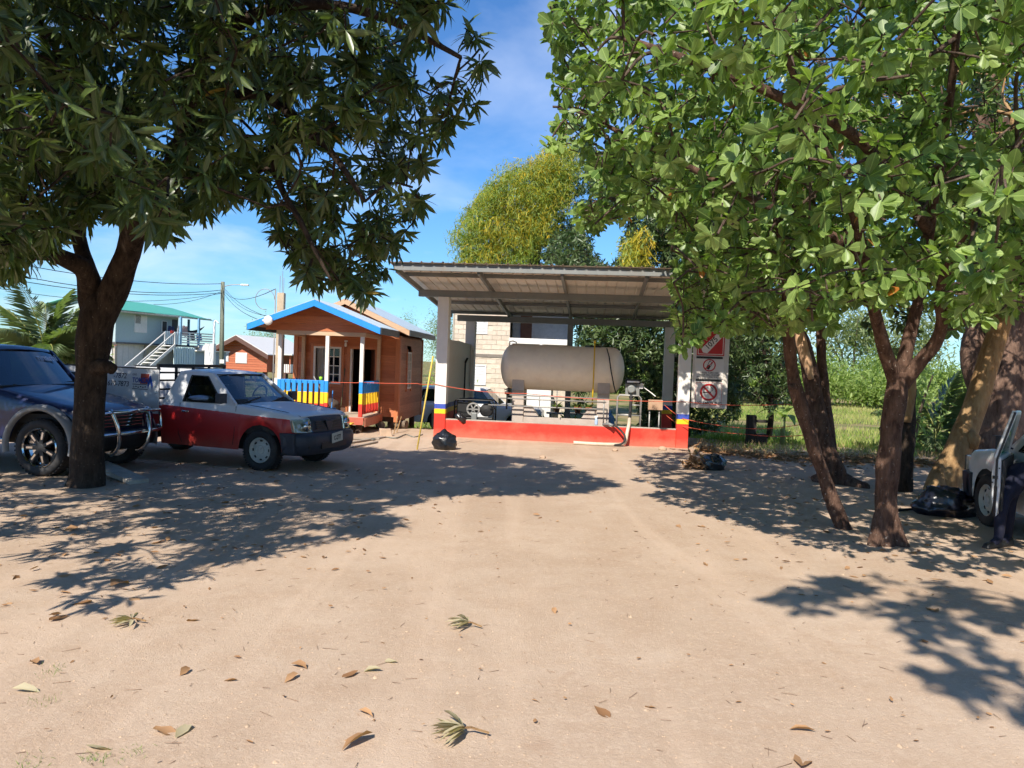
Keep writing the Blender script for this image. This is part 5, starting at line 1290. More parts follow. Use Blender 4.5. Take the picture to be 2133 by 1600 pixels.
def side_frame(outer, inner, yof, th=.03):
    """door or cab side with a window opening: outer and inner outlines of equal length, (x,z); y from height"""
    mb = MB(); n = len(outer)
    for off in (0, -th):
        P = [(x, yof(z) + math.copysign(off, yof(z)) * 1.0 if False else (yof(z) + (off if yof(z) > 0 else -off)), z) for x, z in outer] + [(x, (yof(z) + (off if yof(z) > 0 else -off)), z) for x, z in inner]
        b = len(mb.v); mb.v += P
        for i in range(n):
            j = (i + 1) % n; mb.f.append((b + i, b + j, b + n + j, b + n + i))
    m = 2 * n
    for i in range(n):
        j = (i + 1) % n
        mb.f.append((i, j, m + j, m + i)); mb.f.append((n + i, n + j, m + n + j, m + n + i))
    return mb
def seat_row(t, x, ys, zf, m=M_INT):
    for y in ys:
        mb = MB(); mb.box(x - .25, x + .25, y - .24, y + .24, zf, zf + .14); mb.hexa([(x - .32, y - .23, zf + .1), (x - .18, y - .23, zf + .1), (x - .18, y + .23, zf + .1), (x - .32, y + .23, zf + .1)], [(x - .44, y - .2, zf + .66), (x - .34, y - .2, zf + .66), (x - .34, y + .2, zf + .66), (x - .44, y + .2, zf + .66)])
        mb.box(x - .46, x - .36, y - .12, y + .12, zf + .68, zf + .86); mb.build('seat', m, t, bevel=.03)
def gap(mb, pts, yof, w=.005):
    """thin dark shut line along points (x,z) on a body side"""
    for (a, c) in zip(pts[:-1], pts[1:]):
        A = Vector((a[0], yof(a[1]), a[1])); B = Vector((c[0], yof(c[1]), c[1])); mb.beam(A, B, w, w)

def pickup_body(t, paint, WB, dark_bumper=True, HW=.825, light=True):
    """single-cab pickup: front clip, cab, lamps, bumper, wheels"""
    r_ = .325
    xs = sorted(set([.63, .60, .56, .5, .44] + arch_xs(0, .40) + [-.44, -.6, -.9, -1.2, -1.5, -1.8, -1.90, -1.97]), reverse=True)
    def top(x):
        pts = [(.63, .872), (.60, .888), (.5, .925), (.0, .985), (-.42, 1.025), (-.5, 1.02), (-2.12, 1.02)]
        for (a, za), (b, zb) in zip(pts[:-1], pts[1:]):
            if x <= a and x >= b: return za + (zb - za) * (a - x) / (a - b)
        return 1.02
    def hw(x):
        pts = [(.63, .72), (.60, .765), (.54, .79), (.3, .81), (0, HW), (-2.12, HW)]
        for (a, za), (b, zb) in zip(pts[:-1], pts[1:]):
            if x <= a and x >= b: return za + (zb - za) * (a - x) / (a - b)
        return HW
    st = [(x, .58 if x > .45 else arch_z(x, 0, .40, .33, .31), top(x), hw(x)) for x in xs]
    body = shell(st, .022).build('body', paint, t, smooth=True, angle_smooth=42)
    hg = MB()
    for s in (1, -1):
        for (xa, xb) in ((.62, .40), (.40, .1), (.1, -.2), (-.2, -.44)): hg.beam((xa, s * (hw(xa) * .83), top(xa) + .011), (xb, s * (hw(xb) * .83), top(xb) + .011), .008, .008)
    hg.build('bonnet_gap', M_BLACK, t)
    # inner arches and underbody
    mb = MB(); mb.box(-2.1, .55, -.62, .62, .30, .60); mb.box(-.5, .5, -.77, .77, .58, .74); mb.build('underbody', M_UNDER, t)
    # cab sides
    for s in (1, -1):
        yof = lambda z, s=s: s * (HW * .955 - max(0, z - 1.0) * .30)
        outer = [(-.48, 1.0), (-1.10, 1.51), (-1.76, 1.52), (-1.975, 1.0)]; inner = [(-.76, 1.03), (-1.16, 1.452), (-1.50, 1.458), (-1.56, 1.03)]
        cs = side_frame(outer, inner, yof).build('cab_side', paint, t, smooth=False, bevel=.006)
        mb = MB(); mb.poly([(x, yof(z) - s * .012, z) for x, z in inner]); mb.build('window', M_SIDEGL, t, recalc=False)
        mb = MB()
        ring = [(x, z) for x, z in inner]; gap(mb, ring + [ring[0]], lambda z: yof(z) + s * .003, .014); mb.build('window_seal', M_BLACK, t)
        mb = MB(); yo = lambda z, s=s: s * (HW * (1.0 if z < .85 else 1.0 - (z - .85) * .23) + .0012)
        gap(mb, [(-.47, 1.0), (-.47, .62), (-.5, .38)], yo, .007); gap(mb, [(-1.60, 1.0), (-1.60, .5), (-1.52, .36)], yo, .007); mb.build('door_gap', M_BLACK, t)
        mb = MB(); mb.box(-1.53, -1.39, min(s * .815, s * .842), max(s * .815, s * .842), .855, .885); mb.build('door_handle', M_CHROME, t, bevel=.008)
        mb = MB(); mb.tube([(-.66, s * .80, 1.05), (-.64, s * .90, 1.07)], .014, 6); mb.box(-.70, -.60, min(s * .86, s * 1.02), max(s * .86, s * 1.02), 1.04, 1.20); mb.build('mirror', M_DARKPL, t, bevel=.02)
    # roof
    rows = []
    for x, z, w in ((-1.03, 1.468, .58), (-1.10, 1.503, .605), (-1.25, 1.526, .62), (-1.5, 1.535, .625), (-1.70, 1.525, .62), (-1.79, 1.50, .61), (-1.83, 1.468, .60)):
        rows.append([(x, w * f, z + .035 * (1 - f * f) - (.025 if abs(f) > .99 else 0)) for f in (1, .985, .9, .6, .3, 0, -.3, -.6, -.9, -.985, -1)])
    mb = MB(); mb.grid(rows); mb.build('roof', paint, t, smooth=True)
    # windscreen and rear window
    def pane(name, a, b, m, th=.0):
        mb = MB(); rows = []
        for q in range(5):
            f = q / 4; x = a[0] + (b[0] - a[0]) * f; z = a[2] + (b[2] - a[2]) * f; w = a[1] + (b[1] - a[1]) * f
            rows.append([(x + (.06 * (1 - (k / 6) ** 2) if a[0] > -1.5 else 0), w * k / 6, z) for k in range(-6, 7)])
        mb.grid(rows); return mb.build(name, m, t, smooth=True)
    ws = pane('windscreen', (-.54, .72, 1.03), (-1.075, .575, 1.485), M_WSHIELD)
    pane('rear_window', (-1.94, .70, 1.04), (-1.81, .60, 1.49), M_SIDEGL)
    for s in (1, -1):
        mb = MB(); mb.beam((-.50, s * .765, 1.015), (-1.08, s * .615, 1.495), .05, .05); mb.build('pillar', paint, t, bevel=.012)
    mb = MB(); gap(mb, [(-.95, 1.49), (-.955, 1.495)], lambda z: 0); mb = MB(); mb.beam((-1.05, .58, 1.482), (-.99, 0, 1.49), .02, .02); mb.beam((-1.05, -.58, 1.482), (-.99, 0, 1.49), .02, .02)
    mb.beam((-.50, -.60, 1.045), (-.58, -.05, 1.12), .018, .018); mb.beam((-.47, .1, 1.045), (-.56, .55, 1.11), .018, .018); mb.build('wipers', M_BLACK, t)
    mb = MB(); mb.box(-.53, -.43, -.72, .72, 1.0, 1.038); mb.build('cowl', M_BLACK, t, bevel=.01)
    # interior
    mb = MB(); mb.box(-1.92, -.50, -.74, .74, 1.0, 1.046); mb.build('cabin_floor', M_INT, t)
    mb = MB(); mb.hexa([(-.74, -.70, 1.03), (-.50, -.70, 1.03), (-.50, .70, 1.03), (-.74, .70, 1.03)], [(-.80, -.68, 1.12), (-.58, -.66, 1.10), (-.58, .66, 1.10), (-.80, .68, 1.12)]); mb.build('dashboard', M_INT, t, bevel=.03)
    mb = MB(); P = [(-.92 + .05 * math.sin(a), .36 + .18 * math.cos(a), 1.13 + .17 * math.sin(a)) for a in [2 * math.pi * k / 20 for k in range(21)]]; mb.tube(P, .014, 6, caps=False); mb.beam((-.92, .2, 1.13), (-.92, .52, 1.13), .03, .02); mb.build('steering_wheel', M_INT, t, smooth=True)
    for y in (.36, -.36):
        mb = MB(); mb.hexa([(-1.60, y - .24, 1.02), (-1.46, y - .24, 1.02), (-1.46, y + .24, 1.02), (-1.60, y + .24, 1.02)], [(-1.68, y - .2, 1.28), (-1.58, y - .2, 1.28), (-1.58, y + .2, 1.28), (-1.68, y + .2, 1.28)]); mb.box(-1.70, -1.61, y - .12, y + .12, 1.29, 1.42); mb.build('seat', M_INT, t, bevel=.03)
    # front: lamps, grille, bumper
    for s in (1, -1):
        y0, y1 = .47, .745
        mb = MB(); a = [(.752, s * y0, .625), (.655, s * .795, .635), (.605, s * .812, .845), (.705, s * y0, .862)]; b = [(.60, s * y0, .625), (.5, s * y1, .64), (.47, s * y1, .84), (.56, s * y0, .85)]
        mb.hexa(b, a); hl = mb.build('headlight', M_LAMP, t, bevel=.02)
        mb = MB(); mb.lathe([(.085, 0), (.075, -.03), (.04, -.055), (.005, -.06)], (.735, s * .575, .735), 'x', 18); mb.build('reflector', M_CHROME, hl, smooth=True)
        mb = MB(); mb.poly([(.760, s * (y0 + .005), .63), (.662, s * .80, .64), (.612, s * .817, .84), (.713, s * (y0 + .005), .857)]); mb.build('lens', M_LENS, hl, recalc=False)
    mb = MB(); rows = []
    for x, z in ((.745, .60), (.752, .66), (.725, .80), (.69, .868), (.60, .885)):
        rows.append([(x - .10 * (abs(k) / 6) ** 2 * .3, .47 * k / 6, z) for k in range(-6, 7)])
    mb.grid(rows); g = mb.build('grille', M_DARKPL, t, smooth=True)
    mb = MB()
    for z, x in ((.69, .757), (.725, .75), (.76, .742), (.795, .735)): mb.box(x - .012, x, -.36, .36, z - .010, z + .008)
    mb.build('grille_bars', M_BLACK, g)
    mb = MB(); mb.prism([(.0, .80), (.13, .82), (.03, .64), (-.03, .64), (-.13, .82)], 'x', .735, .765); mb.build('grille_emblem', M_DARKPL, g, bevel=.01)
    rows = []
    for z, bx, w in ((.27, .74, .76), (.32, .82, .82), (.44, .86, .845), (.55, .86, .845), (.61, .84, .84), (.632, .74, .80)):
        row = []
        for k in range(-10, 11):
            f = k / 10; row.append((bx - .42 * max(0, abs(f) - .45) ** 2 * 1.0 - (.26 * max(0, abs(f) - .86) / .14), w * f if abs(f) < .95 else w * math.copysign(1, f), z))
        rows.append(row)
    mb = MB(); mb.grid(rows); bm_ = mb.build('bumper', M_DARKPL if dark_bumper else paint, t, smooth=True)
    mb = MB(); mb.box(.845, .867, -.36, .36, .37, .47); mb.build('air_intake', M_BLACK, bm_)
    for s in (1, -1):
        mb = MB(); mb.lathe([(.06, 0), (.055, .015), (.03, .02)], (.80, s * .60, .44), 'x', 16); mb.build('fog_lamp_blank', M_BLACK, bm_)
        mb = MB(); mb.hexa([(.43, s * .815, .30), (.66, s * .80, .29), (.66, s * .70, .29), (.43, s * .74, .30)], [(.385, s * .842, .628), (.66, s * .835, .628), (.66, s * .72, .628), (.385, s * .76, .628)]); mb.build('bumper_end', M_DARKPL if dark_bumper else paint, t, bevel=.02)
    for x in (0, -WB):
        for s in (1, -1): wheel(t, x, s * (.70 if x == 0 else .68), r_, .215, .205, 'steel', s, M_RIMW)
    mb = MB(); mb.tube([(-WB, -.6, r_), (-WB, .6, r_)], .05, 8); mb.box(-WB - .8, -.5, -.42, -.32, .42, .54); mb.box(-WB - .8, -.5, .32, .42, .42, .54); mb.build('chassis', M_UNDER, t)
    return body

def gas_pickup():
    yaw = R(-20); h = Vector((math.cos(yaw), math.sin(yaw), 0)); l = Vector((-math.sin(yaw), math.cos(yaw), 0))
    loc = Vector((-3.93, 12.55, 0)) + l * .70
    t = thing('pickup_truck', 'white over red gas delivery pickup parked in the shade facing right', 'pickup truck', loc, yaw)
    paint = paint_coat(bands_mat('two_tone_paint', [(.872, (.40, .016, .016)), (9, (.62, .63, .64))], slope=.0455, rough=.42, var=.07), .25, .12)
    splash(paint, .28, .62, (.20, .13, .09), .35, 5.0)
    WB = 2.92
    pickup_body(t, paint, WB)
    # number plate, hung crooked
    M_PLATE = mat('number_plate', (.52, .50, .42), .45, var=.08)
    P = Matrix.Translation((.875, .06, .535)) @ Matrix.Rotation(R(6), 4, 'X')
    mb = MB(); mb.M = P; mb.box(0, .006, -.16, .16, -.08, .08); pl = mb.build('number_plate', M_PLATE, t, bevel=.004)
    TX = P @ Matrix(((0, 0, 1, .0072), (1, 0, 0, 0), (0, 1, 0, 0), (0, 0, 0, 1)))
    lettering('C-2777', M_BLACK, pl, TX @ Matrix.Translation((0, -.008, 0)), .105, bold=.003, sx=.62)
    # bed with high side panels
    pan = bands_mat('panel_paint', [(.80, (.40, .016, .016)), (9, (.60, .61, .62))], rough=.45, var=.07)
    X0, X1, HWB = -2.00, -4.25, .86
    mb = MB(); mb.box(X1, X0, -HWB + .02, HWB - .02, .62, .70); mb.build('bed_floor', M_UNDER, t)
    for s in (1, -1):
        y = s * HWB; mb = MB(); mb.box(X1, X0, min(y, y - s * .02), max(y, y - s * .02), .50, 1.53); p = mb.build('bed_side', pan, t, bevel=.004)
        mb = MB(); mb.box(X1 - .01, X0 + .01, min(y - s * .03, y + s * .004), max(y - s * .03, y + s * .004), 1.531, 1.552); mb.build('top_rail', M_BLACK, p)
        if s < 0: near = p
    mb = MB(); mb.box(X1, X1 + .02, -HWB + .022, HWB - .022, .50, 1.53); mb.build('tailgate', pan, t)
    # black rack behind the cab
    mb = MB()
    for y in (-.80, -.4, 0, .4, .80): mb.beam((-2.07, y, .60), (-2.07, y, 1.60), .035, .035)
    for z in (1.05, 1.2, 1.35, 1.48): mb.beam((-2.07, -.80, z), (-2.07, .80, z), .03, .03)
    mb.beam((-2.07, -.82, 1.60), (-2.07, .82, 1.60), .05, .05); mb.build('rack', M_BLACK, t)
    # artwork of the near panel
    F = -HWB - .0012
    def spot(x, z, dy=0.0): return Matrix(((1, 0, 0, x), (0, 0, -1, F - dy), (0, 1, 0, z), (0, 0, 0, 1)))
    INK = mat('sign_ink', (.012, .018, .045), .5); INKB = mat('sign_blue', (.01, .05, .28), .45, var=.2); INKO = mat('sign_orange', (.52, .10, .045), .5); INKR = mat('sign_maroon', (.24, .035, .02), .5, var=.25, vscale=4); INKP = mat('sign_pale', (.60, .62, .66), .5)
    lettering('-7872', INK, near, spot(-2.84, 1.395), .125, shear=.18, bold=.001, align='CENTER')
    lettering(')670-7873', INK, near, spot(-2.90, 1.26), .125, shear=.18, bold=.001)
    lettering('GAS', INK, near, spot(-2.52, 1.43), .05, bold=.0005)
    def flat(name, pts, m, k):
        mb = MB(); mb.poly([(x, F - .0008 * k, z) for x, z in pts]); mb.build(name, m, near, recalc=False)
    flat('logo_block', [(-2.40, 1.28), (-2.22, 1.28), (-2.20, 1.45), (-2.38, 1.45)], INKR, 1)
    lettering('TOMZA', INKB, near, spot(-2.40, 1.335, .0016), .115, shear=.2, bold=.003, sx=.85)
    flame = [(-2.435, 1.45), (-2.40, 1.36), (-2.375, 1.26), (-2.395, 1.18), (-2.41, 1.25), (-2.435, 1.31), (-2.462, 1.25), (-2.478, 1.19), (-2.492, 1.26), (-2.47, 1.35)]
    flame = [(x + .255, z) for x, z in flame]; flat('logo_flame', flame, INKB, 3)
    for (x0, x1, z) in ((-2.56, -2.24, 1.262), (-2.57, -2.23, 1.185)): flat('logo_line', [(x0, z), (x1, z), (x1, z + .012), (x0, z + .012)], INK, 1)
    mb = MB()
    for k in range(6):
        x = -2.55 + k * .05; mb.box(x, x + .034, F - .0016, F - .0004, 1.212 + .01 * (k % 2), 1.226 + .01 * (k % 2)); mb.box(x + .004, x + .028, F - .0016, F - .0004, 1.235, 1.242)
    mb.build('logo_small_print', INK, near)
    # telephone badge at the rear end
    def circ(cx, cz, r_, n=28): return [(cx + r_ * math.cos(2 * math.pi * k / n), cz + r_ * math.sin(2 * math.pi * k / n)) for k in range(n)]
    flat('badge_disc', circ(-3.97, 1.27, .150), INKO, 1)
    flat('badge_tab', [(-3.95, 1.395), (-3.60, 1.44), (-3.60, 1.10), (-3.95, 1.12)], INKO, 1.5)
    flat('badge_centre', circ(-3.98, 1.27, .118), INKP, 2)
    ph = [(-4.06, 1.26), (-4.02, 1.27), (-4.02, 1.30), (-3.94, 1.30), (-3.94, 1.27), (-3.90, 1.26), (-3.90, 1.31), (-3.94, 1.345), (-4.02, 1.345), (-4.06, 1.31)]
    flat('badge_handset', ph, INK, 3); flat('badge_telephone', [(-4.01, 1.285), (-3.95, 1.285), (-3.92, 1.18), (-4.04, 1.18)], INK, 3)
    for k, s_ in enumerate(('0', '2', '2')): lettering(s_, INKP, near, spot(-3.79, 1.385 - k * .11, .0022), .13, bold=.004)
    # tarpaulin bundle on the seat
    mb = bag_mesh(.22, .12, .05, 6); o = mb.build('cloth_bundle', mat('blue_cloth', (.20, .28, .42), .8, var=.2), t, smooth=True); o.location = (-1.25, -.70, 1.09)
gas_pickup()

def offroader():
    yaw = R(-10.5); l = Vector((-math.sin(yaw), math.cos(yaw), 0))
    loc = Vector((-6.63, 11.25, 0)) + l * .78
    t = thing('off_road_car', 'dark blue off-roader with chrome bull bar and wheel-arch flares at the left edge', 'car', loc, yaw)
    paint = paint_coat(mat('navy_car_paint', (.004, .012, .060), .4, var=.1, spec=.25), .7, .03)
    flare = mat('grey_flare', (.22, .22, .215), .5, var=.1, dirt=(.16, .13, .1), damt=.4)
    HW = .89; r_ = .41
    xs = sorted(set([.62, .60, .57, .55] + arch_xs(0, .52) + [-.6, -.8, -1.2, -1.8, -2.2] + arch_xs(-2.8, .52) + [-3.36, -3.6, -3.72, -3.76]), reverse=True)
    def lerp(pts, x):
        for (a, za), (b, zb) in zip(pts[:-1], pts[1:]):
            if x <= a and x >= b: return za + (zb - za) * (a - x) / (a - b)
        return pts[-1][1]
    top = [(.62, .905), (.58, .935), (.45, .985), (0, 1.075), (-.78, 1.235), (-.9, 1.25), (-3.76, 1.22)]
    hwp = [(.62, .74), (.59, .79), (.52, .83), (.3, .86), (0, HW), (-3.6, HW), (-3.76, .84)]
    st = [(x, .58 if x > .53 else max(arch_z(x, 0, .52, .42, .50), arch_z(x, -2.8, .52, .42, .50)), lerp(top, x), lerp(hwp, x)) for x in xs]
    shell(st, .035).build('body', paint, t, smooth=True, angle_smooth=42)
    mb = MB(); mb.box(-3.6, .6, -.6, .6, .42, .75); mb.box(-.55, .52, -.8, .8, .74, .88); mb.box(-3.35, -2.25, -.8, .8, .74, .95); mb.build('underbody', M_UNDER, t)
    mb = MB(); mb.box(-2.25, -.58, -.93, -.80, .46, .52); mb.box(-2.25, -.58, .80, .93, .46, .52); mb.build('side_step', M_CHROME, t, bevel=.02)
    for cx in (0, -2.8):
        for s in (1, -1):
            rows = []
            for k in range(-1, 22):
                a = math.pi * (k / 20) ; a = max(-.25, min(math.pi + .25, a if 0 <= k <= 20 else (-.22 if k < 0 else math.pi + .22)))
                rr = [(.505, .02), (.512, .085), (.555, .095), (.59, .045), (.60, -.01)]
                rows.append([(cx + q * math.cos(a), s * (HW + d - .01), .44 + q * math.sin(a) * .98) for q, d in rr])
            mb = MB(); mb.grid(rows); mb.build('wheel_arch_flare', flare, t, smooth=True)
    # greenhouse
    for s in (1, -1):
        yof = lambda z, s=s: s * (HW * .95 - max(0, z - 1.22) * .20)
        outer = [(-.76, 1.22), (-1.27, 1.79), (-2.15, 1.815), (-2.18, 1.22)]; inner = [(-1.0, 1.27), (-1.36, 1.73), (-2.06, 1.75), (-2.06, 1.27)]
        side_frame(outer, inner, yof).build('cab_side', paint, t, bevel=.006)
        mb = MB(); mb.poly([(x, yof(z) - s * .012, z) for x, z in inner]); mb.build('window', M_DARKGLASS, t, recalc=False)
        outer = [(-2.18, 1.22), (-2.15, 1.815), (-3.60, 1.80), (-3.74, 1.22)]; inner = [(-2.28, 1.27), (-2.25, 1.75), (-3.48, 1.735), (-3.58, 1.27)]
        side_frame(outer, inner, yof).build('cab_side', paint, t, bevel=.006)
        mb = MB(); mb.poly([(x, yof(z) - s * .012, z) for x, z in inner]); mb.build('window', M_DARKGLASS, t, recalc=False)
        mb = MB(); mb.beam((-.78, s * .81, 1.24), (-1.26, s * .705, 1.775), .06, .05); mb.build('pillar', paint, t, bevel=.015)
        mb = MB(); mb.box(-1.12, -1.0, min(s * .92, s * 1.10), max(s * .92, s * 1.10), 1.26, 1.44); mb.tube([(-1.02, s * .82, 1.3), (-1.05, s * .93, 1.32)], .015, 6); mb.build('mirror', M_BLACK, t, bevel=.025)
    rows = []
    for x, z, w in ((-1.20, 1.745, .68), (-1.27, 1.79, .70), (-1.5, 1.815, .715), (-2.4, 1.83, .72), (-3.4, 1.815, .715), (-3.62, 1.78, .70)):
        rows.append([(x, w * f, z + .045 * (1 - f * f) - (.03 if abs(f) > .99 else 0)) for f in (1, .98, .9, .6, .3, 0, -.3, -.6, -.9, -.98, -1)])
    mb = MB(); mb.grid(rows); mb.build('roof', paint, t, smooth=True)
    mb = MB(); rows = []
    for q in range(5):
        f = q / 4; x = -.80 + (-1.235 + .80) * f; z = 1.25 + .505 * f; w = .79 - .105 * f
        rows.append([(x + .07 * (1 - (k / 6) ** 2), w * k / 6, z) for k in range(-6, 7)])
    mb.grid(rows); ws = mb.build('windscreen', glass_mat('blue_windscreen', (.20, .30, .42), 3.2, .015), t, smooth=True)
    # white sticker lettering along the top of the windscreen
    n_ = Vector((.757, 0, .653)); upv = Vector((-.653, 0, .757))
    lettering('nnami', mat('pale_sticker', (.50, .54, .66), .5), ws, Matrix(((0, upv.x, n_.x, -1.085), (1, 0, 0, .44), (0, upv.z, n_.z, 1.665), (0, 0, 0, 1))), .17, bold=.004)
    mb = MB(); mb.beam((-.78, -.55, 1.262), (-.84, .05, 1.30), .02, .02); mb.beam((-.76, .1, 1.262), (-.82, .7, 1.29), .02, .02); mb.box(-.86, -.74, -.80, .80, 1.22, 1.262); mb.build('wipers', M_BLACK, t)
    mb = MB(); mb.box(-3.6, -.85, -.78, .78, 1.2, 1.262); mb.build('cabin_floor', M_INT, t)
    mb = MB(); mb.hexa([(-1.15, -.74, 1.24), (-.86, -.74, 1.24), (-.86, .74, 1.24), (-1.15, .74, 1.24)], [(-1.2, -.70, 1.37), (-.95, -.70, 1.33), (-.95, .70, 1.33), (-1.2, .70, 1.37)]); mb.build('dashboard', M_INT, t, bevel=.03)
    for y in (.38, -.38):
        mb = MB(); mb.hexa([(-2.0, y - .24, 1.2), (-1.86, y - .24, 1.2), (-1.86, y + .24, 1.2), (-2.0, y + .24, 1.2)], [(-2.1, y - .2, 1.5), (-1.98, y - .2, 1.5), (-1.98, y + .2, 1.5), (-2.1, y + .2, 1.5)]); mb.box(-2.12, -2.02, y - .12, y + .12, 1.52, 1.68); mb.build('seat', M_INT, t, bevel=.03)
    # face
    mb = MB(); mb.M = Matrix.Translation((-.13, 0, -.14)); mb.box(.70, .77, -.46, .46, .80, 1.04); g = mb.build('grille', M_BLACK, t, bevel=.01)
    mb = MB(); mb.M = Matrix.Translation((-.13, 0, -.14))
    for z in (.84, .89, .94, .99): mb.box(.772, .784, -.44, .44, z - .006, z + .006)
    mb.build('grille_bars', M_CHROME, g)
    for s in (1, -1):
        mb = MB(); mb.M = Matrix.Translation((-.13, 0, -.14)); mb.hexa([(.60, s * .48, .78), (.52, s * .80, .80), (.50, s * .79, 1.02), (.58, s * .48, 1.04)], [(.77, s * .48, .78), (.68, s * .83, .80), (.64, s * .82, 1.02), (.74, s * .48, 1.04)]); hl = mb.build('headlight', M_LAMP, t, bevel=.02)
        mb = MB(); mb.M = Matrix.Translation((-.13, 0, -.14)); mb.poly([(.782, s * .485, .785), (.692, s * .835, .805), (.652, s * .825, 1.015), (.752, s * .485, 1.035)]); mb.build('lens', M_LENS, hl, recalc=False)
    rows = []
    for z, bx, w in ((.46, .70, .78), (.52, .82, .86), (.64, .86, .89), (.74, .84, .88), (.775, .76, .85)):
        rows.append([(bx - .35 * max(0, abs(k / 10) - .5) ** 2 - (.3 * max(0, abs(k / 10) - .88) / .12), w * k / 10, z) for k in range(-10, 11)])
    mb = MB(); mb.M = Matrix.Translation((-.13, 0, -.14)); mb.grid(rows); mb.build('bumper', M_BLACK, t, smooth=True)
    mb = MB(); mb.M = Matrix.Translation((-.13, 0, -.14))
    for s in (1, -1):
        P, Q = catmull([(.80, s * .30, .42), (.94, s * .33, .55), (.96, s * .36, .80), (.90, s * .40, 1.02), (.86, s * .42, 1.09)], [.035] * 5, 4); mb.tube(P, Q, 10)
        P, Q = catmull([(.955, s * .36, .74), (.92, s * .70, .74), (.82, s * .86, .75), (.70, s * .93, .77)], [.028] * 4, 4); mb.tube(P, Q, 10)
        P, Q = catmull([(.90, s * .40, 1.05), (.88, s * .70, 1.04), (.80, s * .84, 1.02), (.80, s * .87, .90), (.82, s * .86, .75)], [.025] * 5, 4); mb.tube(P, Q, 10)
    mb.tube([(.90, -.41, 1.055), (.92, 0, 1.06), (.90, .41, 1.055)], .035, 10); mb.tube([(.955, -.36, .74), (.97, 0, .74), (.955, .36, .74)], .028, 10)
    mb.build('bull_bar', M_CHROME, t, smooth=True)
    for x in (0, -2.8):
        for s in (1, -1): wheel(t, x, s * .79, r_, .27, .285, 'alloy', s, M_CHROME)
offroader()

def white_truck():
    al = R(8); yaw = math.pi / 2 - al; h = Vector((math.sin(al), math.cos(al), 0)); l = Vector((-math.cos(al), math.sin(al), 0))
    loc = Vector((6.20, 10.03, 0)) - l * .70
    t = thing('white_pickup', 'white pickup with its door ajar, cut off by the right edge', 'pickup truck', loc, yaw)
    paint = paint_coat(mat('white_car_paint', (.62, .64, .65), .4, var=.06, dirt=(.4, .34, .27), damt=.3), .4, .1)
    pickup_body(t, paint, 2.75, True)
    mb = MB(); mb.box(-4.0, -2.25, -.82, .82, .50, .58); mb.build('bed_floor', M_UNDER, t)
    for s in (1, -1): mb = MB(); mb.box(-4.0, -2.2, min(s * .82, s * .79), max(s * .82, s * .79), .45, 1.0); mb.build('bed_side', paint, t, bevel=.01)
    MB().box(-4.02, -3.99, -.82, .82, .5, 1.0).build('tailgate', paint, t, bevel=.01)
    # the left door, ajar
    D = Matrix.Translation((-.60, .86, 0)) @ Matrix.Rotation(R(180 - 30), 4, 'Z')
    prof = [(.36, -.035), (.55, .0), (.85, .012), (1.02, -.01)]       # z, outward
    mb = MB(); rows = []
    for x in (0, .35, .75, 1.06):
        rows.append([(x, -(o_), z) for z, o_ in prof] + [(x, .07, 1.02), (x, .075, .70), (x, .06, .38)])
    mb.M = D; mb.grid(rows, closed=True); n = len(rows[0]); mb.f.append(tuple(range(len(mb.v) - n, len(mb.v)))); mb.f.append(tuple(range(n)))
    dr = mb.build('door', paint, t, bevel=.012)
    mb = MB(); mb.M = D
    for a, b in (((.10, .02, 1.0), (.50, .16, 1.50)), ((.50, .16, 1.50), (1.0, .165, 1.51)), ((1.0, .165, 1.51), (1.05, .02, 1.0))): mb.beam(a, b, .05, .05)
    mb.build('window_frame', paint, dr, bevel=.012)
    mb = MB(); mb.M = D
    for a, b in (((1.068, .03, .37), (1.075, .035, .70)), ((1.075, .035, .70), (1.068, .035, 1.0)), ((1.068, .035, 1.0), (1.02, .175, 1.52))): mb.beam(a, b, .022, .022)
    mb.build('door_seal', M_BLACK, dr)
    mb = MB(); mb.M = D; mb.poly([(.17, .04, 1.0), (.50, .15, 1.48), (.98, .155, 1.49), (1.02, .04, 1.0)]); mb.build('door_glass', glass_mat('green_glass', (.02, .32, .26), 1.0), dr, recalc=False)
    mb = MB(); mb.M = D; mb.box(.04, 1.0, .078, .095, .42, .99); mb.box(.3, .75, .095, .14, .72, .78); mb.build('door_trim', M_INT, dr, bevel=.01)
    mb = MB(); mb.M = D; mb.box(1.062, 1.072, .0, .05, .78, .815); mb.lathe([(.008, 1.06), (.008, 1.072)], (0, .06, .90), 'x', 8); mb.lathe([(.008, 1.06), (.008, 1.072)], (0, -.0, .74), 'x', 8); mb.build('latch', M_BLACK, dr)
    return loc, h, l
WT = white_truck()

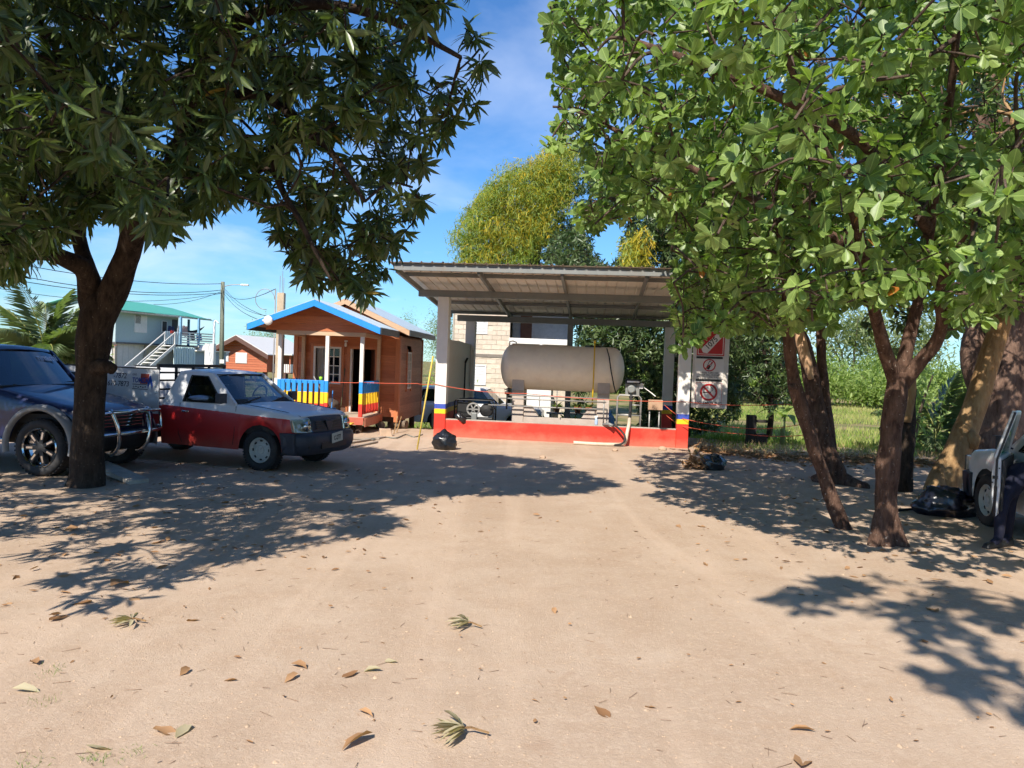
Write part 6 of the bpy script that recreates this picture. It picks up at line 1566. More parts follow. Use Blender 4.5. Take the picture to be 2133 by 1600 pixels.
def person_at_door():
    """somebody leaning into the cab: only the dark trousers show below the door"""
    feet = Vector((5.47, 8.72, 0))
    t = thing('person', 'person in dark blue trousers standing behind the open door of the white pickup', 'person', feet)
    import bmesh as _b
    V = [((.14, .10, .80), .135), ((.02, .02, .46), .075), ((.0, .0, .09), .05), ((-.12, -.05, .035), .042),
         ((.20, .16, .46), .075), ((.20, .16, .09), .05), ((.10, .06, .035), .042),
         ((.40, .18, .83), .135), ((.66, .26, .87), .15), ((.80, .30, .90), .06), ((.92, .34, .93), .10), ((.98, .36, .90), .085),
         ((.66, .12, .86), .07), ((.80, .06, .72), .05), ((.98, .12, .70), .038), ((1.04, .15, .70), .036),
         ((.62, .42, .86), .07), ((.76, .52, .72), .05), ((.94, .54, .70), .038), ((1.0, .55, .70), .036)]
    E = [(0, 1), (1, 2), (2, 3), (0, 4), (4, 5), (5, 6), (0, 7), (7, 8), (8, 9), (9, 10), (10, 11), (8, 12), (12, 13), (13, 14), (14, 15), (8, 16), (16, 17), (17, 18), (18, 19)]
    me = bpy.data.meshes.new('body'); me.from_pydata([v for v, _ in V], E, [])
    o = bpy.data.objects.new('body', me); COL.objects.link(o); o.parent = t
    sk = o.modifiers.new('skin', 'SKIN'); o.modifiers.new('sub', 'SUBSURF').levels = 2; o.modifiers['sub'].render_levels = 2
    for i, (_, r_) in enumerate(V): me.skin_vertices[0].data[i].radius = (r_, r_)
    me.skin_vertices[0].data[0].use_root = True
    me.materials.append(mat('dark_blue_clothes', (.006, .008, .026), .85, var=.25, bump=.2, bscale=40))
    mb = MB()
    for c in ((-.09, -.035), (.12, .09)):
        mb.M = Matrix.Translation((c[0], c[1], 0)) @ Matrix.Rotation(R(25), 4, 'Z'); mb.hexa([(-.13, -.048, .0), (.13, -.042, .0), (.13, .042, 0), (-.13, .048, 0)], [(-.10, -.035, .06), (.12, -.035, .10), (.12, .035, .10), (-.10, .035, .06)])
    mb.M = None; mb.build('shoes', M_BLACK, t, bevel=.02)
person_at_door()

def far_van():
    p = at(1040, 870, 27.0); yaw = R(-6)
    t = thing('white_estate_car', 'white estate car parked beside the concrete block house behind the tank', 'car', (0.30, 26.6, -.50), yaw)
    paint = paint_coat(mat('white_estate_paint', (.66, .67, .68), .4, var=.05), .4, .1); HW = .86
    xs = sorted(set([.78, .7, .6, .5] + arch_xs(0, .40) + [-.6, -1.2, -1.8] + arch_xs(-2.6, .40) + [-3.1, -3.5, -3.58]), reverse=True)
    def top(x): return .78 if x > .72 else (.86 + .10 * (.72 - x) / 1.3 if x > -.6 else .96)
    st = [(x, .42 if x > .5 else max(arch_z(x, 0, .40, .32, .30), arch_z(x, -2.6, .40, .32, .30)), top(x), HW - (.12 if x > .65 else 0)) for x in xs]
    shell(st).build('body', paint, t, smooth=True, angle_smooth=42)
    MB().box(-3.4, .6, -.7, .7, .28, .6).build('underbody', M_UNDER, t)
    for s in (1, -1):
        yof = lambda z, s=s: s * (HW * .95 - max(0, z - .95) * .22)
        for outer, inner in (([(-.55, .94), (-1.15, 1.46), (-1.72, 1.48), (-1.72, .94)], [(-.85, .98), (-1.22, 1.40), (-1.64, 1.42), (-1.64, .98)]), ([(-1.72, .94), (-1.72, 1.48), (-2.55, 1.48), (-2.62, .94)], [(-1.80, .98), (-1.80, 1.42), (-2.42, 1.42), (-2.50, .98)]), ([(-2.62, .94), (-2.55, 1.48), (-3.30, 1.45), (-3.52, .94)], [(-2.72, 1.0), (-2.66, 1.41), (-3.20, 1.39), (-3.36, 1.0)])):
            side_frame(outer, inner, yof).build('cab_side', paint, t, bevel=.005)
            mb = MB(); mb.poly([(x, yof(z) - s * .01, z) for x, z in inner]); mb.build('window', M_DARKGLASS, t, recalc=False)
        for x in (-1.55, -2.35): mb = MB(); mb.box(x - .08, x + .02, min(s * .84, s * .875), max(s * .84, s * .875), .84, .865); mb.build('door_handle', M_BLACK, t)
        mb = MB(); mb.box(.55, .70, min(s * .5, s * .80), max(s * .5, s * .80), .58, .72); mb.build('headlight', M_LAMP, t, bevel=.02)
    rows = []
    for x, z, w in ((-1.08, 1.42, .68), (-1.2, 1.475, .70), (-2.2, 1.50, .71), (-3.2, 1.465, .70), (-3.34, 1.43, .68)): rows.append([(x, w * f, z + .03 * (1 - f * f) - (.02 if abs(f) > .99 else 0)) for f in (1, .97, .6, 0, -.6, -.97, -1)])
    mb = MB(); mb.grid(rows); mb.build('roof', paint, t, smooth=True)
    mb = MB(); mb.grid([[(-.60, .74 * f, .96) for f in (1, 0, -1)], [(-1.10, .66 * f, 1.43) for f in (1, 0, -1)]]); mb.build('windscreen', M_DARKGLASS, t)
    mb = MB(); mb.grid([[(-3.52, .74 * f, .98) for f in (1, 0, -1)], [(-3.32, .66 * f, 1.43) for f in (1, 0, -1)]]); mb.build('rear_window', M_DARKGLASS, t)
    mb = MB(); mb.box(.70, .84, -.80, .80, .34, .54); mb.build('bumper', M_DARKPL, t, bevel=.03)
    for x in (0, -2.6):
        for s in (1, -1): wheel(t, x, s * .74, .32, .2, .20, 'steel', s, M_RIMW)
far_van()

# ------------------------------------------------------------------ the two-storey concrete block house behind the tank
def block_house():
    X0, X1, Y, ZG = -2.50, 2.42, 33.0, -.80
    t = thing('block_house', 'unfinished two-storey concrete block house behind the gas tank', 'house', (X0, Y, ZG), R(-3))
    W = X1 - X0; H = 6.0; DP = 6.0
    mort = mat('mortar', (.60, .52, .42), .95, var=.1, bump=.3)
    blk = [mat('concrete_block_%d' % i, c, .95, var=.12, bump=.4, bscale=30, dirt=(.34, .26, .19), damt=.3) for i, c in enumerate(((.58, .49, .39), (.63, .53, .42), (.53, .445, .35)))]
    F2 = 2.93
    bx = 2.34                                    # block wall left of the balcony
    wins = [(.90, 1.40, F2 + .90, F2 + 1.58), (.86, 1.40, 1.70, 2.53)]
    # structural walls behind the facing blocks
    MB().box(0.0, bx, .02, .16, -.3, H).build('wall', mort, t)
    MB().box(0.0, .15, .16, DP, -.3, H).build('wall', mort, t); MB().box(W - .15, W, 2.0, DP, -.3, H).build('wall', mort, t); MB().box(.15, W - .15, DP - .15, DP, -.3, H).build('wall', mort, t)
    MB().box(bx, W, .02, .14, F2 - .75, F2 + .55).build('balcony_wall', mort, t)
    proto = [None, None, None]
    def block(x, z, w, y=0.0):
        i = random.randrange(3)
        if proto[i] is None or abs(w - .39) > .005:
            o = MB().box(0, w, 0, .03, 0, .19).build('block', blk[i], t, bevel=.006); o.location = (x, y + random.uniform(-.006, .004), z)
            if abs(w - .39) < .005: proto[i] = o
        else: share(proto[i], 'block', t, (x, y + random.uniform(-.006, .004), z))
    for r in range(0, 24):
        z = r * .2; off = .2 * (r % 2)
        if z > 4.75: break
        x = -off
        while x < bx - .05:
            a, b = max(x, 0), min(x + .39, bx)
            ok = b - a > .08
            for (p, q, c, d) in wins:
                if b > p and a < q and z + .19 > c and z < d: ok = False
            if abs(z - F2) < .12: ok = False
            if ok: block(a + .004, z, .39 if b - a > .385 else b - a - .008)
            x += .4
    for r in range(5):
        z = F2 - .70 + r * .2
        if z > F2 + .1: continue
        x = bx + .05 - .2 * (r % 2)
        while x < W - .1:
            a, b = max(x, bx + .05), min(x + .39, W - .05)
            if b - a > .08: block(a, z, .39 if b - a > .385 else b - a)
            x += .4
    MB().box(-.01, bx + .0, -.022, .02, F2 - .06, F2 + .07).build('floor_band', mat('grey_band', (.20, .17, .14), .9), t)
    MB().box(-.06, .0, -.03, .2, -.3, H).build('corner_post', M_CONC, t)
    lv = mat('white_louvre', (.70, .70, .70), .5, var=.05)
    for (p, q, c, d) in wins:
        mb = MB(); mb.box(p, p + .04, -.02, .05, c, d); mb.box(q - .04, q, -.02, .05, c, d); mb.box(p + .04, q - .04, -.02, .05, d - .04, d); mb.box(p + .04, q - .04, -.02, .05, c, c + .04); w = mb.build('window', lv, t)
        n = int((d - c) / .075); mb = MB()
        for k in range(n):
            z = c + .05 + k * (d - c - .1) / n; mb.hexa([(p + .04, -.012, z), (q - .04, -.012, z), (q - .04, -.006, z), (p + .04, -.006, z)], [(p + .04, .03, z + .068), (q - .04, .03, z + .068), (q - .04, .036, z + .068), (p + .04, .036, z + .068)])
        mb.build('slats', lv, w)
        MB().box(p + .04, q - .04, .055, .06, c + .04, d - .04).build('pane', M_BLACK, w)
    # balcony recess
    MB().box(bx, W, .14, 1.9, F2 - .12, F2).build('balcony_floor', M_CONC, t)
    MB().box(bx, W, 1.9, 2.0, -.3, H).build('recess_wall', mat('grey_plaster', (.50, .51, .52), .9, var=.12), t)
    MB().box(bx + .35, bx + .85, 1.86, 1.9, F2, F2 + 2.1).build('door', mat('brown_door', (.17, .07, .035), .6), t)
    mb = MB(); mb.box(bx - .03, W + .03, -.04, .18, F2 + .55, F2 + .78); rl = mb.build('balcony_rail', M_WHITE, t, bevel=.01)
    for x in (bx, bx + 1.25, W - .14): MB().box(x, x + .12, -.032, .0, F2 - .15, F2 + .55).build('rail_post', M_WHITE, t)
    MB().box(W - .12, W, .05, .17, F2 + .78, H).build('roof_post', M_CONC, t); MB().box(bx, W, .0, .2, H - .5, H).build('lintel', M_CONC, t)
    MB().box(-.3, W + .3, -.3, DP, H + .003, H + .12).build('roof_slab', M_CONC, t)
    # ground floor open bay: pale wall with a freezer and shelves before it
    z0 = ZG
    c = thing('chest_freezer', 'white freezer standing outdoors behind the gas tank', 'freezer', (.95, 27.9, -.78)); MB().box(-.44, .44, -.3, .3, .05, 1.80).build('cabinet', M_WHITE, c, bevel=.03); MB().box(.02, .04, -.33, -.3, .7, 1.5).build('handle', M_PIPE, c)
    c = thing('door_panel', 'pale board leaning upright beside the white freezer', 'board', (1.75, 28.4, -.78)); MB().box(-.26, .26, -.03, .03, 0, 1.85).build('panel', mat('cream_panel', (.55, .48, .38), .7), c)
    s = thing('plant_shelf', 'low wooden shelf with plant pots behind the tank', 'shelf', (2.3, 26.6, -.78)); MB().box(-1.1, .9, -.2, .2, .98, 1.03).build('board', M_CONC, s)
    for x in (-1.0, .8): MB().box(x, x + .07, -.15, .15, 0, .98).build('leg', M_CONC, s)
    potm = mat('clay_pot', (.38, .14, .075), .8)
    def pot(lab, loc, r_, n, ln):
        p = thing('potted_plant', lab, 'plant', loc); mb = MB(); mb.lathe([(r_ * .7, 0), (r_, r_ * 1.5), (r_ * 1.1, r_ * 1.5), (r_ * 1.1, r_ * 1.75), (r_ * .9, r_ * 1.7)], (0, 0, 0), 'z', 16); mb.build('pot', potm, p, smooth=True)
        a = rng.uniform(0, 6.28, n); el = rng.uniform(.3, 1.3, n); D = np.stack([np.cos(a) * np.cos(el), np.sin(a) * np.cos(el), np.sin(el)], 1); P = np.tile([[0, 0, r_ * 1.6]], (n, 1)); o = build_leaves('foliage', P, D, D + np.array([0, 0, 1.5]), rng.uniform(.6, 1, n) * ln, rng.uniform(.03, .06, n) * ln / .3, rng.uniform(0, .9, n), T_DIAM, LEAF_LIGHT, p, curl=np.full(n, 3.0)); o['kind'] = 'stuff'
    pot('small clay pot with a seedling at the left of the plant shelf', (1.55, 26.6, .25), .10, 14, .3); pot('clay pot in the middle of the plant shelf', (2.25, 26.6, .25), .12, 18, .25); pot('clay pot at the right of the plant shelf', (2.62, 26.6, .25), .12, 14, .25)
    pot('large clay pot on the ground left of the spiky plant', (1.1, 25.6, -.35), .17, 20, .5)
    pot('spiky yellow-green plant below the shelf behind the tank', (1.95, 25.2, -.45), .15, 50, .75)
    b = thing('gas_cylinder', 'blue gas cylinder standing behind the rear canopy post', 'cylinder', (3.15, 25.0, -.76)); mb = MB(); mb.lathe([(.12, 0), (.15, .05), (.15, .95), (.12, 1.05), (.05, 1.12), (.05, 1.22)], (0, 0, 0), 'z', 20); mb.build('bottle', mat('cylinder_blue', (.10, .30, .55), .5, dirt=(.5, .5, .5), damt=.5), b, smooth=True)
block_house()

# ------------------------------------------------------------------ green-roofed house on the left, far back
def green_house():
    d = Vector((.30, .954, 0)).normalized(); yaw = math.atan2(d.y, d.x)
    C0 = at(240, 712, 55.0); ZG = -.78; F2 = C0.z - ZG; EV = at(240, 646, 55.0).z - ZG
    t = thing('green_roofed_house', 'pale blue two-storey house with a green roof and cluttered balcony', 'house', (C0.x, C0.y, ZG), yaw)
    wallm = mat('mint_wall', (.36, .46, .47), .7, var=.05); lower = mat('white_sheet_wall', (.60, .60, .60), .6, var=.08)
    L, Wd = 6.2, 6.5           # local x along the receding face, local +y to the left
    MB().box(0, L, 0, Wd, F2, EV).build('wall', wallm, t)
    for k in range(12):
        x = k * L / 12; MB().box(x + .01, x + L / 12 - .01, .3, .34, -.2, F2 - .1).build('skirt_panel', lower, t)
    for k in range(12):
        y = .34 + k * (Wd - .4) / 12; MB().box(.3, .34, y + .01, y + (Wd - .4) / 12 - .01, -.2, F2 - .1).build('skirt_panel', lower, t)
    MB().box(-.05, L + 2.9, -.1, Wd + .05, F2 - .12, F2 - .002).build('floor_slab', mat('dark_joist', (.10, .10, .10), .9), t)
    for x, y in ((.05, .05), (3, .05), (L - .2, .05)): MB().box(x, x + .2, y, y + .2, -.2, F2 - .125).build('pier', M_CONC, t)
    # louvre window and door
    lv = MATS['white_louvre']
    mb = MB(); mb.box(1.7, 2.9, -.05, 0, F2 + .75, F2 + 2.0); w = mb.build('window', lv, t)
    mb = MB()
    for k in range(14):
        for a, b in ((1.74, 2.28), (2.32, 2.86)):
            z = F2 + .80 + k * .083; mb.box(a, b, -.07, -.051, z, z + (.03 if (k > 6 and a < 2) else .06))
    mb.build('slats', M_WHITE, w)
    MB().box(1.76, 2.27, -.052, -.0505, F2 + 1.38, F2 + 1.97).build('pane', M_BLACK, w)
    mb = MB(); mb.box(4.4, 4.95, -.05, 0, F2 + .9, F2 + 1.75); w = mb.build('window', M_WHITE, t); MB().box(4.45, 4.9, -.055, -.051, F2 + .95, F2 + 1.7).build('pane', M_BLACK, w)
    MB().box(5.5, 6.05, -.04, 0, F2, F2 + 1.9).build('door', M_BLACK, t)
    # roof: ridge parallel to the receding face
    gm = mat('green_sheet', (.10, .42, .30), .45, var=.08, metal=.15)
    for s in (0, 1):
        y0, y1 = (-.75, Wd / 2) if s == 0 else (Wd + .75, Wd / 2)
        for k in range(6):
            xa = -.5 + k * (L + 3.6) / 6; xb = xa + (L + 3.6) / 6 + .02
            e0 = lambda x: EV - .02 - .06 * max(0, x - L) * .9
            mb = MB(); mb.hexa([(xa, y0, e0(xa)), (xb, y0, e0(xb)), (xb, y1, e0(xb) + .95), (xa, y1, e0(xa) + .95)], [(xa, y0, e0(xa) + .04), (xb, y0, e0(xb) + .04), (xb, y1, e0(xb) + .99), (xa, y1, e0(xa) + .99)]); mb.build('roof_sheet', gm, t)
    MB().prism([(0, EV), (Wd, EV), (Wd / 2, EV + .9)], 'x', .0, .05).build('gable', wallm, t)
    MB().box(-.4, L + 2.9, -.72, -.68, EV - .16, EV - .03).build('eaves_board', mat('cream_eaves', (.55, .50, .42), .7), t)
    # balcony: posts, rails, pickets
    bp = mat('sky_blue_post', (.16, .34, .50), .6)
    for x, y in ((5.0, -1.25), (7.0, -1.25), (8.8, -1.25), (8.8, 1.2)): MB().box(x, x + .14, y, y + .14, F2, EV - .1).build('balcony_post', bp, t)
    MB().box(3.3, 9.0, -1.3, .0, F2 - .16, F2 - .121).build('balcony_floor', M_CONC, t)
    for k in range(9): x = 3.4 + k * .19; MB().box(x, x + .09, -1.25, -1.22, F2, F2 + .95).build('picket', mat('pale_blue_picket', (.45, .58, .66), .6) if k == 0 else MATS['pale_blue_picket'], t)
    for k in range(5): z = F2 + .12 + k * .19; MB().box(5.2, 8.9, -1.24, -1.21, z, z + .09).build('rail_board', MATS['white_paint'], t)
    # stair
    n = 12
    for s in (-2.2, -1.32):
        mb = MB(); mb.beam((-1.2, s, .0), (3.3, s, F2 - .1), .06, .22); mb.build('stringer', M_WHITE, t)
        mb = MB(); mb.beam((-1.2, s, .95), (3.3, s, F2 + .85), .05, .07); mb.beam((-1.2, s, 0), (-1.2, s, .95), .08, .08); mb.beam((3.3, s, F2 - .1), (3.3, s, F2 + .85), .08, .08); mb.build('stair_rail', M_WHITE, t)
    for k in range(n):
        f = (k + .5) / n; x = -1.2 + 4.5 * f; z = (F2 - .1) * f + .08; MB().box(x - .16, x + .16, -2.17, -1.35, z, z + .045).build('tread', M_WHITE, t)
    MB().box(-1.32, -1.08, -2.4, -2.2, -.1, 1.1).build('newel', mat('turquoise_post', (.10, .45, .52), .6), t)
    # enclosure below the balcony
    sh = mat('grey_blue_sheet', (.30, .37, .42), .6, var=.06); sh2 = mat('pale_corrugated', (.52, .66, .70), .5, var=.06)
    for k in range(9): x = 4.2 + k * .26; MB().box(x, x + .17, -1.42, -1.36, -.2, F2 - .2).build('corrugated_strip', sh2, t)
    MB().box(4.2, 6.55, -1.36, -1.33, -.2, F2 - .25).build('enclosure_wall', sh2, t)
    MB().box(6.55, 10.2, -1.36, -1.30, -.2, F2 - .45).build('enclosure_wall', sh, t); MB().box(6.4, 10.4, -1.6, 1.0, F2 - .449, F2 - .36).build('enclosure_roof', M_SHEET, t)
    MB().box(8.6, 9.1, -1.40, -1.361, .35, .95).build('panel', M_WHITE, t)
    # washing and clutter
    T = Matrix.Translation((C0.x, C0.y, ZG)) @ Matrix.Rotation(yaw, 4, 'Z')
    def cloth(lab, x, y, z, w, h, c, nm):
        o = thing('washing', lab, 'laundry', T @ Vector((x, y, z)), yaw); mb = MB(); rows = [[(w * k / 8, .05 * math.sin(k * 1.7 + q), -h * q / 3 + .03 * math.sin(k)) for k in range(9)] for q in range(4)]; mb.grid(rows); mb.build('cloth', mat(nm, c, .9, var=.12), o, smooth=True)
    cloth('dark blue trousers hanging on the balcony line', 4.2, -.8, F2 + 1.35, .7, .75, (.02, .03, .08), 'denim'); cloth('white shirt hanging on the balcony line', 5.05, -.9, F2 + 1.4, .45, .7, (.6, .6, .6), 'shirt_white')
    cloth('pink shirt hanging on the balcony line', 5.6, -.9, F2 + 1.45, .6, .8, (.55, .36, .32), 'shirt_pink'); cloth('bright blue towel on the balcony rail', 6.9, -1.15, F2 + .95, .6, .55, (.02, .12, .42), 'towel_blue'); cloth('black towel on the balcony rail', 6.2, -1.15, F2 + 1.0, .5, .6, (.02, .02, .025), 'towel_black'); cloth('red cloth on the stair landing rail', 3.9, -1.28, F2 + 1.0, .35, .2, (.5, .06, .04), 'cloth_red')
    s = thing('white_sack', 'white sack lying on the lean-to roof below the balcony', 'sack', T @ Vector((7.4, -1.2, F2 - .28))); mb = bag_mesh(.6, .3, .3, 12); mb.build('cloth', M_WHITE, s, smooth=True)
    h = thing('hammock', 'dark hammock slung between the balcony posts', 'hammock'); mb = MB(); P = [T @ Vector((6.2 + 2.6 * k / 10, -.3, F2 + 1.25 - .35 * 4 * (k / 10) * (1 - k / 10) + .3 * k / 10)) for k in range(11)]; mb.tube(P, [.02, .05, .09, .11, .12, .12, .12, .11, .09, .05, .02], 7); mb.build('cloth', mat('dark_net', (.03, .025, .03), .9), h)
    # chair
    c = thing('plastic_chair', 'white plastic armchair standing before the green-roofed house', 'chair', at(234, 757, 46) - Vector((0, 0, .0)), R(20)); c.location.z = -.78 + .35
    for x in (-.26, .26):
        for y in (-.25, .25): mb = MB(); mb.beam((x, y, 0), (x * .9, y * .9, .44 if y < 0 else .95), .05, .05); mb.build('leg', M_WHITE, c)
    MB().box(-.26, .26, -.26, .26, .44, .48).build('seat', M_WHITE, c, bevel=.01)
    for x in (-.16, 0, .16): MB().box(x - .05, x + .05, .22, .25, .5, .95).build('back_slat', M_WHITE, c)
    for x in (-.28, .28): MB().box(x - .03, x + .03, -.26, .26, .68, .72).build('arm', M_WHITE, c)
green_house()

def orange_house():
    Y = 75.0; ZG = -.78
    apex, le, re, base = at(493, 701, Y), at(428, 724, Y), at(560, 735, Y), at(500, 773, Y)
    cx = (le.x + re.x) / 2 + .3; w = (re.x - le.x) / 2
    ze = (le.z + re.z) / 2; za = apex.z + .05; zf = base.z
    t = thing('orange_house', 'orange clapboard house with white metal roof on short stilts in the distance', 'house', (cx, Y, ZG), R(-10))
    om = [mat('orange_board_%d' % i, c, .7, var=.1) for i, c in enumerate(((.42, .12, .055), (.46, .14, .065)))]
    W = w * .92; H0 = zf - ZG; HE = ze - ZG - .1; HA = za - ZG
    n = 14; z = H0; hh = (HA - .1 - H0) / n
    for k in range(n):
        zt = z + hh; f = lambda q: W if q < HE else W * max(.02, (HA - .06 - q) / (HA - HE))
        MB().prism([(-f(z), z), (f(z), z), (f(zt - .02), zt - .02), (-f(zt - .02), zt - .02)], 'y', -.03 - .012 * (k % 2), .1).build('wall_board', om[k % 2], t); z = zt
    MB().box(-W, -W + .1, .1, 9, H0, HE).build('wall', om[0], t); MB().box(W - .1, W, .1, 9, H0, HE).build('wall', om[0], t)
    rm = mat('white_roof_sheet', (.66, .64, .60), .5, var=.06); fm = mat('brown_fascia', (.11, .055, .04), .7)
    for s in (-1, 1):
        xe = s * (W + .55); sl = (HA - HE) / W; zE = HA - sl * (W + .55)
        MB().hexa([(0, -.9, HA + .02), (xe, -.9, zE + .02), (xe, 9.5, zE + .02), (0, 9.5, HA + .02)], [(0, -.9, HA + .1), (xe, -.9, zE + .1), (xe, 9.5, zE + .1), (0, 9.5, HA + .1)]).build('roof', rm, t)
        MB().hexa([(0, -.95, HA - .38), (xe, -.95, zE - .38), (xe, -.87, zE - .38), (0, -.87, HA - .38)], [(0, -.95, HA + .03), (xe, -.95, zE + .03), (xe, -.87, zE + .03), (0, -.87, HA + .03)]).build('fascia', fm, t)
    for a, b, c, d in ((-.42, .75, .75, 1.75), (-1.75, -1.15, .85, 1.75)):
        mb = MB(); mb.box(a, b, -.09, -.05, H0 + c, H0 + d); wi = mb.build('window', M_WHITE, t)
        mb = MB()
        for k in range(9): z = H0 + c + .06 + k * (d - c - .1) / 9; mb.box(a + .04, b - .04, -.12, -.092, z, z + .07)
        mb.build('slats', MATS['white_louvre'], wi)
    # side porch
    MB().box(W, W + 1.9, 1, 9, H0 - .1, H0).build('porch_floor', fm, t)
    for k in range(10): y = 1.1 + k * .8; MB().box(W + 1.8, W + 1.85, y, y + .5, H0, H0 + .8).build('picket_panel', M_WHITE, t)
    for k in range(10): x = W + .15 + k * .18; MB().box(x, x + .12, 1.0, 1.04, H0, H0 + .8).build('picket', M_WHITE, t)
    MB().box(W + 1.75, W + 1.87, 1, 1.12, H0, HE - .1).build('porch_post', om[0], t); MB().box(W, W + 2.2, .6, 9.4, HE - .2, HE - .1).build('porch_roof', rm, t)
    for x in (-W + .2, -W / 2, 0, W / 2, W - .3, W + 1.6):
        for y in (.2, 4.5): MB().box(x, x + .18, y, y + .18, -.2, H0).build('stilt', fm, t)
orange_house()

def utilities():
    Y = 62.0
    t = thing('utility_pole', 'grey-green wooden utility pole with a street lamp arm', 'utility pole'); a, b = at(464, 587, Y), at(461, 780, Y); b.z = -.9
    mb = MB(); mb.tube([b, a], [.19, .15], 12); mb.build('pole', mat('weathered_pole', (.17, .18, .13), .9, var=.25, stretch=(6, 6, .6)), t, smooth=True)
    mb = MB(); P, Q = catmull([at(464, 598, Y), at(478, 594, Y), at(495, 593, Y), at(505, 593, Y)], [.035] * 4, 4); mb.tube(P, Q, 6); mb.build('lamp_arm', M_PIPE, t, smooth=True)
    c = at(510, 594, Y); MB().box(c.x - .32, c.x + .32, c.y - .12, c.y + .12, c.z - .06, c.z + .08).build('lamp_head', M_WHITE, t, bevel=.05)
    c = at(462, 753, Y - .3); MB().box(c.x - .17, c.x + .17, c.y, c.y + .1, c.z - .15, c.z + .15).build('meter_tag', M_WHITE, t)
    k = thing('slim_post', 'thin white steel post left of the utility pole', 'post'); a, b = at(446, 672, Y - 2), at(444, 770, Y - 2); b.z = -.9
    mb = MB(); mb.tube([b, a], .07, 8); P, Q = catmull([a, at(449, 668, Y - 2), at(456, 674, Y - 2)], [.05] * 3, 4); mb.tube(P, Q, 6); mb.build('post', M_WHITE, k, smooth=True)
    k = thing('gate_column', 'square pale concrete column left of the orange house', 'column'); a, b = at(438, 716, Y - 3), at(437, 770, Y - 3)
    MB().box(a.x - .4, a.x + .25, a.y, a.y + .5, -.9, a.z).build('column', M_WHITE, k)
    wm = mat('cable', (.02, .02, .022), .6)
    def wire(lab, pts, sag=.2, r_=.022):
        o = thing('cable', lab, 'cable', group=None); mb = MB(); P = []
        for p, q in zip(pts[:-1], pts[1:]):
            for k in range(13): f = k / 12; P.append(p.lerp(q, f) - Vector((0, 0, sag * 4 * f * (1 - f))))
        mb.tube(P, r_, 5); mb.build('wire', wm, o)
    wire('top overhead cable running left from the utility pole', [at(464, 591, Y), at(-60, 530, 40)], .5)
    wire('double cable running left from below the pole top', [at(464, 604, Y), at(-60, 552, 40)], .7)
    wire('lower cable running left from the pole into the mango tree', [at(464, 610, Y), at(-60, 566, 42)], .6)
    wire('lowest sagging cable left of the pole', [at(464, 611, Y), at(-60, 590, 44)], .8, .016)
    wire('cable from the pole to the green-roofed house', [at(464, 606, Y), at(320, 634, 56)], .3, .016)
    wire('service cable from the pole to the concrete column', [at(464, 604, Y), at(574, 602, 23.1)], .5, .012)
    wire('steep cable running down right of the pole', [at(466, 598, Y), at(600, 672, 24)], .4, .012)
    wire('second steep cable running down right of the pole', [at(466, 610, Y), at(545, 668, 30)], .3, .013)
    wire('thin steep cable between the other two right of the pole', [at(466, 600, Y), at(575, 660, 26)], .5, .010)
    # unfinished column beside the hut
    k = thing('concrete_column', 'bare concrete column with steel bars sticking out behind the hut porch', 'column'); x = -6.83
    mb = MB(); mb.box(x - .10, x + .10, 23.0, 23.2, -.8, 3.66); mb.build('column', mat('tan_concrete', (.45, .36, .25), .9, var=.15, bump=.3), k, bevel=.01)
    for dx, dz in ((-.05, 4.15), (.02, 4.3), (.06, 4.1)): mb = MB(); mb.tube([(x + dx, 23.1, 3.6), (x + dx, 23.1, dz)], .008, 6); mb.build('steel_bar', M_PIPE, k)
    mb = MB(); mb.tube([(x - .14, 22.98, -.5), (x - .14, 22.98, 3.75)], .018, 6); P = [(x - .16 + .28 * math.cos(q) - .28, 22.98, 3.45 + .30 * math.sin(q)) for q in [k_ * .35 for k_ in range(15)]]; mb.tube(P, .010, 5); mb.build('conduit', M_PIPE, k, smooth=True)
    MB().box(x - .02, x + .14, 22.7, 22.98, .9, 1.18).build('meter_box', M_WHITE, k)
    # rusty shed behind the off-roader
    s = thing('rusty_shed', 'low dark shed with a rusty sheet roof behind the palm', 'shed', (-16.5, 26.5, -.78))
    rust = mat('rusty_sheet', (.34, .16, .09), .8, var=.35, vscale=4); dk = mat('dark_boards', (.035, .028, .022), .9)
    for k_ in range(4): MB().hexa([(k_ * .62, -1.1, 2.35), (k_ * .62 + .64, -1.1, 2.36), (k_ * .62 + .64, 1.4, 2.75), (k_ * .62, 1.4, 2.75)], [(k_ * .62, -1.1, 2.37), (k_ * .62 + .64, -1.1, 2.38), (k_ * .62 + .64, 1.4, 2.77), (k_ * .62, 1.4, 2.77)]).build('roof_sheet', rust, s)
    MB().box(.1, 2.3, .6, .7, -.2, 2.6).build('wall', dk, s); MB().box(.1, .2, -.8, .6, -.2, 2.4).build('wall', dk, s)
    for x_ in (.2, 2.2): MB().box(x_, x_ + .12, -.95, -.83, -.2, 2.36).build('post', dk, s)
    b = thing('white_bucket', 'white bucket standing by the rusty shed', 'bucket', (-12.9, 24.6, 1.0)); mb = MB(); mb.lathe([(.13, 0), (.16, .32), (.17, .32), (.17, .36), (.14, .36)], (0, 0, 0), 'z', 16); mb.build('bucket', M_WHITE, b, smooth=True)
    q = thing('wall_stub', 'low grey wall under the white bucket behind the pickup', 'wall', (-13.2, 24.4, -.78)); MB().box(-.5, 1.2, 0, .4, -.2, 1.775).build('wall', M_CONC, q)
utilities()

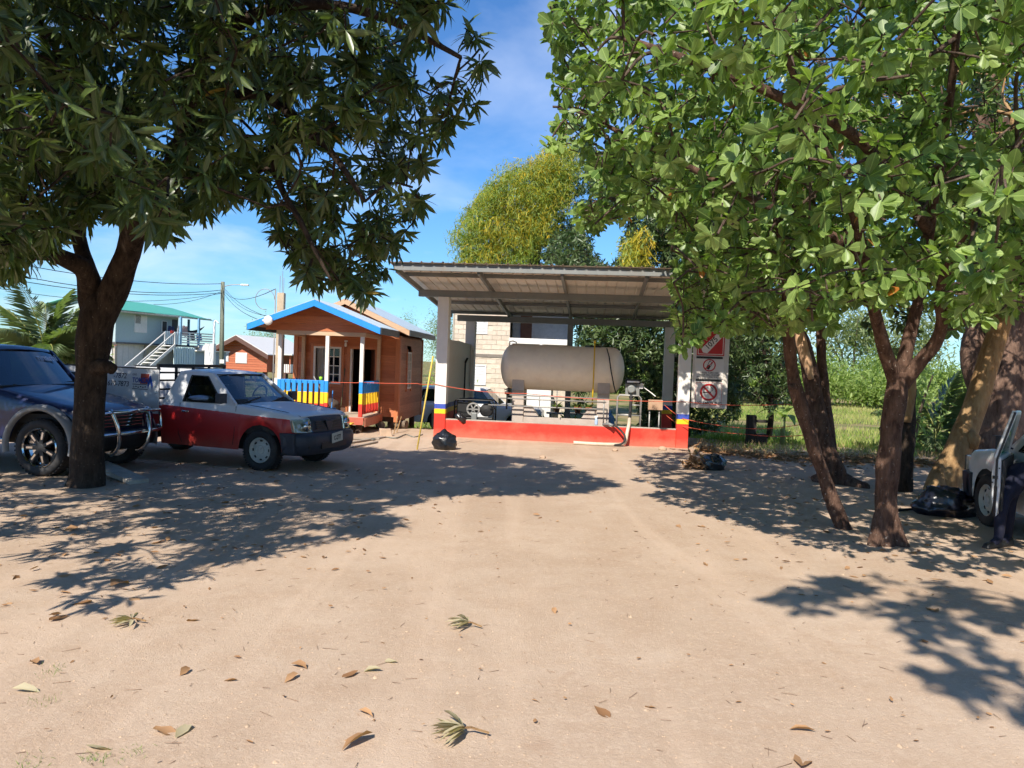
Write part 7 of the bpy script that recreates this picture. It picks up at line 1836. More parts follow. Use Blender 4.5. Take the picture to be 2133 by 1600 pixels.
# ------------------------------------------------------------------ palms
PALM_LEAF = leaf_mat('palm_leaf', (.075, .125, .045), (.24, .30, .13), (.55, .36, .05), rough=.45, trans=.3, spec=.4)
def palm(label, base, height, fronds, flen, seed, stem_r=.09, tshift=0.0):
    t = thing('coconut_palm', label, 'palm', base)
    mb = MB(); limb(mb, [Vector((0, 0, -.9)), Vector((.03, 0, height * .5)), Vector((.0, .02, height))], [stem_r * 1.4, stem_r, stem_r * .9], 10, 4, .05, seed); mb.build('trunk', BARK_GREY, t, smooth=True, recalc=False)
    r2 = np.random.default_rng(seed)
    for i in range(fronds):
        az = i * 2.4 + r2.uniform(-.3, .3); el = R(86) - (i / fronds) ** .9 * R(95); L_ = flen * r2.uniform(.8, 1.1)
        h = Vector((math.cos(az), math.sin(az), 0)); P = []; p = Vector((0, 0, height)); e = el
        for k in range(13):
            P.append(p.copy()); st = L_ / 12; p = p + (h * math.cos(e) + Vector((0, 0, math.sin(e)))) * st; e -= R(3.0 + 4.2 * (k / 12)) * (1.2 if el < R(60) else .6)
        mb = MB(); mb.tube(P, [.022 - .0015 * k for k in range(13)], 5); fr = mb.build('frond', mat('palm_rachis', (.30, .30, .08), .6) if 'palm_rachis' not in MATS else MATS['palm_rachis'], t, smooth=True)
        PP, DD, NN, LL = [], [], [], []
        n = 46
        for k in range(n):
            f = .14 + .86 * k / n; q = f * 12; j = min(int(q), 11); base_p = P[j].lerp(P[j + 1], q - j); tan = (P[j + 1] - P[j]).normalized()
            side = tan.cross(Vector((0, 0, 1)));
            if side.length < .1: side = Vector((-h.y, h.x, 0))
            side.normalize(); up = side.cross(tan)
            for s in (-1, 1):
                d = side * s * .85 + tan * (.45 + .5 * f) + up * r2.uniform(-.15, .25) - Vector((0, 0, .28)); PP.append(base_p); DD.append(d.normalized()); NN.append(up + side * s * .3); LL.append(flen * (.30 * math.sin(math.pi * (.15 + .8 * f)) + .04) * r2.uniform(.8, 1.1))
        PP, DD, NN, LL = np.array([tuple(x) for x in PP]), np.array([tuple(x) for x in DD]), np.array([tuple(x) for x in NN]), np.array(LL)
        tint = np.full(len(PP), min(.93, max(0, r2.uniform(.1, .8) + tshift))); 
        if i == fronds - 1: tint[:] = 1.0
        o = build_leaves('leaflets', PP, DD, NN, LL, np.full(len(PP), .028 * flen / 1.6), tint, T_DIAM, PALM_LEAF, fr, curl=np.full(len(PP), 1.8)); o['kind'] = 'stuff'
palm('young coconut palm with arching fronds behind the off-roader', (-11.0, 18.6, 0), 1.55, 20, 1.85, 4)
palm('yellowing small palm at the left edge behind the off-roader', (-13.4, 19.2, 0), 1.2, 14, 1.6, 9, tshift=.5)
palm('low palm in the grass left of the tan leaning trunk', (10.6, 19.6, -.1), .5, 11, 1.7, 15)
palm('second low palm in the grass at the right edge', (14.6, 18.4, -.1), .9, 12, 1.6, 19)

# ------------------------------------------------------------------ trunks at the right and the trees behind
def cloud_tree(label, name, trunk_pts, trunk_r, barkm, hull, box, ellip, dmin, clump_r, per, leaf_n, ln, wd, droop, T, m, key, n_obj=0, seed=0, extra=None, tint_shift=0.0, cap=9000, spread=(50, 100)):
    t = thing(name, label, 'tree')
    mb = MB(); sk, sr = [], []
    for pts, rad in zip(trunk_pts, trunk_r):
        limb(mb, pts, rad, 12, 5, .06, seed); a, b = catmull(pts[-3:], rad[-3:], 3); sk += a; sr += b
    if extra: extra(mb)
    mb.build('trunk', barkm, t, smooth=True, recalc=False)
    def keep(C):
        u, v, f = proj_np(C); ok = np.ones(len(C), bool)
        if hull: ok &= in_poly(u, v, hull) | (v < 0) | (u > 2133) | (u < 0)
        if ellip:
            c, r_ = ellip; ok &= (((C - np.array(c)) / np.array(r_)) ** 2).sum(1) < 1.1
        return ok
    n = 40000; Q = np.stack([rng.uniform(box[0], box[1], n), rng.uniform(box[2], box[3], n), rng.uniform(box[4], box[5], n)], 1)
    Q = Q[keep(Q)][:cap]; clumps = thin(Q, dmin)
    k = crown('foliage', t, clumps, clump_r, per, keep, leaf_n, ln, wd, droop, T, m, barkm, key, sk, sr, n_obj, axis_up=.3, tint_shift=tint_shift, spread=spread)
    print(name, len(clumps), k)
    return t
d = 13.5
def stump_extra(mb): pass
# dark double-stemmed tree with a torn top
def twin_tree():
    t = thing('torn_trunk_tree', 'thick two-stemmed trunk with a torn pale top behind the leaning tree', 'tree')
    mb = MB()
    limb(mb, [Vector((5.5, 13.6, -.1)), at(1738, 985, d), at(1715, 920, d), at(1698, 840, d), at(1688, 780, d), at(1672, 715, d), at(1664, 690, d)], [.30, .21, .178, .155, .138, .115, .07], 16, 7, .1, 3)
    limb(mb, [at(1730, 940, d + .1), at(1722, 870, d + .1), at(1716, 800, d + .1), at(1711, 740, d + .1), at(1709, 660, d + .1), at(1706, 560, d), at(1690, 420, d - .3)], [.12, .10, .088, .08, .075, .065, .04], 10, 5, .06, 5)
    limb(mb, [at(1745, 1000, d), at(1775, 1012, d - .2), at(1800, 1020, d - .4), at(1812, 1022, d - .45)], [.16, .13, .12, .08], 10, 4, .1, 7)
    mb.build('trunk', BARK_RED, t, smooth=True, recalc=False)
    mb = MB(); limb(mb, [at(1690, 790, d - .16), at(1678, 745, d - .15), at(1668, 705, d - .12), at(1662, 672, d - .1)], [.05, .10, .10, .03], 8, 4, .12, 9); mb.build('torn_wood', mat('raw_torn_wood', (.48, .30, .17), .85, var=.25, stretch=(8, 8, 1)), t, smooth=True, recalc=False, label='pale torn wood at the broken stem')
    C = np.array([tuple(at(u, v, d + rng.uniform(-.6, .6))) for u, v in ((1690, 420), (1720, 500), (1700, 600), (1650, 470), (1760, 450), (1680, 520), (1740, 560))])
    crown('foliage', t, C, .5, 8, lambda c: np.ones(len(c), bool), 9, (.14, .24), (.2, .28), (.2, .7), T_LANCE, LEAF_MANGO, BARK_DARK, 'mango', [at(1690, 420, d - .3), at(1709, 600, d)], [.05, .08], 0)
twin_tree()
def stump():
    t = thing('cut_trunk', 'dark mossy trunk with a sawn pale limb behind the forked tree', 'tree')
    mb = MB(); dd = 12.9
    limb(mb, [Vector((6.42, 12.9, -.1)), at(1880, 985, dd), at(1884, 920, dd), at(1890, 860, dd), at(1888, 800, dd), at(1884, 740, dd)], [.20, .17, .16, .155, .14, .10], 12, 5, .1, 4); mb.build('trunk', BARK_DARK, t, smooth=True, recalc=False)
    mb = MB(); limb(mb, [at(1889, 880, dd - .14), at(1893, 840, dd - .13), at(1895, 800, dd - .1), at(1892, 745, dd)], [.06, .10, .10, .05], 8, 4, .08, 6); mb.build('bare_wood', BARK_TAN, t, smooth=True, recalc=False)
    C = np.array([tuple(at(u, v, dd + rng.uniform(-.5, .5))) for u, v in ((1880, 700), (1900, 660), (1850, 650))]); crown('foliage', t, C, .45, 6, lambda c: np.ones(len(c), bool), 8, (.12, .2), (.3, .4), (.1, .6), T_LANCE2, LEAF_BACK, BARK_DARK, 'back', [at(1884, 740, dd)], [.1], 0)
stump()
# tan leaning trunk
dt = 12.3
cloud_tree('smooth tan trunk leaning right, lit by the sun, beside the white pickup', 'tan_leaning_tree',
           [[Vector((6.78, 12.3, -.1)), at(1968, 1010, dt), at(1990, 950, dt), at(2020, 880, dt), at(2045, 800, dt), at(2070, 720, dt), at(2092, 640, dt), at(2110, 540, dt), at(2125, 400, dt), at(2110, 240, 12)]], [[.34, .24, .20, .185, .17, .155, .14, .12, .09, .05]], BARK_TAN,
           None, (5.5, 11.0, 10.5, 15, 4.2, 7.6), ((8.2, 12.8, 5.9), (2.8, 2.6, 1.9)), .85, .5, 7, 9, (.14, .24), (.24, .34), (.2, .7), T_LANCE2, LEAF_BACK, 'back2', 0, 11,
           extra=lambda mb: (limb(mb, [Vector((6.5, 12.1, -.06)), Vector((6.62, 12.2, .16)), Vector((6.75, 12.3, .5))], [.16, .14, .1], 8, 4, .1, 2), limb(mb, [at(2020, 905, dt - .15), at(2028, 915, dt - .2), at(2030, 935, dt - .2)], [.09, .1, .05], 8, 3, .1, 2)))
# massive rough trunk at the right edge
db = 15.8
cloud_tree('massive rough-barked trunk at the right edge behind the white pickup', 'giant_tree',
           [[Vector((9.75, 15.9, -.2)), at(2072, 950, db), at(2080, 880, db), at(2090, 780, db), at(2105, 680, db), at(2110, 560, db), at(2090, 380, db), at(2060, 150, db - .5)],
            [at(2085, 900, db), at(2030, 760, db + .3), at(2040, 640, db + .4), at(2045, 500, db + .3), at(2040, 330, db), at(2045, 100, db - .5)],
            [at(2045, 500, db + .3), at(1960, 400, db), at(1880, 300, db - .6), at(1800, 160, db - 1)]],
           [[.85, .62, .56, .52, .48, .40, .30, .16], [.3, .24, .2, .18, .14, .08], [.14, .11, .08, .04]], BARK_ROUGH,
           [(1500, -900), (1560, 60), (1700, 330), (1850, 430), (2000, 500), (2133, 560), (2600, 600), (2600, -900)], (5.0, 15.0, 12.5, 19, 4.8, 10.5), ((9.6, 15.8, 7.4), (4.6, 3.4, 3.3)), .95, .55, 7.5, 9, (.15, .25), (.26, .36), (.2, .7), T_LANCE2, LEAF_BACK, 'back2', 0, 13, tint_shift=.1)
# orchard tree behind the canopy, reaching down to the grass
hb = [(1195, 880), (1200, 690), (1190, 640), (1130, 560), (1150, 490), (1215, 470), (1235, 520), (1250, 545), (1285, 545), (1300, 500), (1310, 430), (1240, 420), (1210, 350), (1300, 310), (1400, 280), (1560, 300), (1640, 480), (1640, 700), (1560, 720), (1545, 860), (1480, 900), (1400, 905), (1330, 900), (1330, 830), (1300, 800), (1250, 780)]
cloud_tree('dense dark mango tree behind the canopy with sunlit leaf tips', 'orchard_tree',
           [[Vector((6.0, 27.2, -.9)), at(1405, 820, 27), at(1400, 720, 27), at(1390, 620, 27), at(1395, 480, 27)]], [[.34, .27, .25, .22, .12]], BARK_DARK,
           hb, (.8, 10.5, 24.3, 30, -.5, 10.5), ((5.3, 27.0, 4.6), (5.6, 3.0, 6.4)), .62, .6, 10, 10, (.18, .27), (.22, .30), (.1, .6), T_DIAM, LEAF_BACK, 'back3', 0, 17, tint_shift=-.05)
# smaller mango right of the sign
hs = [(1505, 690), (1560, 650), (1650, 660), (1660, 760), (1640, 830), (1600, 850), (1560, 820), (1520, 870), (1500, 800)]
cloud_tree('small drooping mango tree just right of the sign board', 'small_mango',
           [[Vector((6.9, 21.2, -.5)), at(1606, 870, 21), at(1602, 800, 21), at(1590, 720, 21)]], [[.09, .07, .06, .04]], BARK_DARK,
           hs, (5.0, 8.6, 19.8, 22.6, .2, 3.8), None, .5, .36, 8, 10, (.16, .24), (.2, .28), (.3, .9), T_DIAM, LEAF_BACK, 'back3', 0, 19)
# tall tree draped in yellow dodder behind the block house
hv = [(945, 570), (955, 480), (990, 410), (1060, 360), (1125, 330), (1190, 300), (1240, 310), (1260, 400), (1230, 500), (1210, 600), (1000, 640)]
tv = cloud_tree('tall tree draped in yellow-green vine rising behind the canopy roof', 'vine_draped_tree',
                [[Vector((.8, 40, -1)), at(1110, 700, 40), at(1110, 560, 40), at(1130, 440, 40), at(1150, 380, 40)]], [[.5, .4, .34, .25, .12]], BARK_DARK,
                hv, (-4, 5.2, 35.5, 42, 4.5, 13), ((.9, 38.6, 7.2), (4.2, 3.4, 6.4)), .85, .6, 8, 10, (.2, .3), (.22, .3), (.1, .6), T_DIAM, LEAF_BACK, 'back3', 0, 23, tint_shift=.1)
def vine(parent, n, box, hull, m, length, nm='vine'):
    Q = np.stack([rng.uniform(box[0], box[1], n * 6), rng.uniform(box[2], box[3], n * 6), rng.uniform(box[4], box[5], n * 6)], 1); u, v, f = proj_np(Q); Q = Q[in_poly(u, v, hull)][:n]
    n = len(Q); seg = 5; L_ = rng.uniform(length[0], length[1], n); V = []; F = []; S = []
    jx = rng.normal(0, .07, (n, seg + 1)); jy = rng.normal(0, .07, (n, seg + 1)); a = rng.uniform(0, 3.14, n); w = rng.uniform(.008, .022, n)
    pts = np.zeros((n, seg + 1, 2, 3))
    for k in range(seg + 1):
        c = np.stack([Q[:, 0] + jx[:, :k + 1].sum(1) * .7, Q[:, 1] + jy[:, :k + 1].sum(1) * .7 - .25 * math.sin(k), Q[:, 2] - L_ * k / seg], 1); o = np.stack([np.cos(a) * w, np.sin(a) * w, np.zeros(n)], 1)
        pts[:, k, 0] = c - o; pts[:, k, 1] = c + o
    Vv = pts.reshape(-1, 3); base = np.arange(n)[:, None] * (seg + 1) * 2
    Fq = np.concatenate([base + np.array([[2 * k, 2 * k + 1, 2 * k + 3, 2 * k + 2]]) for k in range(seg)])
    o = quads_object(nm, [Vv], [Fq], m, parent); o['kind'] = 'stuff'
    patch = np.array([mnoise.noise(Vector((q[0] * .45, q[1] * .45, q[2] * .3))) for q in Q])
    tint = np.clip(.45 + .9 * patch + rng.normal(0, .12, n), 0, .93)
    at_ = o.data.attributes.new('tint', 'FLOAT', 'POINT'); at_.data.foreach_set('value', np.repeat(tint, (seg + 1) * 2).astype(np.float32))
hv2 = [(952, 560), (962, 480), (1000, 415), (1060, 368), (1125, 335), (1190, 305), (1205, 330), (1190, 400), (1150, 470), (1110, 540), (1080, 640), (985, 640)]
def vine_cover(parent, nclump, box, hull, per, r_rng, length, leaf_n):
    """vine mats: lumps whose sunny faces carry tangled hanging strands and small pale leaves"""
    n = 60000; Q = np.stack([rng.uniform(box[0], box[1], n), rng.uniform(box[2], box[3], n), rng.uniform(box[4], box[5], n)], 1); u, v, f = proj_np(Q); Q = thin(Q[in_poly(u, v, hull)][:5000], r_rng[0] * .9)[:nclump]
    C, K = [], []
    for c in Q:
        r_ = rng.uniform(*r_rng); d_ = nrm(rng.normal(0, 1, (per, 3)) + np.array([-.2, -.7, .35])); C.append(c + d_ * r_ * rng.uniform(.8, 1.15, (per, 1))); K.append(np.full(per, mnoise.noise(Vector(c) * .35)))
    C = np.concatenate(C); K = np.concatenate(K); n = len(C); seg = 4
    L_ = rng.uniform(length[0], length[1], n) * rng.uniform(.3, 1, n); a = rng.uniform(0, 3.14, n); w = rng.uniform(.010, .022, n); drift = rng.normal(0, .2, (n, 2)); pts = np.zeros((n, seg + 1, 2, 3)); jit = rng.normal(0, .055, (n, seg + 1, 3))
    for k in range(seg + 1):
        q = k / seg; c = np.stack([C[:, 0] + drift[:, 0] * q, C[:, 1] + drift[:, 1] * q - .05 * q, C[:, 2] - L_ * q], 1) + jit[:, k]; o_ = np.stack([np.cos(a) * w, np.sin(a) * w, rng.normal(0, .006, n)], 1) * (1 - .6 * q); pts[:, k, 0] = c - o_; pts[:, k, 1] = c + o_
    base = np.arange(n)[:, None] * (seg + 1) * 2; Fq = np.concatenate([base + np.array([[2 * k, 2 * k + 1, 2 * k + 3, 2 * k + 2]]) for k in range(seg)])
    o = quads_object('vine', [pts.reshape(-1, 3)], [Fq], VINE_MAT, parent); o['kind'] = 'stuff'
    tint = np.clip(.30 + 1.0 * K + rng.normal(0, .22, n), 0, .93); at_ = o.data.attributes.new('tint', 'FLOAT', 'POINT'); at_.data.foreach_set('value', np.repeat(tint, (seg + 1) * 2).astype(np.float32))
    i_ = rng.integers(0, n, leaf_n); P = C[i_] + rng.normal(0, .16, (leaf_n, 3)); D = nrm(rng.normal(0, .8, (leaf_n, 3)) + np.array([0, -.3, -.5])); o = build_leaves('vine_leaves', P, D, rng.normal(0, .5, (leaf_n, 3)) + np.array([-.2, -.7, .8]), rng.uniform(.12, .26, leaf_n), rng.uniform(.025, .05, leaf_n), rng.uniform(0, .9, leaf_n), T_FLAT, LEAF_LIGHT, parent); o['kind'] = 'stuff'
vine_cover(tv, 230, (-4, 4.4, 35.0, 37.6, 4.6, 12.8), hv2, 60, (.42, .8), (.12, .62), 15000)
ov = bpy.data.objects.get('orchard_tree')
vine_cover(ov, 14, (3.5, 5.2, 24.0, 25.0, 4.3, 6.6), [(1308, 490), (1340, 490), (1338, 560), (1308, 560)], 40, (.25, .35), (.2, .8), 250)

# ------------------------------------------------------------------ meadow, scrub and far trees
def meadow():
    def patch(name, label, n, xr, yr, hr, wr, m, tint, minz=-9, green=None, keepf=None):
        x = rng.uniform(xr[0], xr[1], n); y = yr[0] + (yr[1] - yr[0]) * rng.uniform(0, 1, n) ** 1.5
        if keepf is not None: k = keepf(x, y); x, y = x[k], y[k]
        n = len(x); z = np.array([ground_z(a, b) for a, b in zip(x, y)])
        P = np.stack([x, y, z - .02], 1); D = nrm(np.stack([rng.normal(0, .35, n), rng.normal(0, .35, n), np.ones(n)], 1)); N = nrm(np.stack([rng.normal(0, 1, n), rng.normal(-1, .6, n), np.full(n, .3)], 1))
        pt = np.array([mnoise.noise(Vector((a * .16, b * .16, 7.0))) for a, b in zip(x, y)]); h = rng.uniform(hr[0], hr[1], n) * (1 + .5 * pt)
        tt = np.clip(tint + .5 * pt + rng.normal(0, .15, n), 0, 1)
        o = build_leaves(name, P, D, N, h, rng.uniform(wr[0], wr[1], n), tt, T_FLAT, m); tag(o, label, 'grass', None, 'stuff')
    GR = leaf_mat('grass_blade', (.17, .28, .045), (.55, .46, .20), rough=.6, trans=.35, spec=.25)
    patch('meadow_grass', 'rough green and straw-coloured meadow grass beyond the yard at right', 42000, (5.5, 34), (20.5, 62), (.12, .38), (.02, .06), GR, .38, keepf=lambda x, y: (x / y > .2) & (x / y < .78) & ~((np.abs(y - 40) < 2.2)))
    patch('lawn_grass', 'short green grass along the far edge of the yard at right', 9000, (5.0, 15), (18.6, 22.5), (.05, .16), (.012, .02), GR, .12, keepf=lambda x, y: rng.uniform(0, 1, len(x)) < np.clip((y - 18.3) / 1.2, 0, 1))
    patch('back_grass', 'green grass between the hut and the block house', 9000, (-4, 6.0), (23.2, 33), (.08, .28), (.015, .03), GR, .2)
    patch('left_grass', 'green weeds behind the parked cars at left', 6000, (-22, -7), (18, 45), (.15, .45), (.02, .05), GR, .15)
    patch('dry_stubble', 'dry straw stubble where the yard meets the grass at right', 2600, (4.6, 14), (17.6, 20.4), (.10, .28), (.006, .012), leaf_mat('straw', (.35, .24, .12), (.55, .42, .24), rough=.7, trans=.2, spec=.2), .5)
meadow()
def bush(label, x, y, r_, h, n, m, seed, trunk=False, name='scrub_bush', cat='bush', lf=(.14, .26)):
    r2 = np.random.default_rng(seed); z0 = ground_z(x, y)
    t = thing(name, label, cat, (x, y, z0)); t['group'] = 'scrub along the far edge of the meadow' if name == 'scrub_bush' else 'thin trees beyond the meadow'
    mb = MB(); C = []
    for k in range(7 if not trunk else 5):
        a = r2.uniform(0, 6.28); e = Vector((math.cos(a) * r_ * .6, math.sin(a) * r_ * .6, h * r2.uniform(.6, .95))); P, Q = catmull([(0, 0, -.1), e * .45 + Vector((0, 0, h * .12)), e], [.03 + .012 * h, .02 + .006 * h, .012], 4); mb.tube(P, Q, 5, caps=False); C.append(e)
    mb.build('stems', BARK_GREY, t, smooth=True, recalc=False)
    nc = 26; cen = nrm(r2.normal(0, 1, (nc, 3))) * r2.uniform(.4, 1, (nc, 1)) * np.array([r_ * .8, r_ * .8, h * .40]) + np.array([0, 0, h * (.62 if trunk else .52)])
    i = r2.integers(0, nc, n); P = cen[i] + r2.normal(0, 1, (n, 3)) * np.array([r_ * .22, r_ * .22, h * .13]); P[:, 2] = np.maximum(P[:, 2], .05)
    D = nrm(r2.normal(0, 1, (n, 3))); o = build_leaves('foliage', P, D, nrm(r2.normal(0, .5, (n, 3)) + np.array([0, -.2, 1])), r2.uniform(lf[0], lf[1], n), r2.uniform(.35, .5, n) * lf[0], np.clip(r2.uniform(0, .3) + r2.uniform(0, .7, n), 0, .93), T_FLAT, m, t); o['kind'] = 'stuff'
k = 0
places = [(22.5, 66, 4.0, 3.4), (27, 70, 4.4, 4.2), (31, 66, 3.8, 3.2), (34.5, 72, 4.6, 4.6), (39, 68, 4.2, 3.8), (43.5, 70, 4.4, 4.0), (48, 72, 4.6, 4.4), (53, 70, 4.4, 3.8), (19, 72, 3.6, 3.4), (15, 76, 4.2, 4.0), (10.5, 80, 4.4, 4.2)]
names_ = ['leftmost', 'second', 'third', 'fourth', 'fifth', 'sixth', 'seventh', 'eighth', 'ninth', 'tenth', 'rightmost']
for i, (x, y, r_, h) in enumerate(sorted(places, key=lambda q: q[0] / q[1])):
    bush('light green scrub bush along the far meadow edge, %s from the left' % names_[i] if i not in (0, 10) else '%s light green scrub bush along the far meadow edge' % names_[i], x, y, r_, h, 6500, LEAF_LIGHT, 100 + i, lf=(.3, .6))
far_leaf = leaf_mat('far_leaf', (.13, .18, .07), (.28, .32, .16), rough=.6, trans=.4, spec=.25)
fp = [(20, 84, 4.5, 9), (28, 88, 5, 11), (37, 86, 4.6, 10), (45, 90, 5, 11), (55, 88, 5, 10), (13, 92, 5, 10)]
for i, (x, y, r_, h) in enumerate(sorted(fp, key=lambda q: q[0] / q[1])):
    bush('feathery pale tree beyond the meadow scrub, number %s from the left' % ('one', 'two', 'three', 'four', 'five', 'six')[i], x, y, r_, h, 4200, far_leaf, 140 + i, True, 'thin_tree', 'tree', lf=(.4, .85))
fp = [(-24, 120, 4, 10), (-17, 125, 3.5, 9), (-30, 118, 3, 8), (-10, 110, 4, 9), (-38, 120, 4, 7)]
for i, (x, y, r_, h) in enumerate(fp):
    bush(['sparse tree rising above the white roof of the orange house', 'sparse tree between the orange house and the hut', 'sparse low tree left of the orange house roof', 'sparse tree showing between the hut and the canopy', 'sparse tree behind the utility pole'][i], x, y, r_ * .75, h, 3600, far_leaf, 170 + i, True, 'bare_tree', 'tree', lf=(.22, .45))
    bpy.data.objects[-1] if False else None
for i, (x, y, r_, h, lab) in enumerate(((-2.3, 27.5, 1.0, 2.6, 'leafy shrub between the hut and the left canopy pillar'), (-12.0, 21.5, .9, 2.0, 'green shrub at the tail of the gas pickup'), (8.9, 17.5, .8, 2.3, 'broad green shrub left of the tan leaning trunk'), (13.4, 16.8, 1.2, 2.6, 'green shrub behind the white pickup at the right edge'))):
    bush(lab, x, y, r_, h, 700, LEAF_LIGHT if i < 2 else LEAF_BROAD, 200 + i, False, 'garden_shrub', 'shrub', lf=(.12, .24))
    for o in bpy.data.objects:
        if o.name.startswith('garden_shrub') and 'group' in o: del o['group']
for o in bpy.data.objects:
    if o.name.startswith('bare_tree') and 'group' in o: o['group'] = 'sparse trees on the horizon'
def banana():
    t = thing('banana_plant', 'young banana plant with broad leaves by the rope fence', 'plant', (7.05, 20.4, ground_z(7.05, 20.4)))
    mb = MB(); mb.tube([(0, 0, -.1), (.02, 0, .8)], [.07, .05], 8); mb.build('stem', LEAF_LIGHT if False else mat('banana_stem', (.16, .2, .07), .6), t, smooth=True)
    for i in range(6):
        a = i * 1.1 + .4; e = R(65) - i * R(9); P = Vector((.02, 0, .7)); rows = []; h = Vector((math.cos(a), math.sin(a), 0)); s = Vector((-h.y, h.x, 0))
        for k in range(7):
            w = .10 * math.sin(math.pi * (.08 + .9 * k / 6)) ; rows.append([P - s * w + Vector((0, 0, .02)), P, P + s * w + Vector((0, 0, .02))]); P = P + (h * math.cos(e) + Vector((0, 0, math.sin(e)))) * .13; e -= R(17)
        mb = MB(); mb.grid(rows); mb.build('leaf', LEAF_BROAD, t, smooth=True)
banana()
def fence_posts():
    for lab, (u, v), h, r_ in (('short dark fence post standing in the grass right of the sign board', (1563, 925), .75, .11),):
        p = onz(u, v); p.z = ground_z(p.x, p.y); t = thing('fence_post', lab, 'post', p); mb = MB(); mb.box(-r_, r_, -r_, r_, -.2, h); mb.box(-.02, .42, -.05, .05, h * .75, h * .85); mb.box(.1, .4, -.12, .12, -.1, .28); mb.build('post', mat('charred_post', (.03, .025, .02), .9), t, bevel=.02)
    g = thing('roadside_wall', 'low pale concrete block wall stub between hut and canopy', 'wall', (-2.55, 25.4, -.75)); MB().box(0, .7, 0, .2, -.2, 1.0).build('wall', M_CONC, g)
fence_posts()

# ------------------------------------------------------------------ litter on the ground
LEAF_DRY = MATS['dry_leaf']
LEAF_OLIVE = leaf_mat('olive_dry_leaf', (.36, .31, .19), (.60, .52, .36), rough=.6, trans=.2, spec=.25)
def dry_leaf_mesh(seed, T):
    r2 = random.Random(seed); me = bpy.data.meshes.new('dry_leaf')
    c = r2.uniform(-.5, .6); tw = r2.uniform(-.5, .5)
    P = []
    for (u, v, h) in T.p:
        z = .16 * c * math.sin(u * 3.0) + abs(v) * r2.uniform(.1, .45) + tw * v * u * .5 + .02
        P.append((u - .5, v * .9, z))
    me.from_pydata(P, [], [tuple(f) for f in T.f]); me.polygons.foreach_set('use_smooth', [True] * len(me.polygons))
    a = me.attributes.new('tint', 'FLOAT', 'POINT'); a.data.foreach_set('value', [r2.uniform(0, .9)] * len(P))
    return me
_dm = []
for s in range(8):
    me = dry_leaf_mesh(s, T_OVATE if s % 2 else T_LANCE2); me.materials.append(LEAF_DRY if s < 6 else LEAF_OLIVE); _dm.append(me)
def fallen(u, v, L_, label, group=None, variant=None, w=.5):
    p = onz(u, v); me = _dm[random.randrange(8) if variant is None else variant]
    o = bpy.data.objects.new('fallen_leaf', me); COL.objects.link(o); o.location = (p.x, p.y, ground_z(p.x, p.y) + .006); o.rotation_euler = (random.uniform(-.25, .25), random.uniform(-.25, .25), random.uniform(0, 6.28)); o.scale = (L_, L_ * w, L_)
    tag(o, label, 'leaf', group)
single = [((1672, 1592), .16, 'big tan leaf cut by the bottom edge of the picture', 1, .62), ((1253, 1488), .13, 'curled brown leaf standing up in the lower middle of the sand', 3, .5), ((1355, 1478), .07, 'small tan leaf right of the curled standing leaf', 1, .5),
          ((1672, 1525), .14, 'split tan leaf near the lower right of the sand', 0, .4), ((1940, 1275), .14, 'brown leaf lying in the soft shadow at right', 1, .5), ((1925, 1340), .10, 'light tan leaf at the edge of the soft shadow', 3, .5),
          ((1155, 1275), .10, 'dark-edged brown leaf on the open sand left of centre', 0, .5), ((1470, 1175), .10, 'brown leaf near the tip of the right shadow', 1, .5), ((775, 1400), .12, 'olive green leaf lying flat left of the lower middle', 6, .42),
          ((730, 1408), .11, 'crumpled brown leaf just left of the olive leaf', 3, .6), ((622, 1392), .12, 'curled brown leaf with a stalk left of the lower middle', 2, .5), ((607, 1416), .12, 'flat brown leaf below the stalked curled leaf', 0, .4),
          ((402, 1295), .09, 'small upright brown leaf left on the sand', 1, .6), ((123, 1290), .14, 'pale yellow curled leaf near the left edge', 3, .5), ((205, 1558), .13, 'folded olive leaf near the bottom left', 7, .5),
          ((350, 1525), .15, 'brown half of a curled leaf pair at the bottom left', 1, .5), ((378, 1525), .14, 'yellow half of a curled leaf pair at the bottom left', 7, .5), ((745, 1548), .20, 'long shrivelled brown leaf at the bottom middle', 2, .4),
          ((762, 1490), .12, 'narrow tan leaf above the shrivelled brown leaf', 0, .3), ((385, 1403), .10, 'grey-brown curled leaf in the lower left sand', 2, .5), ((70, 1382), .11, 'flat pale leaf at the left edge of the sand', 5, .5), ((480, 1420), .08, 'small tan leaf in the lower left middle', 4, .4),
          ((55, 1440), .15, 'long yellowish leaf at the left edge', 6, .3), ((815, 1380), .10, 'pale folded leaf above the olive leaf', 7, .4), ((1080, 1500) if False else (1462, 1098), .12, 'tan leaf near the shadow of the leaning tree', 1, .5), ((330, 1132), .14, 'reddish brown leaf in the shade of the mango', 3, .5), ((145, 1105), .18, 'pale heaped leaf in the shade at left', 1, .6),
          ((1185, 970) if False else (1570, 1003), .12, 'tan leaf on the sunlit sand before the torn bag', 1, .6), ((1325, 1107), .08, 'small brown leaf in the middle of the sunlit sand', 3, .5), ((250, 1222), .22, 'dark curled leaf at the edge of the left shade', 2, .6), ((170, 1258), .14, 'curled brown leaf below the left shade edge', 3, .5)]
for (uv, L_, lab, va, w) in single: fallen(uv[0], uv[1], L_, lab, None, va, w)
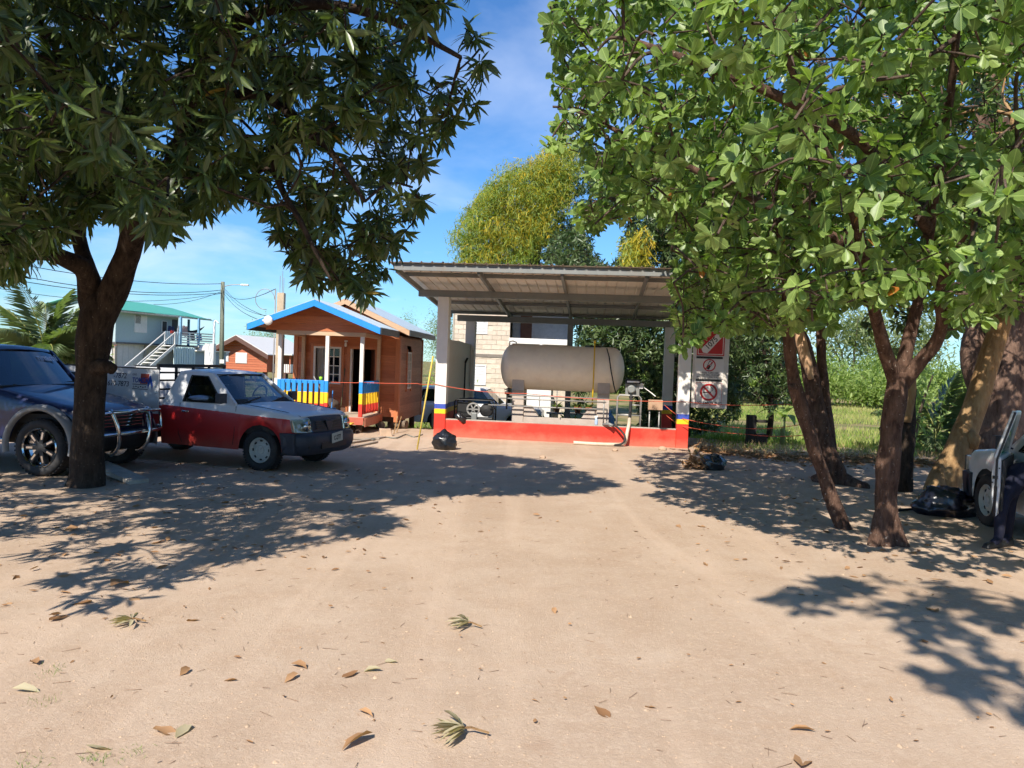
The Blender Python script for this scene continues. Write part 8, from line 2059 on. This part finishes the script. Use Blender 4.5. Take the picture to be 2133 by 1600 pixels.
# wilted mango sprigs: whorls of olive leaves on a stalk
def sprig(u, v, L_, label, ang, n=11):
    n += 5
    p = onz(u, v); t = thing('wilted_sprig', label, 'sprig', (p.x, p.y, ground_z(p.x, p.y)), ang)
    mb = MB(); mb.tube([(L_ * .75, 0, .02), (L_ * .3, .02, .035), (0, 0, .04)], .006, 5); mb.build('stalk', BARK_TAN, t)
    r2 = random.Random(int(u))
    for k in range(n):
        o = bpy.data.objects.new('leaf', _dm[6]); COL.objects.link(o); o.parent = t; a = math.pi + r2.gauss(0, .75); l2 = L_ * r2.uniform(.7, 1.05)
        o.location = (L_ * .15 + math.cos(a) * l2 * .5, math.sin(a) * l2 * .5, .015 + r2.uniform(0, .035)); o.rotation_euler = (r2.uniform(-.5, .5), r2.uniform(-.08, .1), a); o.scale = (l2, l2 * r2.uniform(.14, .24), l2 * r2.uniform(.3, .9))
sprig(955, 1535, .20, 'large wilted mango sprig at the bottom middle of the sand', R(0), 13)
sprig(968, 1308, .16, 'wilted mango sprig in the middle of the sand, above the large one', R(-10), 11)
sprig(266, 1302, .15, 'pale wilted mango sprig on the left sand', R(15), 10)
def scatter():
    # many more small leaves: under the mango, and the litter belt along the grass
    def field(name, label, n, pts_fn, ln, m, wd=(.3, .55), flat=.35):
        P = pts_fn(n); n = len(P); z = np.array([ground_z(a, b) for a, b in P]); Q = np.stack([P[:, 0], P[:, 1], z + rng.uniform(.004, .02, n)], 1)
        a = rng.uniform(0, 6.28, n); D = np.stack([np.cos(a), np.sin(a), rng.normal(0, .12, n)], 1); N = np.stack([rng.normal(0, flat, n), rng.normal(0, flat, n), np.ones(n)], 1)
        L_ = rng.uniform(ln[0], ln[1], n); o = build_leaves(name, Q, D, N, L_, L_ * rng.uniform(wd[0], wd[1], n), rng.uniform(0, .95, n), T_LANCE2, m, curl=rng.uniform(-2, 2.5, n)); tag(o, label, 'leaf litter', None, 'stuff')
    def under_mango(n):
        P = np.stack([rng.uniform(-8, 0.5, n * 3), rng.uniform(4.8, 13, n * 3)], 1); k = (P[:, 1] > 5.4 + (P[:, 0] + 3) * .9) & (rng.uniform(0, 1, len(P)) < np.exp(-((P[:, 0] + 4) / 3.2) ** 2)); return P[k][:n]
    field('leaf_litter', 'dry leaves scattered in the shade of the mango tree', 480, under_mango, (.03, .11), LEAF_DRY)
    def belt(n):
        x = rng.uniform(4.4, 13.5, n); y = 17.9 + rng.normal(0, .55, n) - (x - 4.4) * .18 + .3 * np.sin(x * 1.7); return np.stack([x, y], 1)
    field('litter_belt', 'belt of brown leaf litter where the yard meets the grass at right', 5200, belt, (.06, .17), LEAF_DRY, flat=.7)
    field('shade_litter', 'dry leaves scattered in the shade of the right trees', 260, lambda n: np.stack([rng.uniform(2.0, 8, n), rng.uniform(6.5, 15, n)], 1), (.04, .12), LEAF_DRY)
    field('sand_litter', 'small leaf scraps scattered over the sunlit sand', 260, lambda n: np.stack([rng.uniform(-3.2, 4.5, n), rng.uniform(2.6, 12, n)], 1), (.012, .05), LEAF_DRY)
    # twigs and pebbles
    n = 650; y = rng.uniform(2.4, 11, n); x = rng.uniform(-.72, .72, n) * y; z = np.array([ground_z(a, b) for a, b in zip(x, y)]); a = rng.uniform(0, 6.28, n); L_ = rng.uniform(.02, .13, n) * rng.uniform(.15, 1, n)
    A = np.stack([x, y, z + .004], 1); B = A + np.stack([np.cos(a) * L_, np.sin(a) * L_, rng.uniform(0, .008, n)], 1); tv_, tf_ = [], []; twigs(tv_, tf_, A, B, .0012); o = quads_object('fallen_twigs', tv_, tf_, mat('twig', (.24, .15, .09), .9, var=.4), None); tag(o, 'thin twigs and leaf stalks strewn over the sand', 'twigs', None, 'stuff')
    n = 9000; y = 2.3 + 9 * rng.uniform(0, 1, n) ** 1.6; x = rng.uniform(-.75, .75, n) * y; z = np.array([ground_z(a, b) for a, b in zip(x, y)]); s = rng.uniform(.0025, .008, n) * (1 + (rng.uniform(0, 1, n) < .02) * 1.6)
    base = np.array([(1, 0, 0), (-1, 0, 0), (0, 1, 0), (0, -1, 0), (0, 0, .8), (0, 0, -.4)], float); V = (np.stack([x, y, z], 1)[:, None, :] + base[None] * s[:, None, None] * rng.uniform(.6, 1.4, (n, 6, 1)))
    F = np.array([(0, 2, 4), (2, 1, 4), (1, 3, 4), (3, 0, 4)]); FF = (F[None] + (np.arange(n) * 6)[:, None, None]).reshape(-1, 3)
    me = bpy.data.meshes.new('pebbles'); me.vertices.add(n * 6); me.vertices.foreach_set('co', V.astype(np.float32).reshape(-1)); me.loops.add(FF.size); me.loops.foreach_set('vertex_index', FF.astype(np.int32).reshape(-1)); me.polygons.add(len(FF)); me.polygons.foreach_set('loop_start', (np.arange(len(FF)) * 3).astype(np.int32)); me.polygons.foreach_set('loop_total', np.full(len(FF), 3, np.int32)); me.update(calc_edges=True)
    me.materials.append(mat('pebble', (.42, .30, .20), .9, var=.45, vscale=40)); o = bpy.data.objects.new('pebbles', me); COL.objects.link(o); tag(o, 'fine gravel grains on the sandy yard', 'gravel', None, 'stuff')
    # a few grass tufts at lower left
    n = 170; c = np.array([tuple(onz(u, v)[:2]) for u, v in ((95, 1460), (205, 1575), (270, 1570), (60, 1590), (110, 1400))])[rng.integers(0, 5, n)]; xy = c + rng.normal(0, .045, (n, 2)); P = np.stack([xy[:, 0], xy[:, 1], np.full(n, .0)], 1); P[:, 2] = [ground_z(a, b) for a, b in xy]
    o = build_leaves('grass_tufts', P, nrm(np.stack([rng.normal(0, .8, n), rng.normal(0, .8, n), np.ones(n)], 1)), rng.normal(0, 1, (n, 3)), rng.uniform(.02, .04, n), rng.uniform(.002, .004, n), rng.uniform(0, .6, n), T_FLAT, LEAF_LIGHT); tag(o, 'tiny grass tufts at the lower left of the yard', 'grass', None, 'stuff')
scatter()
# board lying by the mango trunk
def plank():
    a, b = onz(218, 990), onz(290, 1008); t = thing('concrete_slab', 'grey concrete slab leaning low beside the mango trunk', 'slab')
    mb = MB(); u = (b - a).normalized(); s = Vector((-u.y, u.x, 0)); w = .28
    A = a - u * .25; B = b; mb.hexa([A - s * w / 2 + Vector((0, 0, .10)), B - s * w / 2 + Vector((0, 0, .0)), B + s * w / 2 + Vector((0, 0, .0)), A + s * w / 2 + Vector((0, 0, .10))], [A - s * w / 2 + Vector((0, 0, .18)), B - s * w / 2 + Vector((0, 0, .06)), B + s * w / 2 + Vector((0, 0, .06)), A + s * w / 2 + Vector((0, 0, .18))]); mb.build('slab', M_CONC, t, bevel=.008)
    for lab, uv, s in (('small stone at the foot of the red wall', (1281, 940), .05), ('pale stone by the right end of the red wall', (1380, 938), .07), ('dark stone on the sand in the mango shade', (1130, 955), .05)):
        p = onz(*uv); t = thing('stone', lab, 'stone', p); mb = bag_mesh(s * 1.3, s, s * .8, int(uv[0])); o = mb.build('rock', mat('stone_%d' % uv[0], (.40, .28, .19), .9), t, smooth=True); o.location = (0, 0, s * .45)
    t = thing('garden_pipe', 'thin dark pipe lying from the forked trunk to the blue-black bag', 'pipe'); mb = MB(); mb.tube([onz(1862, 1066) + Vector((0, 0, .02)), onz(1920, 1062) + Vector((0, 0, .02))], .018, 6); mb.build('pipe', M_RUBBER, t)
plank()
bpy.context.view_layer.update()
